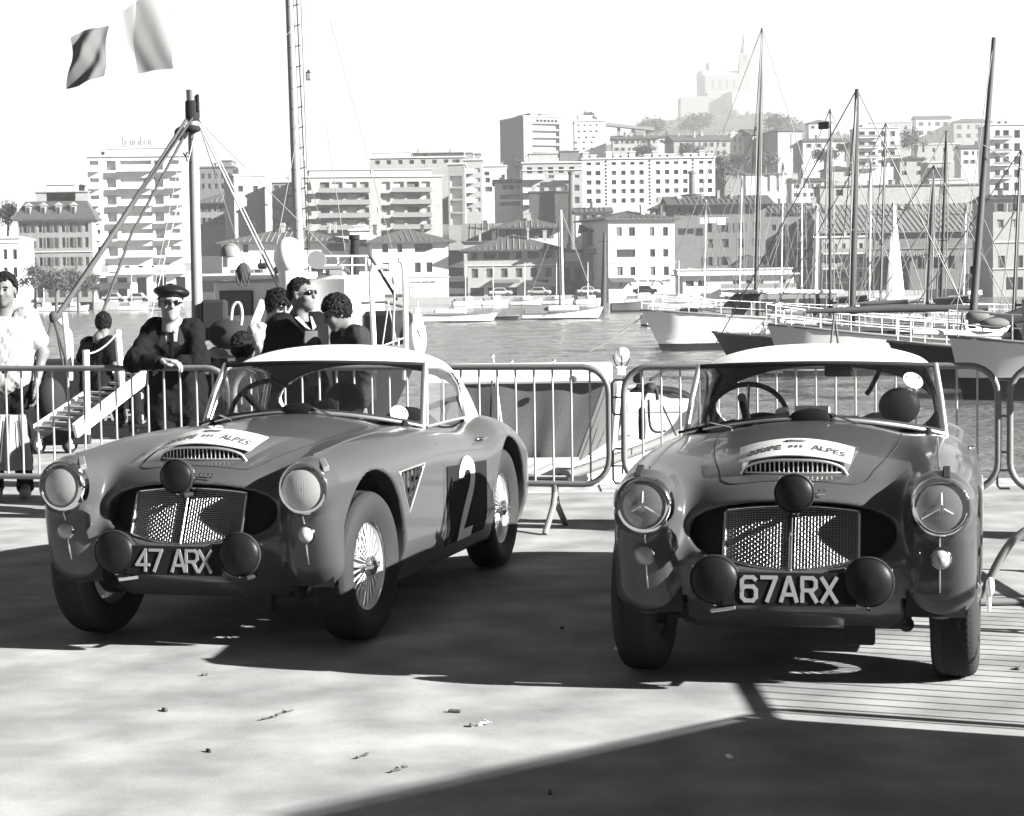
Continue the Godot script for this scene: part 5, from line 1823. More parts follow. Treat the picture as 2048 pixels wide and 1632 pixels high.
func rails(o: Node3D, L: float, beam: float, fs: float, fb: float, rake: float, u0: float, u1: float, h: float, r: float, m: Material) -> void:
	var rl := part("guard_rail", MB.new(), m, o) if false else null
	for s in [-1.0, 1.0]:
		var top := []
		var n := 9
		for k in n:
			var u := lerpf(u0, u1, k / float(n - 1))
			var p := hull_pt(L, beam, fs, fb, rake, u, fs + (fb - fs) * u * u, s)
			p.z *= .95
			top.append(p + Vector3(0, h, 0))
			part("stanchion", MB.new().tube([p, p + Vector3(0, h, 0)], r, 5), m, o)
		part("guard_rail", MB.new().tube(top, r, 5), m, o)
		var low := []
		for p in top:
			low.append(p - Vector3(0, h * .5, 0))
		part("guard_wire", MB.new().tube(low, r * .6, 4), m, o)

func rig(o: Node3D, foot: Vector3, head: Vector3, r: float, m: Material, L: float, boom := true) -> void:
	var ms := part("mast", MB.new().tube([foot, foot.lerp(head, .6), head], [r, r * .9, r * .55], 10), m, o)
	var h := head.y - foot.y
	for f in [.45, .72]:
		if h > 6.0 or f > .6:
			var p := foot.lerp(head, f)
			part("spreader", MB.new().tube([p - Vector3(0, 0, h * .05), p + Vector3(0, 0, h * .05)], r * .25, 5), m, ms)
			var st := MB.new()
			for s in [-1.0, 1.0]:
				st.tube([foot + Vector3(0, 0, s * h * .055), p + Vector3(0, 0, s * h * .05), head], .02, 4)
			part("shrouds", st, M.wire, ms)
	part("stay", MB.new().tube([head, Vector3(L * .98, foot.y, 0)], .02, 4).tube([head, Vector3(-L * .9, foot.y, 0)], .02, 4).tube([head, foot + Vector3(L * .12, .6, .2)], .014, 4).tube([head.lerp(foot, .3), Vector3(L * .7, foot.y, 0)], .016, 4), M.wire, ms)
	if boom:
		part("boom", MB.new().tube([foot + Vector3(-.1, 1.1, 0), Vector3(foot.x - L * .42, foot.y + 1.2, 0)], r * .6, 8), m, o)
		part("furled_sail", MB.new().tube(sag(foot + Vector3(-.3, 1.28, 0), Vector3(foot.x - L * .40, foot.y + 1.36, 0), .06), [.08, .12, .13, .14, .13, .14, .13, .12, .11, .1, .07], 8), M.cloth_light if int(L) % 2 else M.cloth_grey, o)

# a moored yacht placed by its mast: foot and head pixels at that distance
func yacht(label: String, hx: float, hy: float, bx: float, by: float, wpx: float, z: float, L: float, turn: float, hm: Material, mm: Material, o := {}) -> Node3D:
	var foot := at(bx, by, z)
	var head := at(hx, hy, z + o.get("back", 0.0))
	var deck: float = o.get("free", .9)
	var t := thing("sailing_boat", label, "sailing boat", Vector3(foot.x, -1.25, foot.z), turn, "boats moored at the right")
	var inv := t.transform.affine_inverse()
	# the mast foot stands at .58 of the length
	var sh := Vector3(-L * .58, 0, 0)
	var hull := Node3D.new()
	hull.name = "hull"
	t.add_child(hull)
	hull.position = sh
	make_hull(hull, L, L * .27, deck * .9, deck * 1.35, L * .1, hm, M.boat_low, M.deck)
	part("coach_roof", MB.new().box(Vector3(-L * .06, deck + .22, 0), Vector3(L * .30, .5, L * .15), Basis(), .12), M.boat_white if int(z) % 2 else M.wood, t)
	for s in [-1.0, 1.0]:
		for k in 3:
			part("port_light", MB.new().box(Vector3(-L * .14 + k * L * .07, deck + .28, s * L * .076), Vector3(L * .035, .16, .03), Basis(), .01), M.pane, t)
	var f := inv * foot
	var hh := inv * head
	rig(t, Vector3(0, deck - .1, 0), Vector3(hh.x, hh.y, hh.z), wpx / (F / z) * .5, mm, L * .42, o.get("boom", true))
	var rail := Node3D.new()
	rail.name = "guard_rails"
	t.add_child(rail)
	rail.position = sh
	rails(rail, L, L * .27, deck * .9, deck * 1.35, L * .1, .08, .97, .55, .012, M.boat_pale)
	return t

func harbour() -> void:
	workboat()
	launch()
	# white motor yacht lying across, bow to the left
	var z := 84.0
	var t := thing("motor_yacht", "big white motor yacht with dark cabin, bow pointing left over open water", "motor yacht", Vector3(0, -1.25, 0), PI + .42)
	var L := 15.0
	var bow := at(1282, 630, z)
	t.position = Vector3(bow.x, -1.25, bow.z) - t.basis * Vector3(L, 0, 0)
	make_hull(t, L, 3.8, 1.05, 1.75, 1.3, M.boat_white, M.boat_low, M.deck, .3)
	rails(t, L, 3.8, 1.05, 1.75, 1.3, .25, .98, .62, .014, M.boat_white)
	var cab := part("cabin", MB.new().prism(PackedVector2Array([Vector2(6.0, .9), Vector2(10.9, 1.2), Vector2(10.3, 1.9), Vector2(9.8, 2.35), Vector2(6.0, 2.3)]), -1.15, 1.15), M.wood_dark, t)
	part("cabin_roof", MB.new().box(Vector3(7.9, 2.42, 0), Vector3(4.4, .14, 2.6), Basis(Vector3.BACK, .02), .06), M.boat_white, cab)
	for s in [-1.0, 1.0]:
		for k in 4:
			part("cabin_window", MB.new().box(Vector3(6.6 + k * .95, 1.86, s * 1.16), Vector3(.75, .5, .03), Basis(), .01), M.pane, cab)
	part("fore_deckhouse", MB.new().box(Vector3(11.9, 1.6, 0), Vector3(1.8, .35, 1.6), Basis(), .1), M.wood_dark, t)
	part("rub_rail", MB.new().tube([Vector3(6, .55, -1.93), Vector3(10.2, .62, -1.78)], .05, 6), M.wood_dark, t)
	part("anchor_rope", MB.new().tube(sag(Vector3(L - .1, 1.5, 0), Vector3(L + 2.2, -.1, 1.2), .15), .025, 4), M.rope, t)
	# grey-white cutter bow right behind the right car
	t = thing("motor_yacht", "grey-white yacht bow with slanting white rails just above the right car's roof", "motor yacht", Vector3.ZERO, PI + .34)
	L = 13.0
	bow = at(1534, 640, 58)
	t.position = Vector3(bow.x, -1.25, bow.z) - t.basis * Vector3(L, 0, 0)
	make_hull(t, L, 3.2, .75, 1.62, .8, M.boat_pale, M.boat_low, M.deck, .25)
	rails(t, L, 3.2, .75, 1.62, .8, .3, .99, .60, .013, M.boat_white)
	part("port_hole", MB.new().lathe([Vector2(.09, -.02), Vector2(.09, .02), Vector2(0, .021)], 16, Transform3D(Basis(Vector3(1, 0, 0), Vector3(0, 0, 1), Vector3(0, -1, 0)), Vector3(11.0, .95, .72))), M.pane, t)
	part("deckhouse", MB.new().box(Vector3(5.2, 1.15, 0), Vector3(3.6, .6, 1.8), Basis(), .12), M.boat_white, t)
	part("bow_fitting", MB.new().box(Vector3(12.9, 1.62, 0), Vector3(.5, .1, .12), Basis(), .02).ball(Vector3(12.6, 1.7, 0), Vector3(.12, .1, .12), 10, 8), M.steel, t)
	# ship's wheelhouse boom: long dark spar
	t = thing("black_cutter", "low black-hulled cutter with white rail between the yacht bows on the right", "sailing boat", Vector3.ZERO, PI + .12, "boats moored at the right")
	bow = at(1775, 670, 52)
	L = 9.0
	t.position = Vector3(bow.x, -1.25, bow.z) - t.basis * Vector3(L, 0, 0)
	make_hull(t, L, 2.6, .8, 1.25, 1.0, M.boat_black, M.boat_low, M.deck, .2)
	rails(t, L, 2.6, .8, 1.25, 1.0, .2, .95, .6, .012, M.boat_white)
	part("white_strake", MB.new().tube([Vector3(2, .85, 1.26), Vector3(6, .98, 1.05), Vector3(8.3, 1.15, .3)], .035, 6).tube([Vector3(2, .85, -1.26), Vector3(6, .98, -1.05), Vector3(8.3, 1.15, -.3)], .035, 6), M.boat_white, t)
	# near right hull, cut by the edge of the photo
	t = thing("sailing_boat", "near pale yacht with dark deck cover, cut by the right edge of the photo", "sailing boat", Vector3.ZERO, PI + .16, "boats moored at the right")
	bow = at(1898, 690, 47)
	L = 11.0
	t.position = Vector3(bow.x, -1.25, bow.z) - t.basis * Vector3(L, 0, 0)
	make_hull(t, L, 3.0, .9, 1.5, .5, M.boat_pale, M.boat_black, M.deck, .52)
	rails(t, L, 3.0, .9, 1.5, .5, .2, .99, .62, .02, M.steel)
	part("deck_cover", MB.new().prism(PackedVector2Array([Vector2(-1.0, 0), Vector2(0, .62), Vector2(1.0, 0)]), 3.5, 9.4, Transform3D(Basis(Vector3(0, 0, 1), Vector3.UP, Vector3(1, 0, 0)), Vector3(0, 1.2, 0))), M.cloth_dark, t)
	part("furled_black_sail", MB.new().tube(curve3([Vector3(10.2, 1.75, 0), Vector3(8.8, 2.1, 0), Vector3(7.7, 2.9, .1), Vector3(5.5, 4.4, .1)], 5), [.08, .12, .15, .17, .19, .2, .2, .21, .21, .21, .21, .2, .19, .18, .16, .12], 8), M.cloth_dark, t)
	part("sail_bundle", MB.new().ball(Vector3(10.25, 1.95, .1), Vector3(.30, .17, .2), 14, 10).ball(Vector3(9.9, 1.78, -.1), Vector3(.36, .14, .22), 14, 10), M.cloth_grey, t)
	part("bowsprit", MB.new().tube([Vector3(9.5, 1.5, 0), Vector3(11.9, 1.62, 0)], .07, 8), M.boat_pale, t)
	part("mast", MB.new().tube([t.transform.affine_inverse() * at(1944, 655, 48), t.transform.affine_inverse() * at(1988, 76, 50)], [.10, .055], 10), M.spar_dark, t)
	part("lantern", MB.new().box(t.transform.affine_inverse() * at(1948, 540, 48.5), Vector3(.16, .2, .16), Basis(), .03), M.black, t)
	part("stays", MB.new().tube([t.transform.affine_inverse() * at(1988, 76, 50), Vector3(10.9, 1.5, 0)], .012, 4).tube([t.transform.affine_inverse() * at(1966, 290, 49), Vector3(2, 1.2, 0)], .014, 4), M.wire, t)
	# long dark boom lying level
	var boom := thing("laid_spar", "long dark horizontal spar resting in crutches above the black cutter", "spar", at(1790, 619, 56))
	part("spar", MB.new().tube([Vector3(-2.5, -.02, 0), Vector3(0, .03, 0), Vector3(2.6, .0, 0)], [.06, .13, .08], 10), M.spar_dark, boom)
	for x in [-1.7, 1.9]:
		part("crutch", MB.new().tube([Vector3(x, -.1, 0), Vector3(x - .15, -1.2, .1)], .035, 6).tube([Vector3(x, -.1, 0), Vector3(x + .15, -1.2, -.1)], .035, 6), M.wood, boom)
	# masts and hulls of the yachts behind
	var W: Material = M.boat_white
	var D: Material = M.spar_dark
	yacht("yacht whose slim dark mast crosses the hilltop church's right side", 1524, 56, 1509, 618, 7, 92, 12.0, PI - .3, M.boat_white, D)
	var rd := yacht("yacht with a square board near the top of its mast", 1660, 218, 1660, 618, 7, 86, 10.0, PI - .5, M.boat_pale, D)
	part("mast_board", MB.new().box(rd.transform.affine_inverse() * at(1648, 251, 86), Vector3(.5, .32, .12), Basis(), .04), M.black, rd)
	yacht("old sailing boat with the thickest dark mast", 1714, 178, 1702, 628, 15, 64, 11.0, PI - .4, M.wood, D)
	yacht("yacht with a dark mast just right of the thickest mast", 1772, 246, 1759, 622, 6, 78, 9.5, PI - .2, M.boat_white, D)
	yacht("yacht with pale thin mast left of the sail", 1742, 318, 1738, 615, 4, 98, 8.0, PI + .3, M.boat_pale, W)
	yacht("yacht with dark mast in front of the warehouse lettering", 1868, 330, 1852, 622, 7, 74, 10.0, PI - .6, M.boat_pale, D)
	yacht("yacht with dark mast left of the two diagonal stays", 1893, 262, 1880, 616, 7, 82, 10.5, PI + .2, M.boat_white, D)
	yacht("yacht with short dark mast nearest the right edge", 2042, 300, 2026, 606, 9, 70, 10.0, PI - .3, M.boat_pale, D)
	yacht("small yacht with stout white mast left of the thickest mast", 1634, 408, 1629, 612, 9, 100, 8.0, PI - .7, M.boat_white, W)
	yacht("small yacht with thin pale mast before the pavilion's middle", 1484, 352, 1478, 606, 3, 130, 8.0, .4, M.boat_white, W)
	yacht("small yacht with thin pale mast before the pavilion's right end", 1566, 320, 1562, 606, 3, 125, 8.0, .7, M.boat_white, W)
	yacht("small yacht with thin pale mast right of the pavilion", 1604, 330, 1603, 608, 4, 118, 8.0, PI + .5, M.boat_pale, W)
	yacht("small yacht with thin pale mast behind the right end of the warehouse", 1932, 400, 1926, 606, 4, 112, 8.0, PI + .5, M.boat_white, W)
	yacht("small yacht with thin pale mast before the customs house's white end wall", 1412, 400, 1408, 606, 3, 135, 7.5, .3, M.boat_white, W)
	var sl := yacht("dinghy with a tall narrow white sail set", 1787, 402, 1783, 612, 4, 96, 5.5, PI - .25, M.boat_white, W, {"free": .5, "boom": false})
	var si := sl.transform.affine_inverse()
	part("white_sail", MB.new().slab(func(u, v):
		var a: Vector3 = at(1769 + 18 * pow(v, .8), 600 - 194 * v, 96)
		var b: Vector3 = at(1810 - 21 * v, 602 - 194 * v, 96.6)
		return si * (a.lerp(b, u) + Vector3(0, 0, .35 * sin(PI * u) * (1 - v * .6))), 8, 14, .02), M.sail, sl)
	# across the water
	t = thing("sailing_boat", "white sailing boat with port holes, bow right, before the shuttered houses", "sailing boat", Vector3.ZERO, .04)
	var st := at(1044, 630, 166)
	L = 6.8
	t.position = Vector3(st.x, -1.25, st.z)
	make_hull(t, L, 2.1, .5, 1.0, .8, M.boat_white, M.boat_low, M.deck, .14)
	part("coach_roof", MB.new().box(Vector3(3.4, .9, 0), Vector3(2.6, .45, 1.3), Basis(), .12), M.boat_white, t)
	for k in 6:
		part("port_hole", MB.new().lathe([Vector2(.07, -.02), Vector2(.07, .02), Vector2(0, .022)], 10, Transform3D(Basis(Vector3(1, 0, 0), Vector3(0, 0, 1), Vector3(0, -1, 0)), Vector3(2.2 + k * .62, .58, 1.06 - k * k * .018))), M.pane, t)
	part("tarpaulin", MB.new().prism(PackedVector2Array([Vector2(-.8, 0), Vector2(0, .7), Vector2(.8, 0)]), .2, 2.2, Transform3D(Basis(Vector3(0, 0, 1), Vector3.UP, Vector3(1, 0, 0)), Vector3(0, .5, 0))), M.cloth_grey, t)
	var ti := t.transform.affine_inverse()
	part("mast", MB.new().tube([ti * at(1126, 612, 166), ti * at(1122, 420, 166)], [.11, .07], 8), M.boat_white, t)
	part("mizzen_mast", MB.new().tube([ti * at(1120, 612, 167), ti * at(1117, 430, 167)], [.08, .05], 8), D, t)
	part("stay", MB.new().tube([ti * at(1122, 420, 166), ti * at(1196, 618, 166)], .03, 4).tube([ti * at(1122, 420, 166), ti * at(1050, 620, 166)], .02, 4), M.wire, t)
	t = thing("motor_boat", "long low white motor boat at the left edge of the open water", "motor boat", Vector3.ZERO, .0)
	st = at(846, 630, 160)
	t.position = Vector3(st.x, -1.25, st.z)
	make_hull(t, 6.0, 1.9, .6, .72, .9, M.boat_white, M.boat_low, M.deck, .1)
	part("cabin", MB.new().box(Vector3(2.2, .85, 0), Vector3(2.6, .4, 1.2), Basis(), .12), M.boat_white, t)
	t = thing("dinghy", "small black dinghy between the two white boats across the water", "dinghy", Vector3.ZERO, .1)
	st = at(990, 632, 165)
	t.position = Vector3(st.x, -1.25, st.z)
	make_hull(t, 2.0, .95, .34, .42, .3, M.boat_black, M.boat_black, M.wood, .1)
	t = thing("barge", "grey barge lying at the far quay left of the motor yacht's bow", "barge", Vector3.ZERO, .08)
	st = at(1222, 620, 205)
	t.position = Vector3(st.x, -1.25, st.z)
	make_hull(t, 4.4, 2.0, .9, 1.25, .3, M.cloth_grey, M.boat_low, M.deck, .2)
	t = thing("pile", "dark leaning mooring mast left of the white customs house", "mooring mast", at(1206, 606, 210))
	part("pole", MB.new().tube([Vector3(0, -1.5, 0), Vector3(.15, 3, 0), Vector3(.25, 7.4, 0)], [.32, .25, .14], 8), M.spar_dark, t)
	part("crosspiece", MB.new().tube([Vector3(-.5, 6.4, 0), Vector3(.9, 6.5, 0)], .05, 5), M.spar_dark, t)
	# a row of small craft along the far quay
	var base: Node3D = null
	var places := [[60, 301, 4.2, "leftmost"], [118, 297, 5.0, "second from the left"], [236, 300, 4.6, "third, under the balcony tower"], [300, 296, 5.2, "fourth, under the balcony tower's right half"], [905, 292, 5.0, "below the hip-roofed house"], [962, 296, 4.4, "below the shuttered house's left end"], [1022, 290, 5.4, "below the shuttered house's middle"], [1086, 298, 4.6, "below the shuttered house's right end"], [1150, 294, 5.0, "below the narrow loggia house"], [1250, 298, 4.6, "below the customs house"], [1330, 292, 5.2, "below the customs house's arch"]]
	for q in places:
		var p := at(q[0], 600, q[1])
		p.y = -1.25
		var lab: String = "small white moored boat at the far quay, " + q[3]
		if base == null:
			base = thing("small_boat", lab, "boat", p, .25, "small boats along the far quay")
			make_hull(base, 4.6, 1.7, .7, .95, .5, M.boat_white, M.boat_low, M.deck, .1)
			part("cuddy", MB.new().box(Vector3(2.4, 1.0, 0), Vector3(1.3, .6, 1.1), Basis(), .12), M.boat_white, base)
			part("cover", MB.new().prism(PackedVector2Array([Vector2(-.7, 0), Vector2(0, .45), Vector2(.7, 0)]), .3, 1.6, Transform3D(Basis(Vector3(0, 0, 1), Vector3.UP, Vector3(1, 0, 0)), Vector3(0, .7, 0))), M.cloth_grey, base)
			part("mast", MB.new().tube([Vector3(2.0, .7, 0), Vector3(2.1, 6.2, 0)], [.05, .03], 6), M.boat_white, base)
		else:
			copy(base, lab, p, .25 + .35 * sin(q[0]))
	# cars on the far quay
	var car: Node3D = null
	for q in [[52, 312, "leftmost, under the plane trees"], [228, 310, "under the balcony tower's awning"], [276, 311, "under the balcony tower's shops"], [334, 309, "right of the balcony tower's shops"], [1000, 313, "before the shop with the wide awning"], [1078, 312, "before the dark awning"], [1176, 313, "before the arched stone house"], [1290, 311, "between the two arches of the customs house"]]:
		var p := at(q[0], 600, q[1])
		p.y = 0.0
		var lab: String = "small parked car on the far quay, " + q[2]
		if car == null:
			car = thing("parked_car", lab, "car", p, 0.1, "cars on the far quay")
			part("body", MB.new().box(Vector3(0, .55, 0), Vector3(3.8, .6, 1.5), Basis(), .18).prism(PackedVector2Array([Vector2(-1.3, .8), Vector2(-.8, 1.35), Vector2(.6, 1.35), Vector2(1.1, .8)]), -.65, .65), M.stone_pale, car)
			for x in [-1.15, 1.15]:
				for zz in [-.7, .7]:
					part("wheel", MB.new().lathe([Vector2(0, -.08), Vector2(.3, -.08), Vector2(.3, .08), Vector2(0, .08)], 14, Transform3D(Basis(Vector3(1, 0, 0), Vector3(0, 0, 1), Vector3(0, -1, 0)), Vector3(x, .3, zz))), M.rubber, car)
			part("side_window", MB.new().prism(PackedVector2Array([Vector2(-1.05, .85), Vector2(-.75, 1.25), Vector2(.55, 1.25), Vector2(.85, .85)]), .645, .665), M.pane, car)
		else:
			copy(car, lab, p, .1 + .2 * sin(q[0] * 3.0))

func workboat() -> void:
	var W: Material = M.boat_white
	var o := thing("workboat", "white-cabined workboat with derrick mast, cowl vent and davits behind the onlookers", "work boat", Vector3(-3.3, -1.25, -27.5))
	var inv := o.transform.affine_inverse()
	var A := func(px: float, py: float, z: float) -> Vector3: return inv * at(px, py, z)
	# hull lies along x, its side to the quay
	var hull := Node3D.new()
	hull.name = "hull"
	o.add_child(hull)
	hull.position = Vector3(-9.5, 0, -1.2)
	make_hull(hull, 11.5, 4.2, 1.35, 1.9, 1.2, M.boat_black, M.boat_low, M.deck, .25)
	# wheelhouse: shaded front, sunny right side
	var wb := Basis(Vector3.UP, -.5)
	var c: Vector3 = A.call(598, 640, 27.0)
	var wh := part("wheelhouse", MB.new().box(c + Vector3(0, -.55, 0) + wb * Vector3(-.72, 0, -1.1), Vector3(1.44, 2.2, 2.2), wb, .04), W, o)
	part("roof_slab", MB.new().box(c + Vector3(0, .36, 0) + wb * Vector3(-.72, .24, -1.05), Vector3(1.72, .09, 2.5), wb, .03), W, wh)
	for q in [[-1.12, .36], [-.86, .22], [-.28, .46]]:
		part("wheelhouse_window", MB.new().box(c + wb * Vector3(q[0], .24, .015), Vector3(q[1], .34, .05), wb, .01), M.pane, wh)
	part("doorway", MB.new().box(c + wb * Vector3(.015, -.2, -.5), Vector3(.05, 1.2, .16), wb, .01), M.pane, wh)
	part("side_window", MB.new().box(c + wb * Vector3(.015, .3, -1.1), Vector3(.05, .3, .3), wb, .01), M.loggia, wh)
	part("side_window", MB.new().box(c + wb * Vector3(.015, .3, -1.7), Vector3(.05, .3, .3), wb, .01), M.loggia, wh)
	# searchlight drum and dome, mooring kit on the roof
	var d: Vector3 = A.call(462, 534, 26.6)
	part("dome_drum", MB.new().lathe([Vector2(0, 0), Vector2(.11, 0), Vector2(.11, .14), Vector2(0, .14)], 20, Transform3D(Basis(), d)), W, o)
	part("radar_dome", MB.new().lathe([Vector2(.13, .14), Vector2(.135, .2), Vector2(.11, .27), Vector2(.05, .31), Vector2(0, .315)], 24, Transform3D(Basis(), d), .2), M.rail_grey, o)
	part("bollard", MB.new().box(A.call(525, 532, 26.6), Vector3(.12, .08, .1), Basis(), .02).tube([A.call(521, 530, 26.6), A.call(521, 518, 26.6)], .012, 6).tube([A.call(531, 530, 26.6), A.call(531, 518, 26.6)], .012, 6), M.black, o)
	part("hung_ropes", MB.new().ball(A.call(487, 545, 26.4), Vector3(.10, .13, .06), 12, 8).tube(sag(A.call(472, 545, 26.3), A.call(485, 545, 26.3), .17), .012, 5).tube(sag(A.call(484, 545, 26.3), A.call(500, 545, 26.3), .17), .012, 5), M.rope_dark, o)
	# cowl ventilator
	var v: Vector3 = A.call(582, 690, 25.6)
	var cw := MB.new().lathe([Vector2(.13, -1.0), Vector2(.13, .80), Vector2(.15, .95)], 22, Transform3D(Basis(), v))
	var cb := Basis(Vector3(0, 0, 1), -.6) * Basis(Vector3.RIGHT, .35)
	cw.ball(v + Vector3(0, 1.13, 0), Vector3(.20, .25, .20), 22, 14)
	part("cowl_vent", cw, W, o)
	# winch drum beside the vent
	part("winch", MB.new().lathe([Vector2(.0, -.06), Vector2(.12, -.06), Vector2(.12, -.04), Vector2(.05, -.03), Vector2(.05, .03), Vector2(.12, .04), Vector2(.12, .06), Vector2(.03, .061), Vector2(0, .06)], 24, Transform3D(Basis(Vector3(1, 0, 0), Vector3(0, 0, 1), Vector3(0, -1, 0)), A.call(634, 520, 26.3))), M.rail_grey, o)
	part("winch_bed", MB.new().box(A.call(655, 536, 26.4), Vector3(.42, .05, .2), Basis(), .01).tube([A.call(670, 536, 26.4), A.call(690, 520, 26.4)], .015, 6), M.rail_grey, o)
	# after cabin and dark boat cradle between white davits
	part("after_cabin", MB.new().box(A.call(690, 620, 27.5), Vector3(.7, .95, .9), Basis(Vector3.UP, -.5), .05), W, o)
	for q in [[748, 690, 742, 560, 770, 530, 26.0], [812, 690, 808, 545, 800, 515, 26.0]]:
		part("davit", MB.new().tube(curve3([A.call(q[0] - 2, q[1] + 70, q[6]), A.call(q[0], q[1], q[6]), A.call(q[2], q[3], q[6]), A.call((q[2] + q[4]) * .5 - 4, q[5] + 6, q[6]), A.call(q[4] + 6, q[5] + 4, q[6])], 5), .035, 10), W, o)
	part("boat_cradle", MB.new().box(A.call(775, 655, 26.6), Vector3(.50, .45, .7), Basis(Vector3.UP, -.3), .06), M.boat_black, o)
	part("cradle_gunwale", MB.new().tube([A.call(722, 606, 26.4), A.call(770, 604, 26.4), A.call(818, 616, 26.4)], .022, 6), M.wood, o)
	part("derrick_arm", MB.new().tube([A.call(738, 508, 26.1), A.call(795, 600, 26.1)], .022, 6), M.spar_dark, o)
	part("tackle", MB.new().tube([A.call(790, 540, 26), A.call(786, 690, 26)], .014, 5).tube([A.call(778, 600, 26), A.call(765, 690, 26)], .008, 4).tube([A.call(775, 600, 26), A.call(792, 680, 26)], .008, 4).ball(A.call(788, 560, 26), Vector3(.035, .06, .03), 10, 8).ball(A.call(737, 525, 26), Vector3(.03, .05, .03), 10, 8), M.rope, o)
	part("crane_arm", MB.new().box(A.call(845, 510, 26.2), Vector3(.36, .05, .05), Basis(Vector3.BACK, .35), .01), W, o)
	for k in 7:
		part("bow_stanchion", MB.new().tube([A.call(826 + k * 4, 700 - k * 3, 26.8 - k * .1), A.call(828 + k * 3.4, 604 + abs(k - 2) * 12, 26.8 - k * .1)], .014, 6), W, o)
	part("bow_bulwark", MB.new().ball(A.call(832, 680, 26.4), Vector3(.14, .26, .2), 16, 12), W, o)
	part("deck_rail", MB.new().tube([A.call(770, 690, 25.9), A.call(808, 676, 25.9)], .012, 5).tube([A.call(797, 676, 25.9), A.call(797, 692, 25.9)], .012, 5), W, o)
	# derrick mast and its gear
	var dm := part("derrick_mast", MB.new().tube([A.call(398, 900, 25.0), A.call(394, 600, 25.0), A.call(385, 235, 25.0), A.call(384, 180, 25.0)], [.075, .07, .06, .075], 14), M.mast_grey, o)
	part("masthead_band", MB.new().lathe([Vector2(.085, -.22), Vector2(.09, -.2), Vector2(.09, .0), Vector2(.085, .02)], 16, Transform3D(Basis(), A.call(384.5, 205, 25.0))), M.black, dm)
	part("masthead_fitting", MB.new().box(A.call(396, 206, 24.95), Vector3(.03, .22, .05), Basis(), .008), M.black, dm)
	part("pulley_block", MB.new().ball(A.call(362, 267, 24.9), Vector3(.085, .085, .06), 16, 12), M.black, dm)
	part("mast_collar", MB.new().ball(A.call(386, 258, 24.9), Vector3(.10, .05, .07), 12, 8), M.black, dm)
	part("lamp_fork", MB.new().tube([A.call(384, 325, 24.9), A.call(374, 322, 24.9), A.call(371, 312, 24.9), A.call(366, 306, 24.9)], .01, 5).tube([A.call(371, 312, 24.9), A.call(375, 304, 24.9)], .01, 5), M.black, dm)
	part("topping_spar", MB.new().tube([A.call(372, 240, 24.8), A.call(238, 450, 23.6), A.call(112, 636, 22.6)], [.02, .035, .03], 8), M.spar_dark, o)
	part("spar_tackle", MB.new().tube([A.call(362, 268, 24.8), A.call(112, 632, 22.5)], .014, 5).tube([A.call(385, 236, 24.8), A.call(106, 640, 22.6)], .016, 5).tube([A.call(366, 276, 24.8), A.call(262, 470, 24), A.call(204, 628, 23)], .018, 5).ball(A.call(107, 634, 22.5), Vector3(.05, .07, .05), 12, 8), M.rope_dark, o)
	part("tackle_falls", MB.new().tube([A.call(107, 640, 22.5), A.call(140, 745, 22.3)], .018, 5).tube([A.call(110, 640, 22.5), A.call(128, 740, 22.3)], .014, 5).tube([A.call(103, 640, 22.5), A.call(96, 670, 22.4)], .012, 5), M.rope_dark, o)
	part("white_davit", MB.new().tube(curve3([A.call(140, 760, 22), A.call(140, 680, 22), A.call(134, 660, 22), A.call(118, 640, 22)], 5), .032, 8), W, o)
	part("shrouds", MB.new().tube([A.call(392, 236, 25), A.call(612, 690, 26)], .013, 5).tube([A.call(398, 236, 25), A.call(596, 640, 26)], .010, 5).tube([A.call(394, 250, 25), A.call(300, 640, 24)], .006, 4), M.rope, o)
	part("tarpaulin_heap", MB.new().ball(A.call(455, 668, 24.5), Vector3(.24, .19, .2), 20, 12), M.black, o)
	part("buoy", MB.new().ball(A.call(100, 800, 21.9), Vector3(.17, .24, .2), 18, 12), M.black, o)
	part("locker", MB.new().box(A.call(430, 640, 24.8), Vector3(.3, .5, .3), Basis(), .03), M.black, o)
	part("coiled_hawser", MB.new().tube(curve3([A.call(462, 640, 24.2), A.call(466, 612, 24.2), A.call(478, 606, 24.2), A.call(484, 625, 24.2), A.call(482, 650, 24.2)], 5), .022, 6), M.rope, o)
	part("leaning_plank", MB.new().box(A.call(510, 645, 22.0), Vector3(.085, .52, .03), Basis(Vector3.BACK, -.40), .004), W, o)
	part("bulwark", MB.new().box(Vector3(-1.9, 2.02, 4.9), Vector3(3.3, .12, .12), Basis(), .03).box(Vector3(-1.9, 1.4, 5.0), Vector3(3.3, 1.2, .06)), M.boat_black, o)
	var nm := part("name_board", MB.new().box(A.call(245, 830, 21.7), Vector3(.52, .2, .03), Basis(), .005), M.boat_black, o)
	part_mesh("name_lettering", letters("ARFE", .17, .01), M.plate_white, nm, Transform3D(Basis(), A.call(245, 830, 21.68)))
	for k in 5:
		part("gear_block", MB.new().box(A.call(268 + (k % 2) * 8, 770 + k * 22, 21.4), Vector3(.10, .07, .08), Basis(Vector3.UP, .3 * k), .012), W if k % 2 else M.black, o)
	part("lifebuoy", ring_on(func(t): return c + wb * Vector3(.03, -.12, -.82) + Vector3(0, cos(t * TAU) * .13, 0) + wb * Vector3(0, 0, sin(t * TAU) * .13), 24, .035), W, o)
	for k in 5:
		part("roof_stanchion", MB.new().tube([A.call(620 + k * 28, 552, 27.6), A.call(620 + k * 28, 512, 27.6)], .012, 5), W, o)
	part("roof_rail", MB.new().tube([A.call(612, 512, 27.6), A.call(740, 512, 27.6)], .013, 5), W, o)
	part("roof_rail", MB.new().tube([A.call(612, 530, 27.6), A.call(740, 530, 27.6)], .010, 5), W, o)
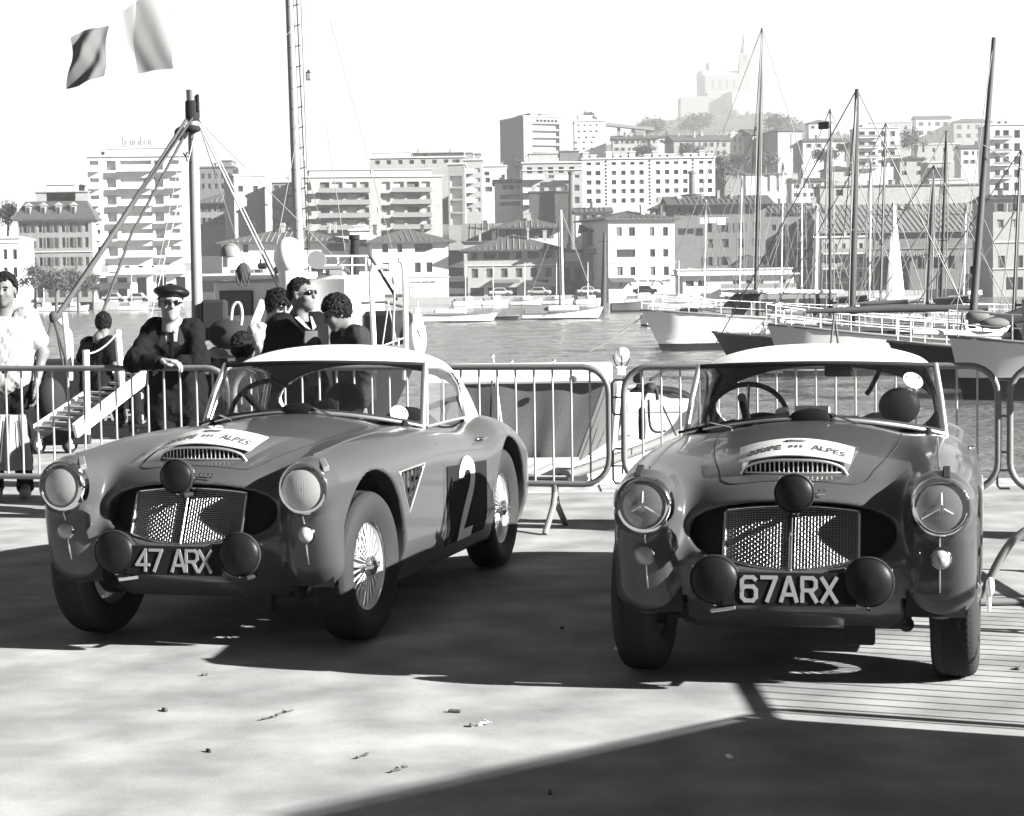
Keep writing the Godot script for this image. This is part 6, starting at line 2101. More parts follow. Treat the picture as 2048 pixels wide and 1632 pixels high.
	part("exhaust_stack", MB.new().lathe([Vector2(.07, -.2), Vector2(.06, .45), Vector2(.075, .46), Vector2(.075, .52), Vector2(.05, .52)], 14, Transform3D(Basis(), A.call(710, 545, 27.8))), M.black, o)
	part("crate", MB.new().box(A.call(668, 542, 27.2), Vector3(.2, .12, .16), Basis(Vector3.UP, .4), .01), M.wood, o)
	part("signal_lamp", MB.new().box(A.call(552, 540, 26.6), Vector3(.05, .09, .05), Basis(), .01).tube([A.call(552, 546, 26.6), A.call(552, 556, 26.6)], .01, 5), M.black, o)
	part("aerial_lines", MB.new().tube([A.call(386, 236, 25), A.call(584, 60, 28.5)], .005, 4).tube([A.call(396, 240, 25), A.call(700, 545, 27)], .007, 4).tube([A.call(398, 250, 25), A.call(500, 560, 26)], .006, 4).tube([A.call(372, 250, 25), A.call(300, 620, 24)], .006, 4).tube([A.call(600, 240, 28.8), A.call(540, 560, 27)], .006, 4), M.wire, o)
	# tall mast with a ladder of rungs, and the lantern on its stay
	var tm := thing("ladder_mast", "tall mast with a rung ladder on its right side, cut by the photo top", "mast", Vector3(at(603, 600, 29).x, -1.25, -29))
	var iv := tm.transform.affine_inverse()
	var a: Vector3 = iv * at(604, 640, 29)
	var b: Vector3 = iv * at(576, -90, 29)
	part("mast", MB.new().tube([a - Vector3(0, 1.4, 0), a, b], [.088, .084, .06], 14), M.mast_grey, tm)
	var r0 := (b - a)
	part("ladder_wire", MB.new().tube([a + Vector3(.135, 0, .05), b + Vector3(.10, 0, .05)], .008, 5).tube([a + Vector3(.155, 0, .05), b + Vector3(.16, 0, .0)], .004, 4), M.black, tm)
	for k in 18:
		var p := a + r0 * (k + .5) / 18.0
		var rr := lerpf(.085, .06, k / 18.0)
		part("rung", MB.new().tube([p + Vector3(-.02, -.02, rr), p + Vector3(rr * .8, 0, rr * .5), p + Vector3(.135, .02, .05)], .008, 5), M.black, tm)
	part("stays", MB.new().tube([iv * at(660, 40, 29), iv * at(740, 330, 29.5), iv * at(790, 520, 29.8)], .005, 4).tube([iv * at(652, 250, 29), iv * at(690, 500, 29)], .006, 4).tube([iv * at(590, 250, 28.8), iv * at(640, 440, 28)], .005, 4), M.wire, tm)
	part("stay_insulator", MB.new().ball(iv * at(743, 345, 29.5), Vector3(.02, .05, .02), 8, 6).ball(iv * at(757, 420, 29.5), Vector3(.02, .05, .02), 8, 6), M.rope, tm)
	var ln := thing("lantern", "small square lantern hanging in the air right of the ladder mast", "lantern", at(617, 153, 29))
	part("lamp_box", MB.new().box(Vector3.ZERO, Vector3(.075, .11, .075), Basis(), .012), M.rail_grey, ln)
	part("lamp_cap", MB.new().lathe([Vector2(.045, .055), Vector2(.012, .08), Vector2(.012, .095), Vector2(0, .1)], 12), M.black, ln)
	part("halyard", MB.new().tube([Vector3(0, .1, 0), Vector3(-.02, 1.6, 0)], .003, 4), M.wire, ln)
	# flag
	var fl := thing("flag", "big three-band flag blowing left from a thin staff above the derrick mast", "flag", at(384, 180, 25.0))
	var fi := fl.transform.affine_inverse()
	part("staff", MB.new().tube([Vector3.ZERO, fi * at(376, -80, 25.0)], .006, 6), M.sail, fl)
	var keys := [[346, -32, 349, 138], [310, -22, 310, 140], [270, 4, 271, 147], [244, 22, 246, 156], [217, 50, 208, 152], [196, 56, 186, 160], [170, 60, 160, 172], [147, 76, 134, 177]]
	var cloth := func(u: float, v: float) -> Vector3:
		var f: float = u * 7.0
		var i := mini(int(f), 6)
		var t: float = f - i
		var p: Array = keys[i]
		var q: Array = keys[i + 1]
		var bulge := sin(u * 8.0 + v * 2.0) * .05 + sin(u * 34.0 + v * 9.0) * .005 * (1.0 - smoothstep(.25, .3, u) * (1.0 - smoothstep(.56, .6, u)))
		bulge += smoothstep(.57, .8, u) * .06 * sin(v * 7.0 - u * 16.0)
		var top := at(lerpf(p[0], q[0], t), lerpf(p[1], q[1], t), 25.0)
		var bot := at(lerpf(p[2], q[2], t), lerpf(p[3], q[3], t), 25.0)
		return fi * (top.lerp(bot, v) + Vector3(sin(v * 6.0 + u * 5.0) * .02, 0, bulge))
	part("blue_band", MB.new().slab(func(u, v): return cloth.call(u * .2857, v), 14, 16, .004), M.flag_blue, fl)
	part("white_band", MB.new().slab(func(u, v): return cloth.call(.2857 + u * .2857, v), 14, 16, .004), M.flag_white, fl)
	part("red_band", MB.new().slab(func(u, v): return cloth.call(.5714 + u * .4286, v), 20, 16, .004), M.flag_red, fl)
	gangway()

func gangway() -> void:
	var o := thing("gangway", "white wheeled gangway with treads leading up to the workboat", "gangway", Vector3.ZERO)
	o.position = at(140, 900, 19.6)
	o.position.y = 0.0
	var inv := o.transform.affine_inverse()
	var A := func(px: float, py: float, z: float) -> Vector3: return inv * at(px, py, z)
	var l0: Vector3 = A.call(66, 862, 19.9)
	var l1: Vector3 = A.call(232, 750, 21.3)
	var r0: Vector3 = A.call(150, 862, 19.4)
	var r1: Vector3 = A.call(310, 738, 20.8)
	for q in [[l0, l1], [r0, r1]]:
		var d: Vector3 = (q[1] - q[0])
		var b: Basis = Basis.looking_at(d.normalized(), Vector3.UP)
		part("stringer", MB.new().box((q[0] + q[1]) * .5, Vector3(.05, .15 if q[0] == r0 else .10, d.length()), b, .01), M.boat_white, o)
	for k in 12:
		var t := (k + .5) / 12.0
		var a := l0.lerp(l1, t)
		var c := r0.lerp(r1, t)
		part("tread", MB.new().tube([a, c], .022, 6) if false else MB.new().box((a + c) * .5, Vector3((c - a).length(), .025, .09), Basis(Vector3.UP, -atan2((c - a).z, (c - a).x)), .005), M.wood_pale, o)
	for q in [[172, 700, 174, 868, 19.6], [235, 660, 246, 800, 20.3], [128, 625, 140, 745, 21.0]]:
		part("post", MB.new().tube([A.call(q[0], q[1], q[4]), A.call(q[2], q[3], q[4])], .034, 8), M.boat_white, o)
	part("hand_rope", MB.new().tube(sag(A.call(172, 708, 19.6), A.call(236, 664, 20.3), .05), .009, 5), M.rope, o)
	var side := Transform3D(Basis(Vector3(0, 1, 0), Vector3(1, 0, 0), Vector3(0, 0, -1)), Vector3.ZERO)
	for x in [-.30, .0]:
		var w := part("wheel", MB.new().lathe([Vector2(.05, -.03), Vector2(.085, -.03), Vector2(.095, -.015), Vector2(.095, .015), Vector2(.085, .03), Vector2(.05, .03)], 24, Transform3D(Basis(Vector3.UP, -.5) * side.basis, Vector3(x, .095, x * -.2))), M.rubber, o)
		part("hub", MB.new().lathe([Vector2(0, -.028), Vector2(.055, -.028), Vector2(.055, .028), Vector2(.02, .034), Vector2(0, .034)], 20, Transform3D(Basis(Vector3.UP, -.5) * side.basis, Vector3(x, .095, x * -.2))), M.boat_white, w)
	part("axle", MB.new().tube([Vector3(-.34, .095, .06), Vector3(.02, .095, 0)], .018, 6), M.under, o)
	part("foot_plate", MB.new().box((l0 + r0) * .5 + Vector3(0, -.06, .02), Vector3((r0 - l0).length(), .14, .1), Basis(), .01), M.under, o)

func launch() -> void:
	var W: Material = M.boat_white
	var o := thing("launch", "white launch with grey cabin bulkhead moored between the two cars", "motor boat", Vector3(-.45, -1.25, -16.2), PI * .5 - .227)
	var inv := o.transform.affine_inverse()
	var A := func(px: float, py: float, z: float) -> Vector3: return inv * at(px, py, z)
	make_hull(o, 9.0, 2.5, 1.30, 1.55, .9, W, M.boat_low, W, .2)
	# stern well with a slatted floor
	part("stern_platform", MB.new().box(Vector3(.35, 1.24, 0), Vector3(.95, .10, 1.9), Basis(), .01), M.under, o)
	for k in 11:
		part("floor_slat", MB.new().box(Vector3(.35, 1.31, -.72 + k * .135), Vector3(.92, .03, .085), Basis(Vector3.UP, .0), .006), M.wood_pale, o)
	# grey canvas bulkhead with a white roof edge
	var p: Array = [A.call(905, 925, 17.3), A.call(1150, 930, 17.3), A.call(1212, 760, 17.3), A.call(905, 752, 17.3)]
	var bk := Node3D.new()
	bk.name = "cabin"
	o.add_child(bk)
	bk.transform = inv * Transform3D(Basis(), Vector3(at(1030, 760, 18.0).x, .05, -17.4))
	var bi := (o.transform * bk.transform).affine_inverse()
	var cvs := MB.new().slab(func(u, v):
		var a: Vector3 = at(880 + (1148 - 880) * u, 918 + 8 * u, 17.35 + .010 * sin(u * 31.0))
		var b: Vector3 = at(880 + (1212 - 880) * u, 752, 17.25)
		return bi * (a.lerp(b, v) + Vector3(0, 0, .010 * sin(u * 17.0 + v * 2.0))), 26, 8, .02)
	part("canvas_side", cvs, M.canvas, bk)
	part("canvas_right_side", MB.new().slab(func(u, v):
		var a: Vector3 = at(1150, 926, 17.35).lerp(at(1235, 870, 19.8), u)
		var b: Vector3 = at(1212, 752, 17.25).lerp(at(1262, 738, 19.8), u)
		return bi * a.lerp(b, v), 6, 6, .02), M.canvas, bk)
	part("roof", MB.new().box(bi * at(1050, 745, 18.55) , Vector3(1.62, .075, 2.7), Basis(Vector3.UP, -.05), .02), W, bk)
	part("roof_post", MB.new().tube([bi * at(1238, 760, 17.6), bi * at(1226, 905, 17.4)], .028, 8), W, bk)
	part("base_plank", MB.new().box(bi * at(1060, 926, 17.28), Vector3(.85, .09, .06), Basis(), .01), M.wood_pale, bk)
	for q in [[985, 712, 990, 742], [1108, 722, 1109, 740], [1023, 724, 1024, 740]]:
		part("roof_cleat", MB.new().tube([bi * at(q[0], q[1], 17.6), bi * at(q[2], q[3], 17.6)], .012, 6).ball(bi * at(q[0], q[1], 17.6), Vector3(.02, .018, .02), 8, 6), M.steel, bk)
	part("boat_hook", MB.new().tube([bi * at(992, 765, 17.1), bi * at(1010, 905, 17.0)], .011, 6), W, bk)
	part("line_coil", MB.new().ball(bi * at(1146, 758, 17.1), Vector3(.035, .03, .02), 10, 8).tube([bi * at(984, 760, 17.1), bi * at(980, 850, 17.1)], .008, 5), M.rope_dark, bk)
	# round lamp on its cage
	var lp := Node3D.new()
	lp.name = "deck_lamp"
	o.add_child(lp)
	lp.transform = inv * Transform3D(Basis(), at(1243, 738, 17.4))
	part("globe", MB.new().ball(Vector3(.01, .125, 0), Vector3(.062, .066, .062), 22, 16), M.milk_white, lp)
	for k in 4:
		var a := TAU * k / 4.0
		part("cage_wire", MB.new().tube(curve3([Vector3(0, 0, 0), Vector3(cos(a) * .055, .05, sin(a) * .055), Vector3(cos(a) * .072, .12, sin(a) * .072)], 4), .005, 5), M.black, lp)
	part("lamp_base", MB.new().lathe([Vector2(.0, -.05), Vector2(.035, -.05), Vector2(.03, .0), Vector2(.05, .02), Vector2(0, .03)], 14), W, lp)
	# side deck clutter
	part("winch_head", MB.new().box(A.call(1276, 752, 19), Vector3(.09, .13, .09), Basis(Vector3.BACK, .15), .02), M.black, o)
	part("anchor_gear", MB.new().ball(A.call(1300, 775, 19.5), Vector3(.07, .05, .06), 10, 8).tube(curve3([A.call(1285, 800, 19.5), A.call(1300, 770, 19.5), A.call(1312, 778, 19.5), A.call(1315, 800, 19.5)], 4), .02, 6).tube([A.call(1300, 760, 20), A.call(1330, 740, 21)], .014, 5), M.under, o)
	part("hatch", MB.new().box(A.call(1320, 812, 19.6), Vector3(.8, .10, .55), Basis(), .02), W, o)
	part("fender", MB.new().lathe([Vector2(0, -.16), Vector2(.03, -.15), Vector2(.035, 0), Vector2(.03, .12), Vector2(.008, .14), Vector2(.008, .2)], 14, Transform3D(Basis(), A.call(1284, 845, 17.8))), M.black, o)
	part("hose", MB.new().tube(curve3([A.call(1297, 800, 18.5), A.call(1300, 850, 18.3), A.call(1312, 864, 18.3), A.call(1330, 862, 18.4)], 5), .012, 6), M.black, o)
	part("mooring_line", MB.new().tube([A.call(1325, 812, 18.4), A.call(1352, 870, 17.6)], .009, 5), M.rope_dark, o)
	part("warps", MB.new().tube(curve3([A.call(1034, 925, 16.6), A.call(1055, 945, 16.4), A.call(1078, 955, 16.35)], 4), .022, 6).tube(curve3([A.call(1034, 945, 16.5), A.call(1060, 955, 16.35), A.call(1085, 958, 16.3)], 4), .02, 6).ball(A.call(1082, 950, 16.35), Vector3(.04, .035, .04), 10, 8), M.rope_dark, o)

# ------------------------------------------------------------------ barriers and small things on the quay
func rail_pt(px: float) -> Vector3:
	var k := (px - 1024.0) / F
	var z := 12.917 / (1.0 + .29 * k)
	return Vector3(k * z, 0, -z)

func make_barrier(label: String, a: Vector3, b: Vector3, feet := [.14, .86], hooks := true) -> Node3D:
	var d := b - a
	var L := d.length()
	var o := thing("crowd_barrier", label, "barrier", a, -atan2(d.z, d.x), "steel crowd barriers along the quay")
	var r := .021
	var pts := []
	var c := .17
	for q in [[c, .30, -PI / 2, -PI], [c, 1.055, PI, PI / 2], [L - c, 1.055, PI / 2, 0.0], [L - c, .30, 0.0, -PI / 2]]:
		for k in 7:
			var t := lerpf(q[2], q[3], k / 6.0)
			var cy: float = q[1] + (c if q[1] < .5 else -c)
			pts.append(Vector3(q[0] + cos(t) * c, cy + sin(t) * c, 0))
	part("frame", MB.new().tube(pts, r, 10, true), M.tube, o)
	var n := int(round(L / .122))
	for k in range(1, n):
		var x := L * k / n
		var e := maxf(0.0, c - minf(x, L - x))
		var dy := c - sqrt(maxf(0.0, c * c - e * e))
		part("bar", MB.new().tube([Vector3(x, .30 + dy, 0), Vector3(x, 1.055 - dy, 0)], .0075, 6), M.bar, o)
	for f in feet:
		var x: float = L * f
		var ft := part("foot", MB.new().tube([Vector3(x, .30, 0), Vector3(x, .22, 0)], .024, 8), M.tube, o)
		part("foot_leg", MB.new().tube([Vector3(x, .25, 0), Vector3(x, .16, .05), Vector3(x, .0, .27)], .021, 8).tube([Vector3(x, .25, 0), Vector3(x, .16, -.05), Vector3(x, .0, -.27)], .021, 8), M.tube, ft)
	if hooks:
		for y in [.42, .86]:
			part("hook", MB.new().tube([Vector3(L, y, 0), Vector3(L + .085, y, 0), Vector3(L + .085, y - .05, 0)], .008, 6), M.tube, o)
			part("eye_bracket", MB.new().tube([Vector3(0, y + .11, 0), Vector3(-.06, y + .11, 0), Vector3(-.075, y + .09, 0), Vector3(-.075, y - .09, 0), Vector3(-.06, y - .11, 0), Vector3(0, y - .11, 0)], .008, 6), M.tube, o)
	return o

func barriers() -> void:
	make_barrier("steel crowd barrier the old man in the beret leans on", rail_pt(-290), rail_pt(459))
	make_barrier("steel crowd barrier between the cars, in front of the launch", rail_pt(468), rail_pt(1218))
	make_barrier("steel crowd barrier behind the right car", rail_pt(1248), rail_pt(1998))
	make_barrier("steel crowd barrier cut by the right edge of the photo", rail_pt(2022), rail_pt(2760), [.2, .86])
	# a line of barriers off to the right whose bars shade the ground
	for k in 3:
		make_barrier("crowd barrier in the line beside the cars, %s section from the camera" % ["first", "second", "third"][k], Vector3(3.12, 0, -3.7 - 2.42 * k), Vector3(3.12, 0, -6.07 - 2.42 * k))
	var h := thing("steel_hoop", "low bent steel hoop standing on the quay behind the right car's rear wheel", "hoop", Vector3(2.35, 0, -9.6))
	var p := [Vector3(-.10, 0, 0), Vector3(.0, .22, 0), Vector3(.09, .335, 0), Vector3(.2, .375, 0), Vector3(.5, .38, 0), Vector3(.75, .375, 0), Vector3(.9, .3, 0), Vector3(1.0, 0, 0)]
	part("hoop", MB.new().tube(curve3(p, 5), .021, 10), M.tube, h)
	part("base_bar", MB.new().tube([Vector3(-.10, .02, .02), Vector3(1.0, .02, .02)], .018, 8), M.tube, h)

func small_things() -> void:
	# out of view to the right: sloping screen shaped to shade the foreground
	var a := Vector3(3.27, 0, -6.1)
	var d := Vector3(2.13, 0, 2.7)
	var t := thing("unseen_shelter", "unseen sloping canvas shelter outside the frame, placed to shade the foreground", "shelter", a, -atan2(d.z, d.x))
	var L := d.length()
	var g := MB.new()
	g.prism(PackedVector2Array([Vector2(0, 0), Vector2(L, 0), Vector2(L, 2.9), Vector2(0, 1.18)]), 0.0, -.03)
	part("canvas_wall", g, M.canvas, t)
	part("canvas_roof", MB.new().slab(func(u, v): return Vector3(L * u, 1.2 + 1.72 * u, -.3 * v), 6, 4, .02), M.canvas, t)
	for x in [0.0, 1.0]:
		for z in [-.05, -.28]:
			part("post", MB.new().tube([Vector3(L * x, 0, z), Vector3(L * x, 1.18 + 1.7 * x, z)], .03, 8), M.wood, t)
	# out-of-view houses behind the photographer, placed to darken car fronts and reflections
	var k := 0
	for q in [[-78.0, 24.0, 21.0, "left"], [-52.0, 26.0, 24.0, "left of the middle"], [-24.0, 25.0, 20.0, "middle"], [3.0, 26.0, 23.0, "right of the middle"], [31.0, 24.0, 21.0, "right"]]:
		var b: Node3D = thing("unseen_quay_house", "unseen grey house behind the photographer that darkens the car fronts, %s one" % q[3], "building", Vector3(q[0], 0, 34), 0.0, "unseen houses behind the photographer")
		var rows := []
		for r in 5:
			var cc := []
			for c in 7:
				cc.append([1.6 + c * 3.3, 2.9 + c * 3.3])
			rows.append([2.6 + r * 3.6, 4.8 + r * 3.6, cc])
		var mb := MB.new()
		front(mb, 0, q[1], 0, q[2], rows, 0.0, .3)
		mb.quad(Vector3(0, 0, 0), Vector3(0, q[2], 0), Vector3(0, q[2], -12), Vector3(0, 0, -12), Vector3.LEFT)
		mb.quad(Vector3(q[1], 0, 0), Vector3(q[1], q[2], 0), Vector3(q[1], q[2], -12), Vector3(q[1], 0, -12), Vector3.RIGHT)
		mb.quad(Vector3(0, q[2], 0), Vector3(q[1], q[2], 0), Vector3(q[1], q[2], -12), Vector3(0, q[2], -12), Vector3.UP)
		var turn := Transform3D(Basis(Vector3.UP, PI), Vector3(q[1], 0, 0))
		part("wall", mb, M.stone_dark, b, turn)
		part("windows", MB.new().box(Vector3(q[1] * .5, q[2] * .5 - .5, .28), Vector3(q[1] - 1.0, q[2] - 2.0, .05)), M.shutter, b)
		part("roof", MB.new().prism(PackedVector2Array([Vector2(-.6, q[2]), Vector2(6, q[2] + 2.6), Vector2(12.6, q[2])]), -.2, q[1] + .2, Transform3D(Basis(Vector3(0, 0, 1), Vector3.UP, Vector3(1, 0, 0)), Vector3.ZERO)), M.tile, b)
		k += 1
	# litter on the quay
	var rng := RandomNumberGenerator.new()
	rng.seed = 5
	var spots := [[557, 1440, .17, "longest dark twig, lying in the sun at the lower left of the middle", 1], [410, 1358, .03, "small dark pebble left of the long twig", 0], [910, 1433, .05, "dark stub right of the long twig", 0], [942, 1462, .03, "small dark pebble below the dark stub", 0], [970, 1458, .06, "pale straw beside the pebble below the stub", 1], [418, 1514, .03, "tiny upright chip in the sunlit foreground", 0], [725, 1525, .07, "little tuft of dry weed in the sunlit foreground", 1], [800, 1552, .06, "straw lying near the edge of the foreground shade", 1], [1460, 1528, .05, "pale cigarette end lying in the foreground shade", 0], [1124, 1262, .03, "dead leaf in the shade between the cars", 0], [2038, 1345, .05, "dark rag scrap on the sunlit strip at the right edge", 0], [1236, 1306, .05, "pale scrap of paper by the right car's left front wheel", 0], [330, 1430, .04, "crumpled leaf left of the long twig", 0], [1100, 1600, .03, "small stone at the bottom of the photo", 0]]
	for q in spots:
		var yh: float = 572.0 - .01448 * (q[0] - 1024.0)
		var pz: float = F * EYE / (q[1] - yh)
		var o := at(q[0], q[1], pz)
		o.y = 0.0
		var mb := MB.new()
		if q[4] == 1:
			var pts := []
			for i in 6:
				var f := i / 5.0 - .5
				pts.append(Vector3(f * q[2] * .6 + rng.randf_range(-.008, .008), .004 + rng.randf() * .006, -f * q[2] + rng.randf_range(-.01, .01)))
			mb.tube(pts, .0035, 5)
			for i in 4:
				mb.tube([pts[1 + i], pts[1 + i] + Vector3(rng.randf_range(-.02, .02), .006, rng.randf_range(-.02, .02))], .002, 4)
		else:
			mb.box(Vector3(0, .006, 0), Vector3(q[2], .012, q[2] * .4), Basis(Vector3.UP, rng.randf() * 3.0), .004)
		var pale: bool = "pale" in String(q[3])
		lone("litter", q[3], "litter", mb, M.cloth_light if pale else M.bark, Transform3D(Basis(), o))

# ------------------------------------------------------------------ people
var folds := FastNoiseLite.new()

func cap(p: Vector3, a: Vector3, b: Vector3, ra: float, rb: float) -> float:
	var ab := b - a
	var t := clampf((p - a).dot(ab) / maxf(ab.length_squared(), 1e-9), 0.0, 1.0)
	return p.distance_to(a + ab * t) - lerpf(ra, rb, t)

func bones_mesh(bones: Array, cell: float, k: float, cut := [], holes := [], fold := 0.0) -> MB:      # bones: [a, b, ra, rb]; cut: planes [point, normal] that trim
	var lo := Vector3(1e9, 1e9, 1e9)
	var hi := -lo
	for b in bones:
		for e in 2:
			lo = lo.min(b[e] - Vector3.ONE * (b[2 + e] + cell * 2))
			hi = hi.max(b[e] + Vector3.ONE * (b[2 + e] + cell * 2))
	var fn := func(p: Vector3) -> float:
		var d := 1e9
		for b in bones:
			d = smin(d, cap(p, b[0], b[1], b[2], b[3]), k) if d < 1e8 else cap(p, b[0], b[1], b[2], b[3])
		for c in cut:
			d = maxf(d, (p - c[0]).dot(c[1]))
		for b in holes:
			d = smax(d, -cap(p, b[0], b[1], b[2], b[3]), .02)
		if fold > 0.0 and absf(d) < .06:
			d += fold * folds.get_noise_3d(p.x * 1.3 + p.y * .5, p.y * .75, p.z * 1.3) + fold * .7 * sin(p.y * 46.0 + p.x * 30.0 + 5.0 * folds.get_noise_3d(p.x, p.y + 9.0, p.z)) * folds.get_noise_3d(p.x * .6, p.y * .6, p.z * .6 + 3.0)
		return d
	return nets(fn, lo, hi, cell, false, 1.25)

func ell(p: Vector3, c: Vector3, r: Vector3) -> float:
	var q := (p - c) / r
	var l := q.length()
	return (l - 1.0) * minf(r.x, minf(r.y, r.z)) if l > .01 else -r.x

func head_sdf(p: Vector3) -> float:
	var x: float = absf(p.x)
	var q := Vector3(x, p.y, p.z)
	var d := ell(p, Vector3(0, .025, -.012), Vector3(.076, .100, .096))
	d = smin(d, ell(p, Vector3(0, -.055, .025), Vector3(.056, .062, .066)), .04)
	d = smin(d, cap(q, Vector3(.0, .034, .080), Vector3(.034, .032, .070), .011, .010), .015)
	d = smin(d, cap(p, Vector3(0, .02, .084), Vector3(0, -.022, .103), .009, .014), .012)
	d = smin(d, ell(q, Vector3(.040, -.028, .058), Vector3(.022, .022, .022)), .02)
	d = smax(d, -(q.distance_to(Vector3(.031, .010, .096)) - .017), .012)
	d = smin(d, cap(q, Vector3(0, -.050, .084), Vector3(.018, -.051, .078), .0075, .005), .008)
	d = smin(d, cap(p, Vector3(0, -.098, .062), Vector3(0, -.094, .06), .02, .02), .025)
	d = smin(d, ell(q, Vector3(.079, .0, -.008), Vector3(.011, .031, .019)), .008)
	d = smin(d, cap(p, Vector3(0, -.05, -.03), Vector3(0, -.18, -.035), .052, .058), .03)
	return d

func hair_sdf(p: Vector3, puff: float, line: float) -> float:
	var d := ell(p, Vector3(0, .028 + puff * .3, -.016), Vector3(.081 + puff, .103 + puff, .101 + puff))
	var wob := .007 * folds.get_noise_3d(p.x * 4.0, p.y * 4.0, p.z * 4.0) + .007 * folds.get_noise_3d(p.x * 11.0, p.y * 11.0, p.z * 11.0)
	line += .03 * folds.get_noise_3d(p.x * 5.0, 3.0, p.z * 5.0) + .02 * smoothstep(.02, .06, absf(p.x)) * smoothstep(.0, .06, p.z)
	return maxf(d + wob, line - (p.y * .75 - p.z * .66))

# a hand in its own frame: palm centre at 0, fingers along +x, palm facing -y, thumb on the +z side
func hand_bones(xf: Transform3D, curl: float, spread := 1.0) -> Array:
	var out := []
	for k in 4:
		var z := (.030 - .020 * k) * spread
		var l: float = [.040, .044, .041, .032][k]
		var a := Vector3(.040, 0, z)
		out.append([xf * Vector3(-.045, 0, z * .5), xf * a, .015, .0125])
		var an := curl * .6
		for j in 3:
			var b: Vector3 = a + Vector3(cos(an), -sin(an), 0) * l * [1.0, .68, .55][j]
			out.append([xf * a, xf * b, .0095 - .0008 * j, .0088 - .001 * j])
			a = b
			an += curl
	var t0 := Vector3(-.035, -.005, .028)
	var t1 := Vector3(-.002, -.014, .052)
	var t2 := Vector3(.024, -.020, .055)
	var t3 := Vector3(.045, -.026, .048)
	out.append([xf * t0, xf * t1, .016, .012])
	out.append([xf * t1, xf * t2, .0115, .010])
	out.append([xf * t2, xf * t3, .010, .008])
	return out

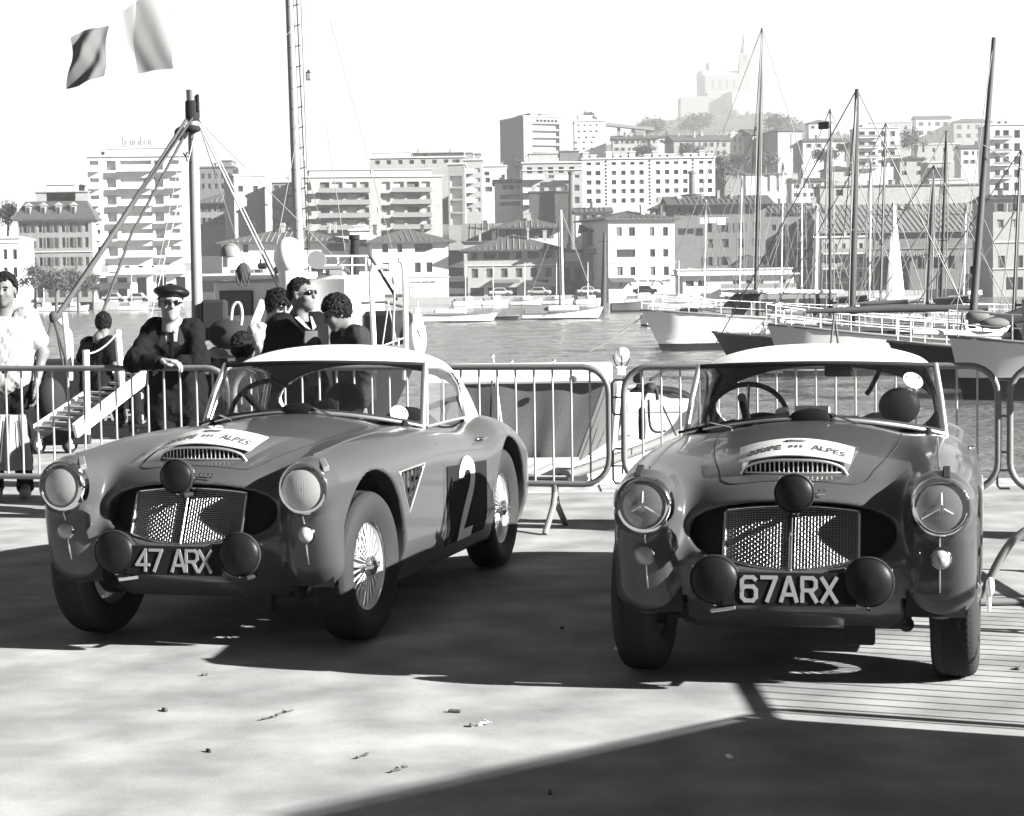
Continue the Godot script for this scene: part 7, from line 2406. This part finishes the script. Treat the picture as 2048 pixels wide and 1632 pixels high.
# spec: pose in the person's own frame (feet at 0, facing +z), k = height / 1.75
func person(label: String, pos: Vector3, turn: float, k: float, o := {}) -> Node3D:
	var t := thing("person", label, "person", pos, turn)
	var lean: float = o.get("lean", 0.0)
	var hipy: float = o.get("hip", .92) * k
	var LB := Basis(Vector3.RIGHT, lean)
	var hip0 := Vector3(0, hipy, o.get("hipz", 0.0))
	var U := func(v: Vector3) -> Vector3: return hip0 + LB * ((v - Vector3(0, .92, 0)) * k)
	var pelvis: Vector3 = U.call(Vector3(0, .96, 0))
	var waist: Vector3 = U.call(Vector3(0, 1.10, .0))
	var chest: Vector3 = U.call(Vector3(0, 1.28, .0))
	var neck: Vector3 = U.call(Vector3(0, 1.47, -.02))
	var hc: Vector3 = o.get("head", U.call(Vector3(0, 1.63, .025)))
	var hb: Basis = Basis.from_euler(o.get("face", Vector3.ZERO))
	var sh := []
	var el := []
	var wr := []
	for s in 2:
		var sg := -1.0 if s == 0 else 1.0
		sh.append(U.call(Vector3(sg * o.get("sw", .175), 1.41, -.01)))
		el.append(o.elbows[s] if o.has("elbows") else U.call(Vector3(sg * .24, 1.13, -.03)))
		wr.append(o.wrists[s] if o.has("wrists") else U.call(Vector3(sg * .25, .88, .04)))
	var kn := []
	var an := []
	for s in 2:
		var sg := -1.0 if s == 0 else 1.0
		kn.append(o.knees[s] if o.has("knees") else Vector3(sg * .10, .49, .02) * k)
		an.append(o.ankles[s] if o.has("ankles") else Vector3(sg * .11, .09, -.01) * k)
	var core := []
	var legs := []
	for s in 2:
		var sg := -1.0 if s == 0 else 1.0
		var hp := hip0 + LB * Vector3(sg * .09 * k, 0, 0)
		core.append([pelvis + LB * Vector3(sg * .07 * k, 0, 0), chest + LB * Vector3(sg * .085 * k, 0, 0), .105 * k, .10 * k])
		core.append([chest + LB * Vector3(sg * .08 * k, .02, 0), sh[s] + LB * Vector3(-sg * .03, 0, 0), .10 * k, .068 * k])
		legs.append([hp, kn[s], .088 * k, .058 * k])
		legs.append([kn[s], an[s], .055 * k, .038 * k])
	core.append([pelvis, waist, .12 * k, .115 * k])
	core.append([waist, chest, .115 * k, .12 * k])
	var arms := []
	for s in 2:
		arms.append([sh[s], el[s], .054 * k, .042 * k])
		arms.append([el[s], wr[s], .042 * k, .028 * k])
	var nk := [[chest + LB * Vector3(0, .1 * k, 0), neck, .07 * k, .056 * k], [neck, hc + hb * Vector3(0, -.07, -.02), .055 * k, .052 * k]]
	var feet := []
	for s in 2:
		feet.append([an[s], an[s] + o.get("toe", Vector3(0, -.045, .14)) * k, .042 * k, .034 * k])
	var body := bones_mesh(core + legs + arms + nk + feet, .027, .045)
	var hx := Transform3D(hb * Basis.from_scale(Vector3.ONE * (.6 + .4 * k)), hc)
	var fine: float = o.get("fine", .006)
	body.add(nets(head_sdf, Vector3(-.11, -.2, -.13), Vector3(.11, .15, .14), fine, true), hx)
	for s in 2:
		var hf: Transform3D = o.hands[s] if o.has("hands") else Transform3D(Basis(Vector3(0, -1, 0), Vector3(1 if s == 1 else -1, 0, 0), Vector3(0, 0, 1) * (1.0 if s == 1 else -1.0)), wr[s] + Vector3(0, -.06, 0))
		if o.get("show_hands", [false, false])[s]:
			body.add(bones_mesh(hand_bones(hf, o.get("curl", .45)), .0045, .006))
		else:
			body.add(bones_mesh(hand_bones(hf, .5), .007, .006))
	part("body", body, M[o.get("skin", "skin")], t)
	# eyes
	if not o.get("glasses", false):
		for s in [-1.0, 1.0]:
			part("eye", MB.new().ball(Vector3.ZERO, Vector3(.0115, .008, .008), 10, 8), M.hair, t, hx * Transform3D(Basis(), Vector3(.031 * s, .010, .082)))
			part("eyebrow", MB.new().tube([Vector3(.015 * s, .030, .091), Vector3(.034 * s, .034, .086), Vector3(.048 * s, .028, .074)], .004, 5), M[o.get("hair", "hair")], t, hx)
	else:
		for s in [-1.0, 1.0]:
			part("spectacle_lens", MB.new().ball(Vector3.ZERO, Vector3(.026, .019, .008), 16, 10, Basis(Vector3.UP, .25 * s)), M.dark_glass if o.get("dark_lenses", true) else M.hair, t, hx * Transform3D(Basis(), Vector3(.033 * s, .010, .098)))
			part("spectacle_arm", MB.new().tube([Vector3(.055 * s, .014, .090), Vector3(.078 * s, .014, .04), Vector3(.083 * s, .012, -.01)], .003, 5), M.hair, t, hx)
		part("spectacle_bridge", MB.new().tube([Vector3(-.012, .016, .104), Vector3(0, .02, .108), Vector3(.012, .016, .104)], .003, 5), M.hair, t, hx)
	part("mouth_line", MB.new().tube([Vector3(-.022, -.052, .086), Vector3(0, -.0505, .093), Vector3(.022, -.052, .086)], .0022, 4), M.hair, t, hx)
	if o.has("hair"):
		var puff: float = o.get("puff", .008)
		var ln: float = o.get("line", -.002)
		part("hair", nets(func(p): return hair_sdf(p, puff, ln), Vector3(-.14, -.14, -.16), Vector3(.14, .19, .14), .008, false), M[o.hair], t, hx)
	# clothes: inflated bones in their own materials
	var g: float = o.get("loose", .018)
	var top := []
	for b in core:
		top.append([b[0], b[1], b[2] + g, b[3] + g])
	var sleeves: String = o.get("sleeve", "long")
	for s in 2:
		top.append([sh[s], el[s], .054 * k + g, .046 * k + g])
		if sleeves == "long":
			top.append([el[s], el[s].lerp(wr[s], .93), .046 * k + g, .036 * k + g * .6])
		else:
			top.pop_back()
			top.append([sh[s], sh[s].lerp(el[s], .62), .054 * k + g, .056 * k + g])
	if o.get("skirted", false):      # a jacket that hangs below the hips
		for s in [-1.0, 1.0]:
			top.append([pelvis + LB * Vector3(s * .07, .05, 0), pelvis + Vector3(s * .09, -.16, .01) * k, .12 * k + g, .13 * k + g])
	part(o.get("top_name", "shirt"), bones_mesh(top, .021, .05, [], [[neck + LB * Vector3(0, .0, .03), hc + LB * Vector3(0, .1, .05), .062 * k, .12 * k]], o.get("fold", .014)), M[o.get("top", "shirt_white")], t)
	var tr := [[pelvis + Vector3(-.05, .0, 0) * k, pelvis + Vector3(.05, 0, 0) * k, .122 * k, .122 * k]]
	for b in legs:
		tr.append([b[0], b[1], b[2] + .02, b[3] + .025])
	part("trousers", bones_mesh(tr, .026, .04, [], [], .014), M[o.get("bottom", "trousers")], t)
	for s in 2:
		part("shoe", bones_mesh([[an[s] + Vector3(0, -.045 * k, -.03), an[s] + o.get("toe", Vector3(0, -.045, .14)) * k, .046 * k, .040 * k]], .012, .02, [[Vector3(0, an[s].y - .09 * k, 0), Vector3(0, -1, 0)]]), M[o.get("shoes", "suit")], t)
	return t

func people() -> void:
	folds.seed = 12
	folds.frequency = 7.0
	folds.fractal_octaves = 2
	# old man in a beret leaning on the left barrier
	var base := rail_pt(335) + Vector3(0, 0, -.32)
	var p := person("old man in a dark beret and suit leaning on the barrier", base, .06, .945, {"lean": .36, "hipz": -.10, "face": Vector3(-.02, .22, -.05), "glasses": true, "dark_lenses": true, "skin": "skin_pale", "top": "suit", "top_name": "jacket", "skirted": true, "loose": .022, "bottom": "trousers",  # clear spectacles: the dark lenses stand for shaded eyes
		"elbows": [Vector3(-.25, 1.10, .22), Vector3(.19, 1.09, .22)], "sw": .145, "wrists": [Vector3(-.06, 1.095, .36), Vector3(.06, 1.09, .30)],
		"hands": [Transform3D(Basis(Vector3(.92, -.12, .35).normalized(), Vector3(.1, .99, .1).normalized(), Vector3(-.35, .0, .93).normalized()), Vector3(.0, 1.105, .385)), Transform3D(Basis(Vector3(-.95, -.1, .25).normalized(), Vector3(-.1, .99, .0), Vector3(-.25, .0, -.95)).orthonormalized(), Vector3(-.01, 1.075, .30))], "show_hands": [true, false], "curl": .55, "fine": .005, "hair": "hair", "line": .03})
	var hp: Transform3D = p.get_node("mouth_line").transform
	part("beret", MB.new().ball(Vector3(.005, .085, -.01), Vector3(.128, .048, .125), 28, 14, Basis(Vector3.BACK, -.06) * Basis(Vector3.RIGHT, -.05)).ball(Vector3(0, .062, -.008), Vector3(.095, .030, .108), 24, 10).tube([Vector3(0, .13, -.01), Vector3(.004, .148, -.012)], .005, 5), M.cover, p, hp)
	var U := func(v: Vector3) -> Vector3: return Vector3(0, .92 * .945, -.10) + Basis(Vector3.RIGHT, .36) * ((v - Vector3(0, .92, 0)) * .945)
	var sf := MB.new()
	sf.face([U.call(Vector3(-.055, 1.47, .085)), U.call(Vector3(.055, 1.47, .085)), U.call(Vector3(.015, 1.20, .165)), U.call(Vector3(-.015, 1.20, .165))], Vector3(0, .3, 1).normalized())
	part("shirt_front", sf, M.shirt_white, p)
	part("tie", MB.new().box(U.call(Vector3(0, 1.34, .135)), Vector3(.028, .24, .008), Basis(Vector3.RIGHT, .02), .003).box(U.call(Vector3(0, 1.455, .105)), Vector3(.04, .035, .02), Basis(), .008), M.suit, p)
	for s in [-1.0, 1.0]:
		part("lapel", MB.new().face([U.call(Vector3(s * .06, 1.48, .085)), U.call(Vector3(s * .10, 1.36, .128)), U.call(Vector3(s * .075, 1.33, .14)), U.call(Vector3(s * .018, 1.19, .172))], Vector3(s * .2, .2, 1).normalized()), M.blouson, p)
	# man in a pale shirt at the left edge
	base = at(22, 990, 15.3)
	base.y = 0
	p = person("man in a pale short-sleeved shirt at the left edge, carrying a cloth bag", base, .18, .98, {"face": Vector3(.02, -.22, 0), "hair": "hair", "puff": .016, "line": .018, "skin": "skin", "top": "shirt_white", "loose": .028, "sleeve": "short", "bottom": "trousers", "elbows": [Vector3(-.25, 1.13, .02), Vector3(.27, 1.12, .0)], "wrists": [Vector3(-.16, .95, .2), Vector3(.22, .88, .09)], "shoes": "shirt_white"})
	part("belt", MB.new().lathe([Vector2(.150, -.03), Vector2(.152, 0), Vector2(.150, .03)], 24, Transform3D(Basis.from_scale(Vector3(1.12, 1, .95)), Vector3(0, 1.0, 0))), M.suit, p)
	var bag := thing("cloth_bag", "limp striped white cloth bag held by the man at the left edge", "bag", base + Vector3(.05, .24, .22))
	part("sack", MB.new().slab(func(u, v):
		var w: float = .13 + .10 * (1 - v)
		var x: float = (u * 2 - 1) * w - .05 * (1 - v)
		return Vector3(x, v * .42, .06 * cos((u - .5) * PI) + .025 * sin(u * 22.0) * (1 - v * .5)), 40, 10, .012), M.shirt_white, bag)
	part("sack_back", MB.new().slab(func(u, v):
		var w: float = .13 + .10 * (1 - v)
		return Vector3((u * 2 - 1) * w - .05 * (1 - v), v * .42, -.06 * cos((u - .5) * PI)), 20, 8, .012), M.shirt_white, bag)
	for k in 4:
		part("stripe", MB.new().tube([Vector3(-.14 + k * .085, .04, .075 - absf(k - 1.5) * .016), Vector3(-.07 + k * .05, .38, .07 - absf(k - 1.5) * .012)], .006, 5), M.shirt_grey, bag)
	# man in sunglasses
	base = at(600, 800, 14.3)
	base.y = 0
	p = person("man in sunglasses and dark jacket looking right behind the left car", base, .75, .935, {"face": Vector3(-.12, .35, 0), "glasses": true, "hair": "hair", "puff": .004, "line": .012, "top": "jacket", "top_name": "jacket", "skirted": true, "loose": .03, "skin": "skin", "head": Vector3(.0, 1.535, .05)})
	part("shirt_front", MB.new().slab(func(u, v): return Vector3((u - .5) * (.09 + .03 * v), .95 + .42 * v, .160 - .022 * v + .012 * cos((u - .5) * 3.0)), 6, 6, .012), M.shirt_grey, p, Transform3D(Basis.from_scale(Vector3(1, .935, 1)), Vector3.ZERO))
	for s in [-1.0, 1.0]:
		part("collar", MB.new().face([Vector3(s * .008, 1.375, .160), Vector3(s * .05, 1.40, .145), Vector3(s * .078, 1.475, .062), Vector3(s * .05, 1.482, .075)], Vector3(s * .2, .3, 1).normalized()), M.shirt_white, p, Transform3D(Basis.from_scale(Vector3(1, .935, 1)), Vector3.ZERO))
	# boy in a blouson
	base = at(712, 800, 14.0)
	base.y = 0
	p = person("dark-haired boy in a grey jacket looking down, right of the man in sunglasses", base, -1.15, .88, {"face": Vector3(.40, -.10, .0), "hair": "hair", "puff": .016, "line": -.012, "top": "blouson", "top_name": "jacket", "loose": .026, "skin": "skin", "head": Vector3(.0, 1.405, .13), "lean": .10})
	# seated man in a black shirt, seen from behind
	base = at(192, 850, 20.9)
	base.y = 0
	p = person("man in a black T-shirt sitting turned away on the boat's edge", base, 2.5, .94, {"hip": .62, "lean": .18, "face": Vector3(.1, .75, 0), "hair": "hair", "puff": .01, "line": -.02, "top": "jacket", "sleeve": "short", "loose": .02, "knees": [Vector3(-.13, .62, .42), Vector3(.13, .62, .42)], "ankles": [Vector3(-.13, .20, .46), Vector3(.13, .20, .46)], "elbows": [Vector3(-.26, .80, .06), Vector3(.27, .80, .02)], "wrists": [Vector3(-.24, .64, .22), Vector3(.24, .63, .05)]})
	# woman and two children by the boat
	base = at(535, 800, 15.6)
	base.y = 0
	p = person("woman in a pale sleeveless dress with dark hair, left of the man in sunglasses", base, .7, .90, {"face": Vector3(.35, .1, 0), "hair": "hair", "puff": .02, "line": -.03, "top": "shirt_white", "top_name": "dress", "skirted": true, "loose": .016, "sleeve": "short", "skin": "skin_pale", "bottom": "shirt_white", "lean": .25})
	base = at(487, 800, 14.7)
	base.y = 0
	p = person("dark-haired child in a white collar seen from behind, above the left car's roof edge", base, 2.6, .70, {"hair": "hair", "puff": .02, "line": -.05, "top": "shirt_white", "loose": .02, "sleeve": "short", "fine": .008})
	base = at(434, 800, 14.6)
	base.y = 0
	p = person("small child in a white cap by the end of the left barrier", base, .9, .64, {"hair": "hair", "line": .0, "top": "shirt_grey", "loose": .02, "fine": .008, "skin": "skin"})
	hp = p.get_node("mouth_line").transform
	part("cap", MB.new().ball(Vector3(0, .075, -.01), Vector3(.092, .062, .108), 22, 12).box(Vector3(0, .062, .12), Vector3(.13, .010, .09), Basis(Vector3.RIGHT, .2), .004), M.shirt_white, p, hp)
	# someone leaning on the rightmost barrier, only a forearm is in the picture
	base = rail_pt(2150) + Vector3(0, 0, -.25)
	person("person outside the right edge with a bare forearm resting on the barrier", base, -.1, 1.0, {"lean": .22, "hair": "hair", "top": "shirt_white", "sleeve": "short", "skin": "skin_pale", "elbows": [Vector3(-.22, 1.14, .27), Vector3(.25, 1.12, .2)], "wrists": [Vector3(-.02, 1.10, .36), Vector3(.05, 1.09, .32)]})
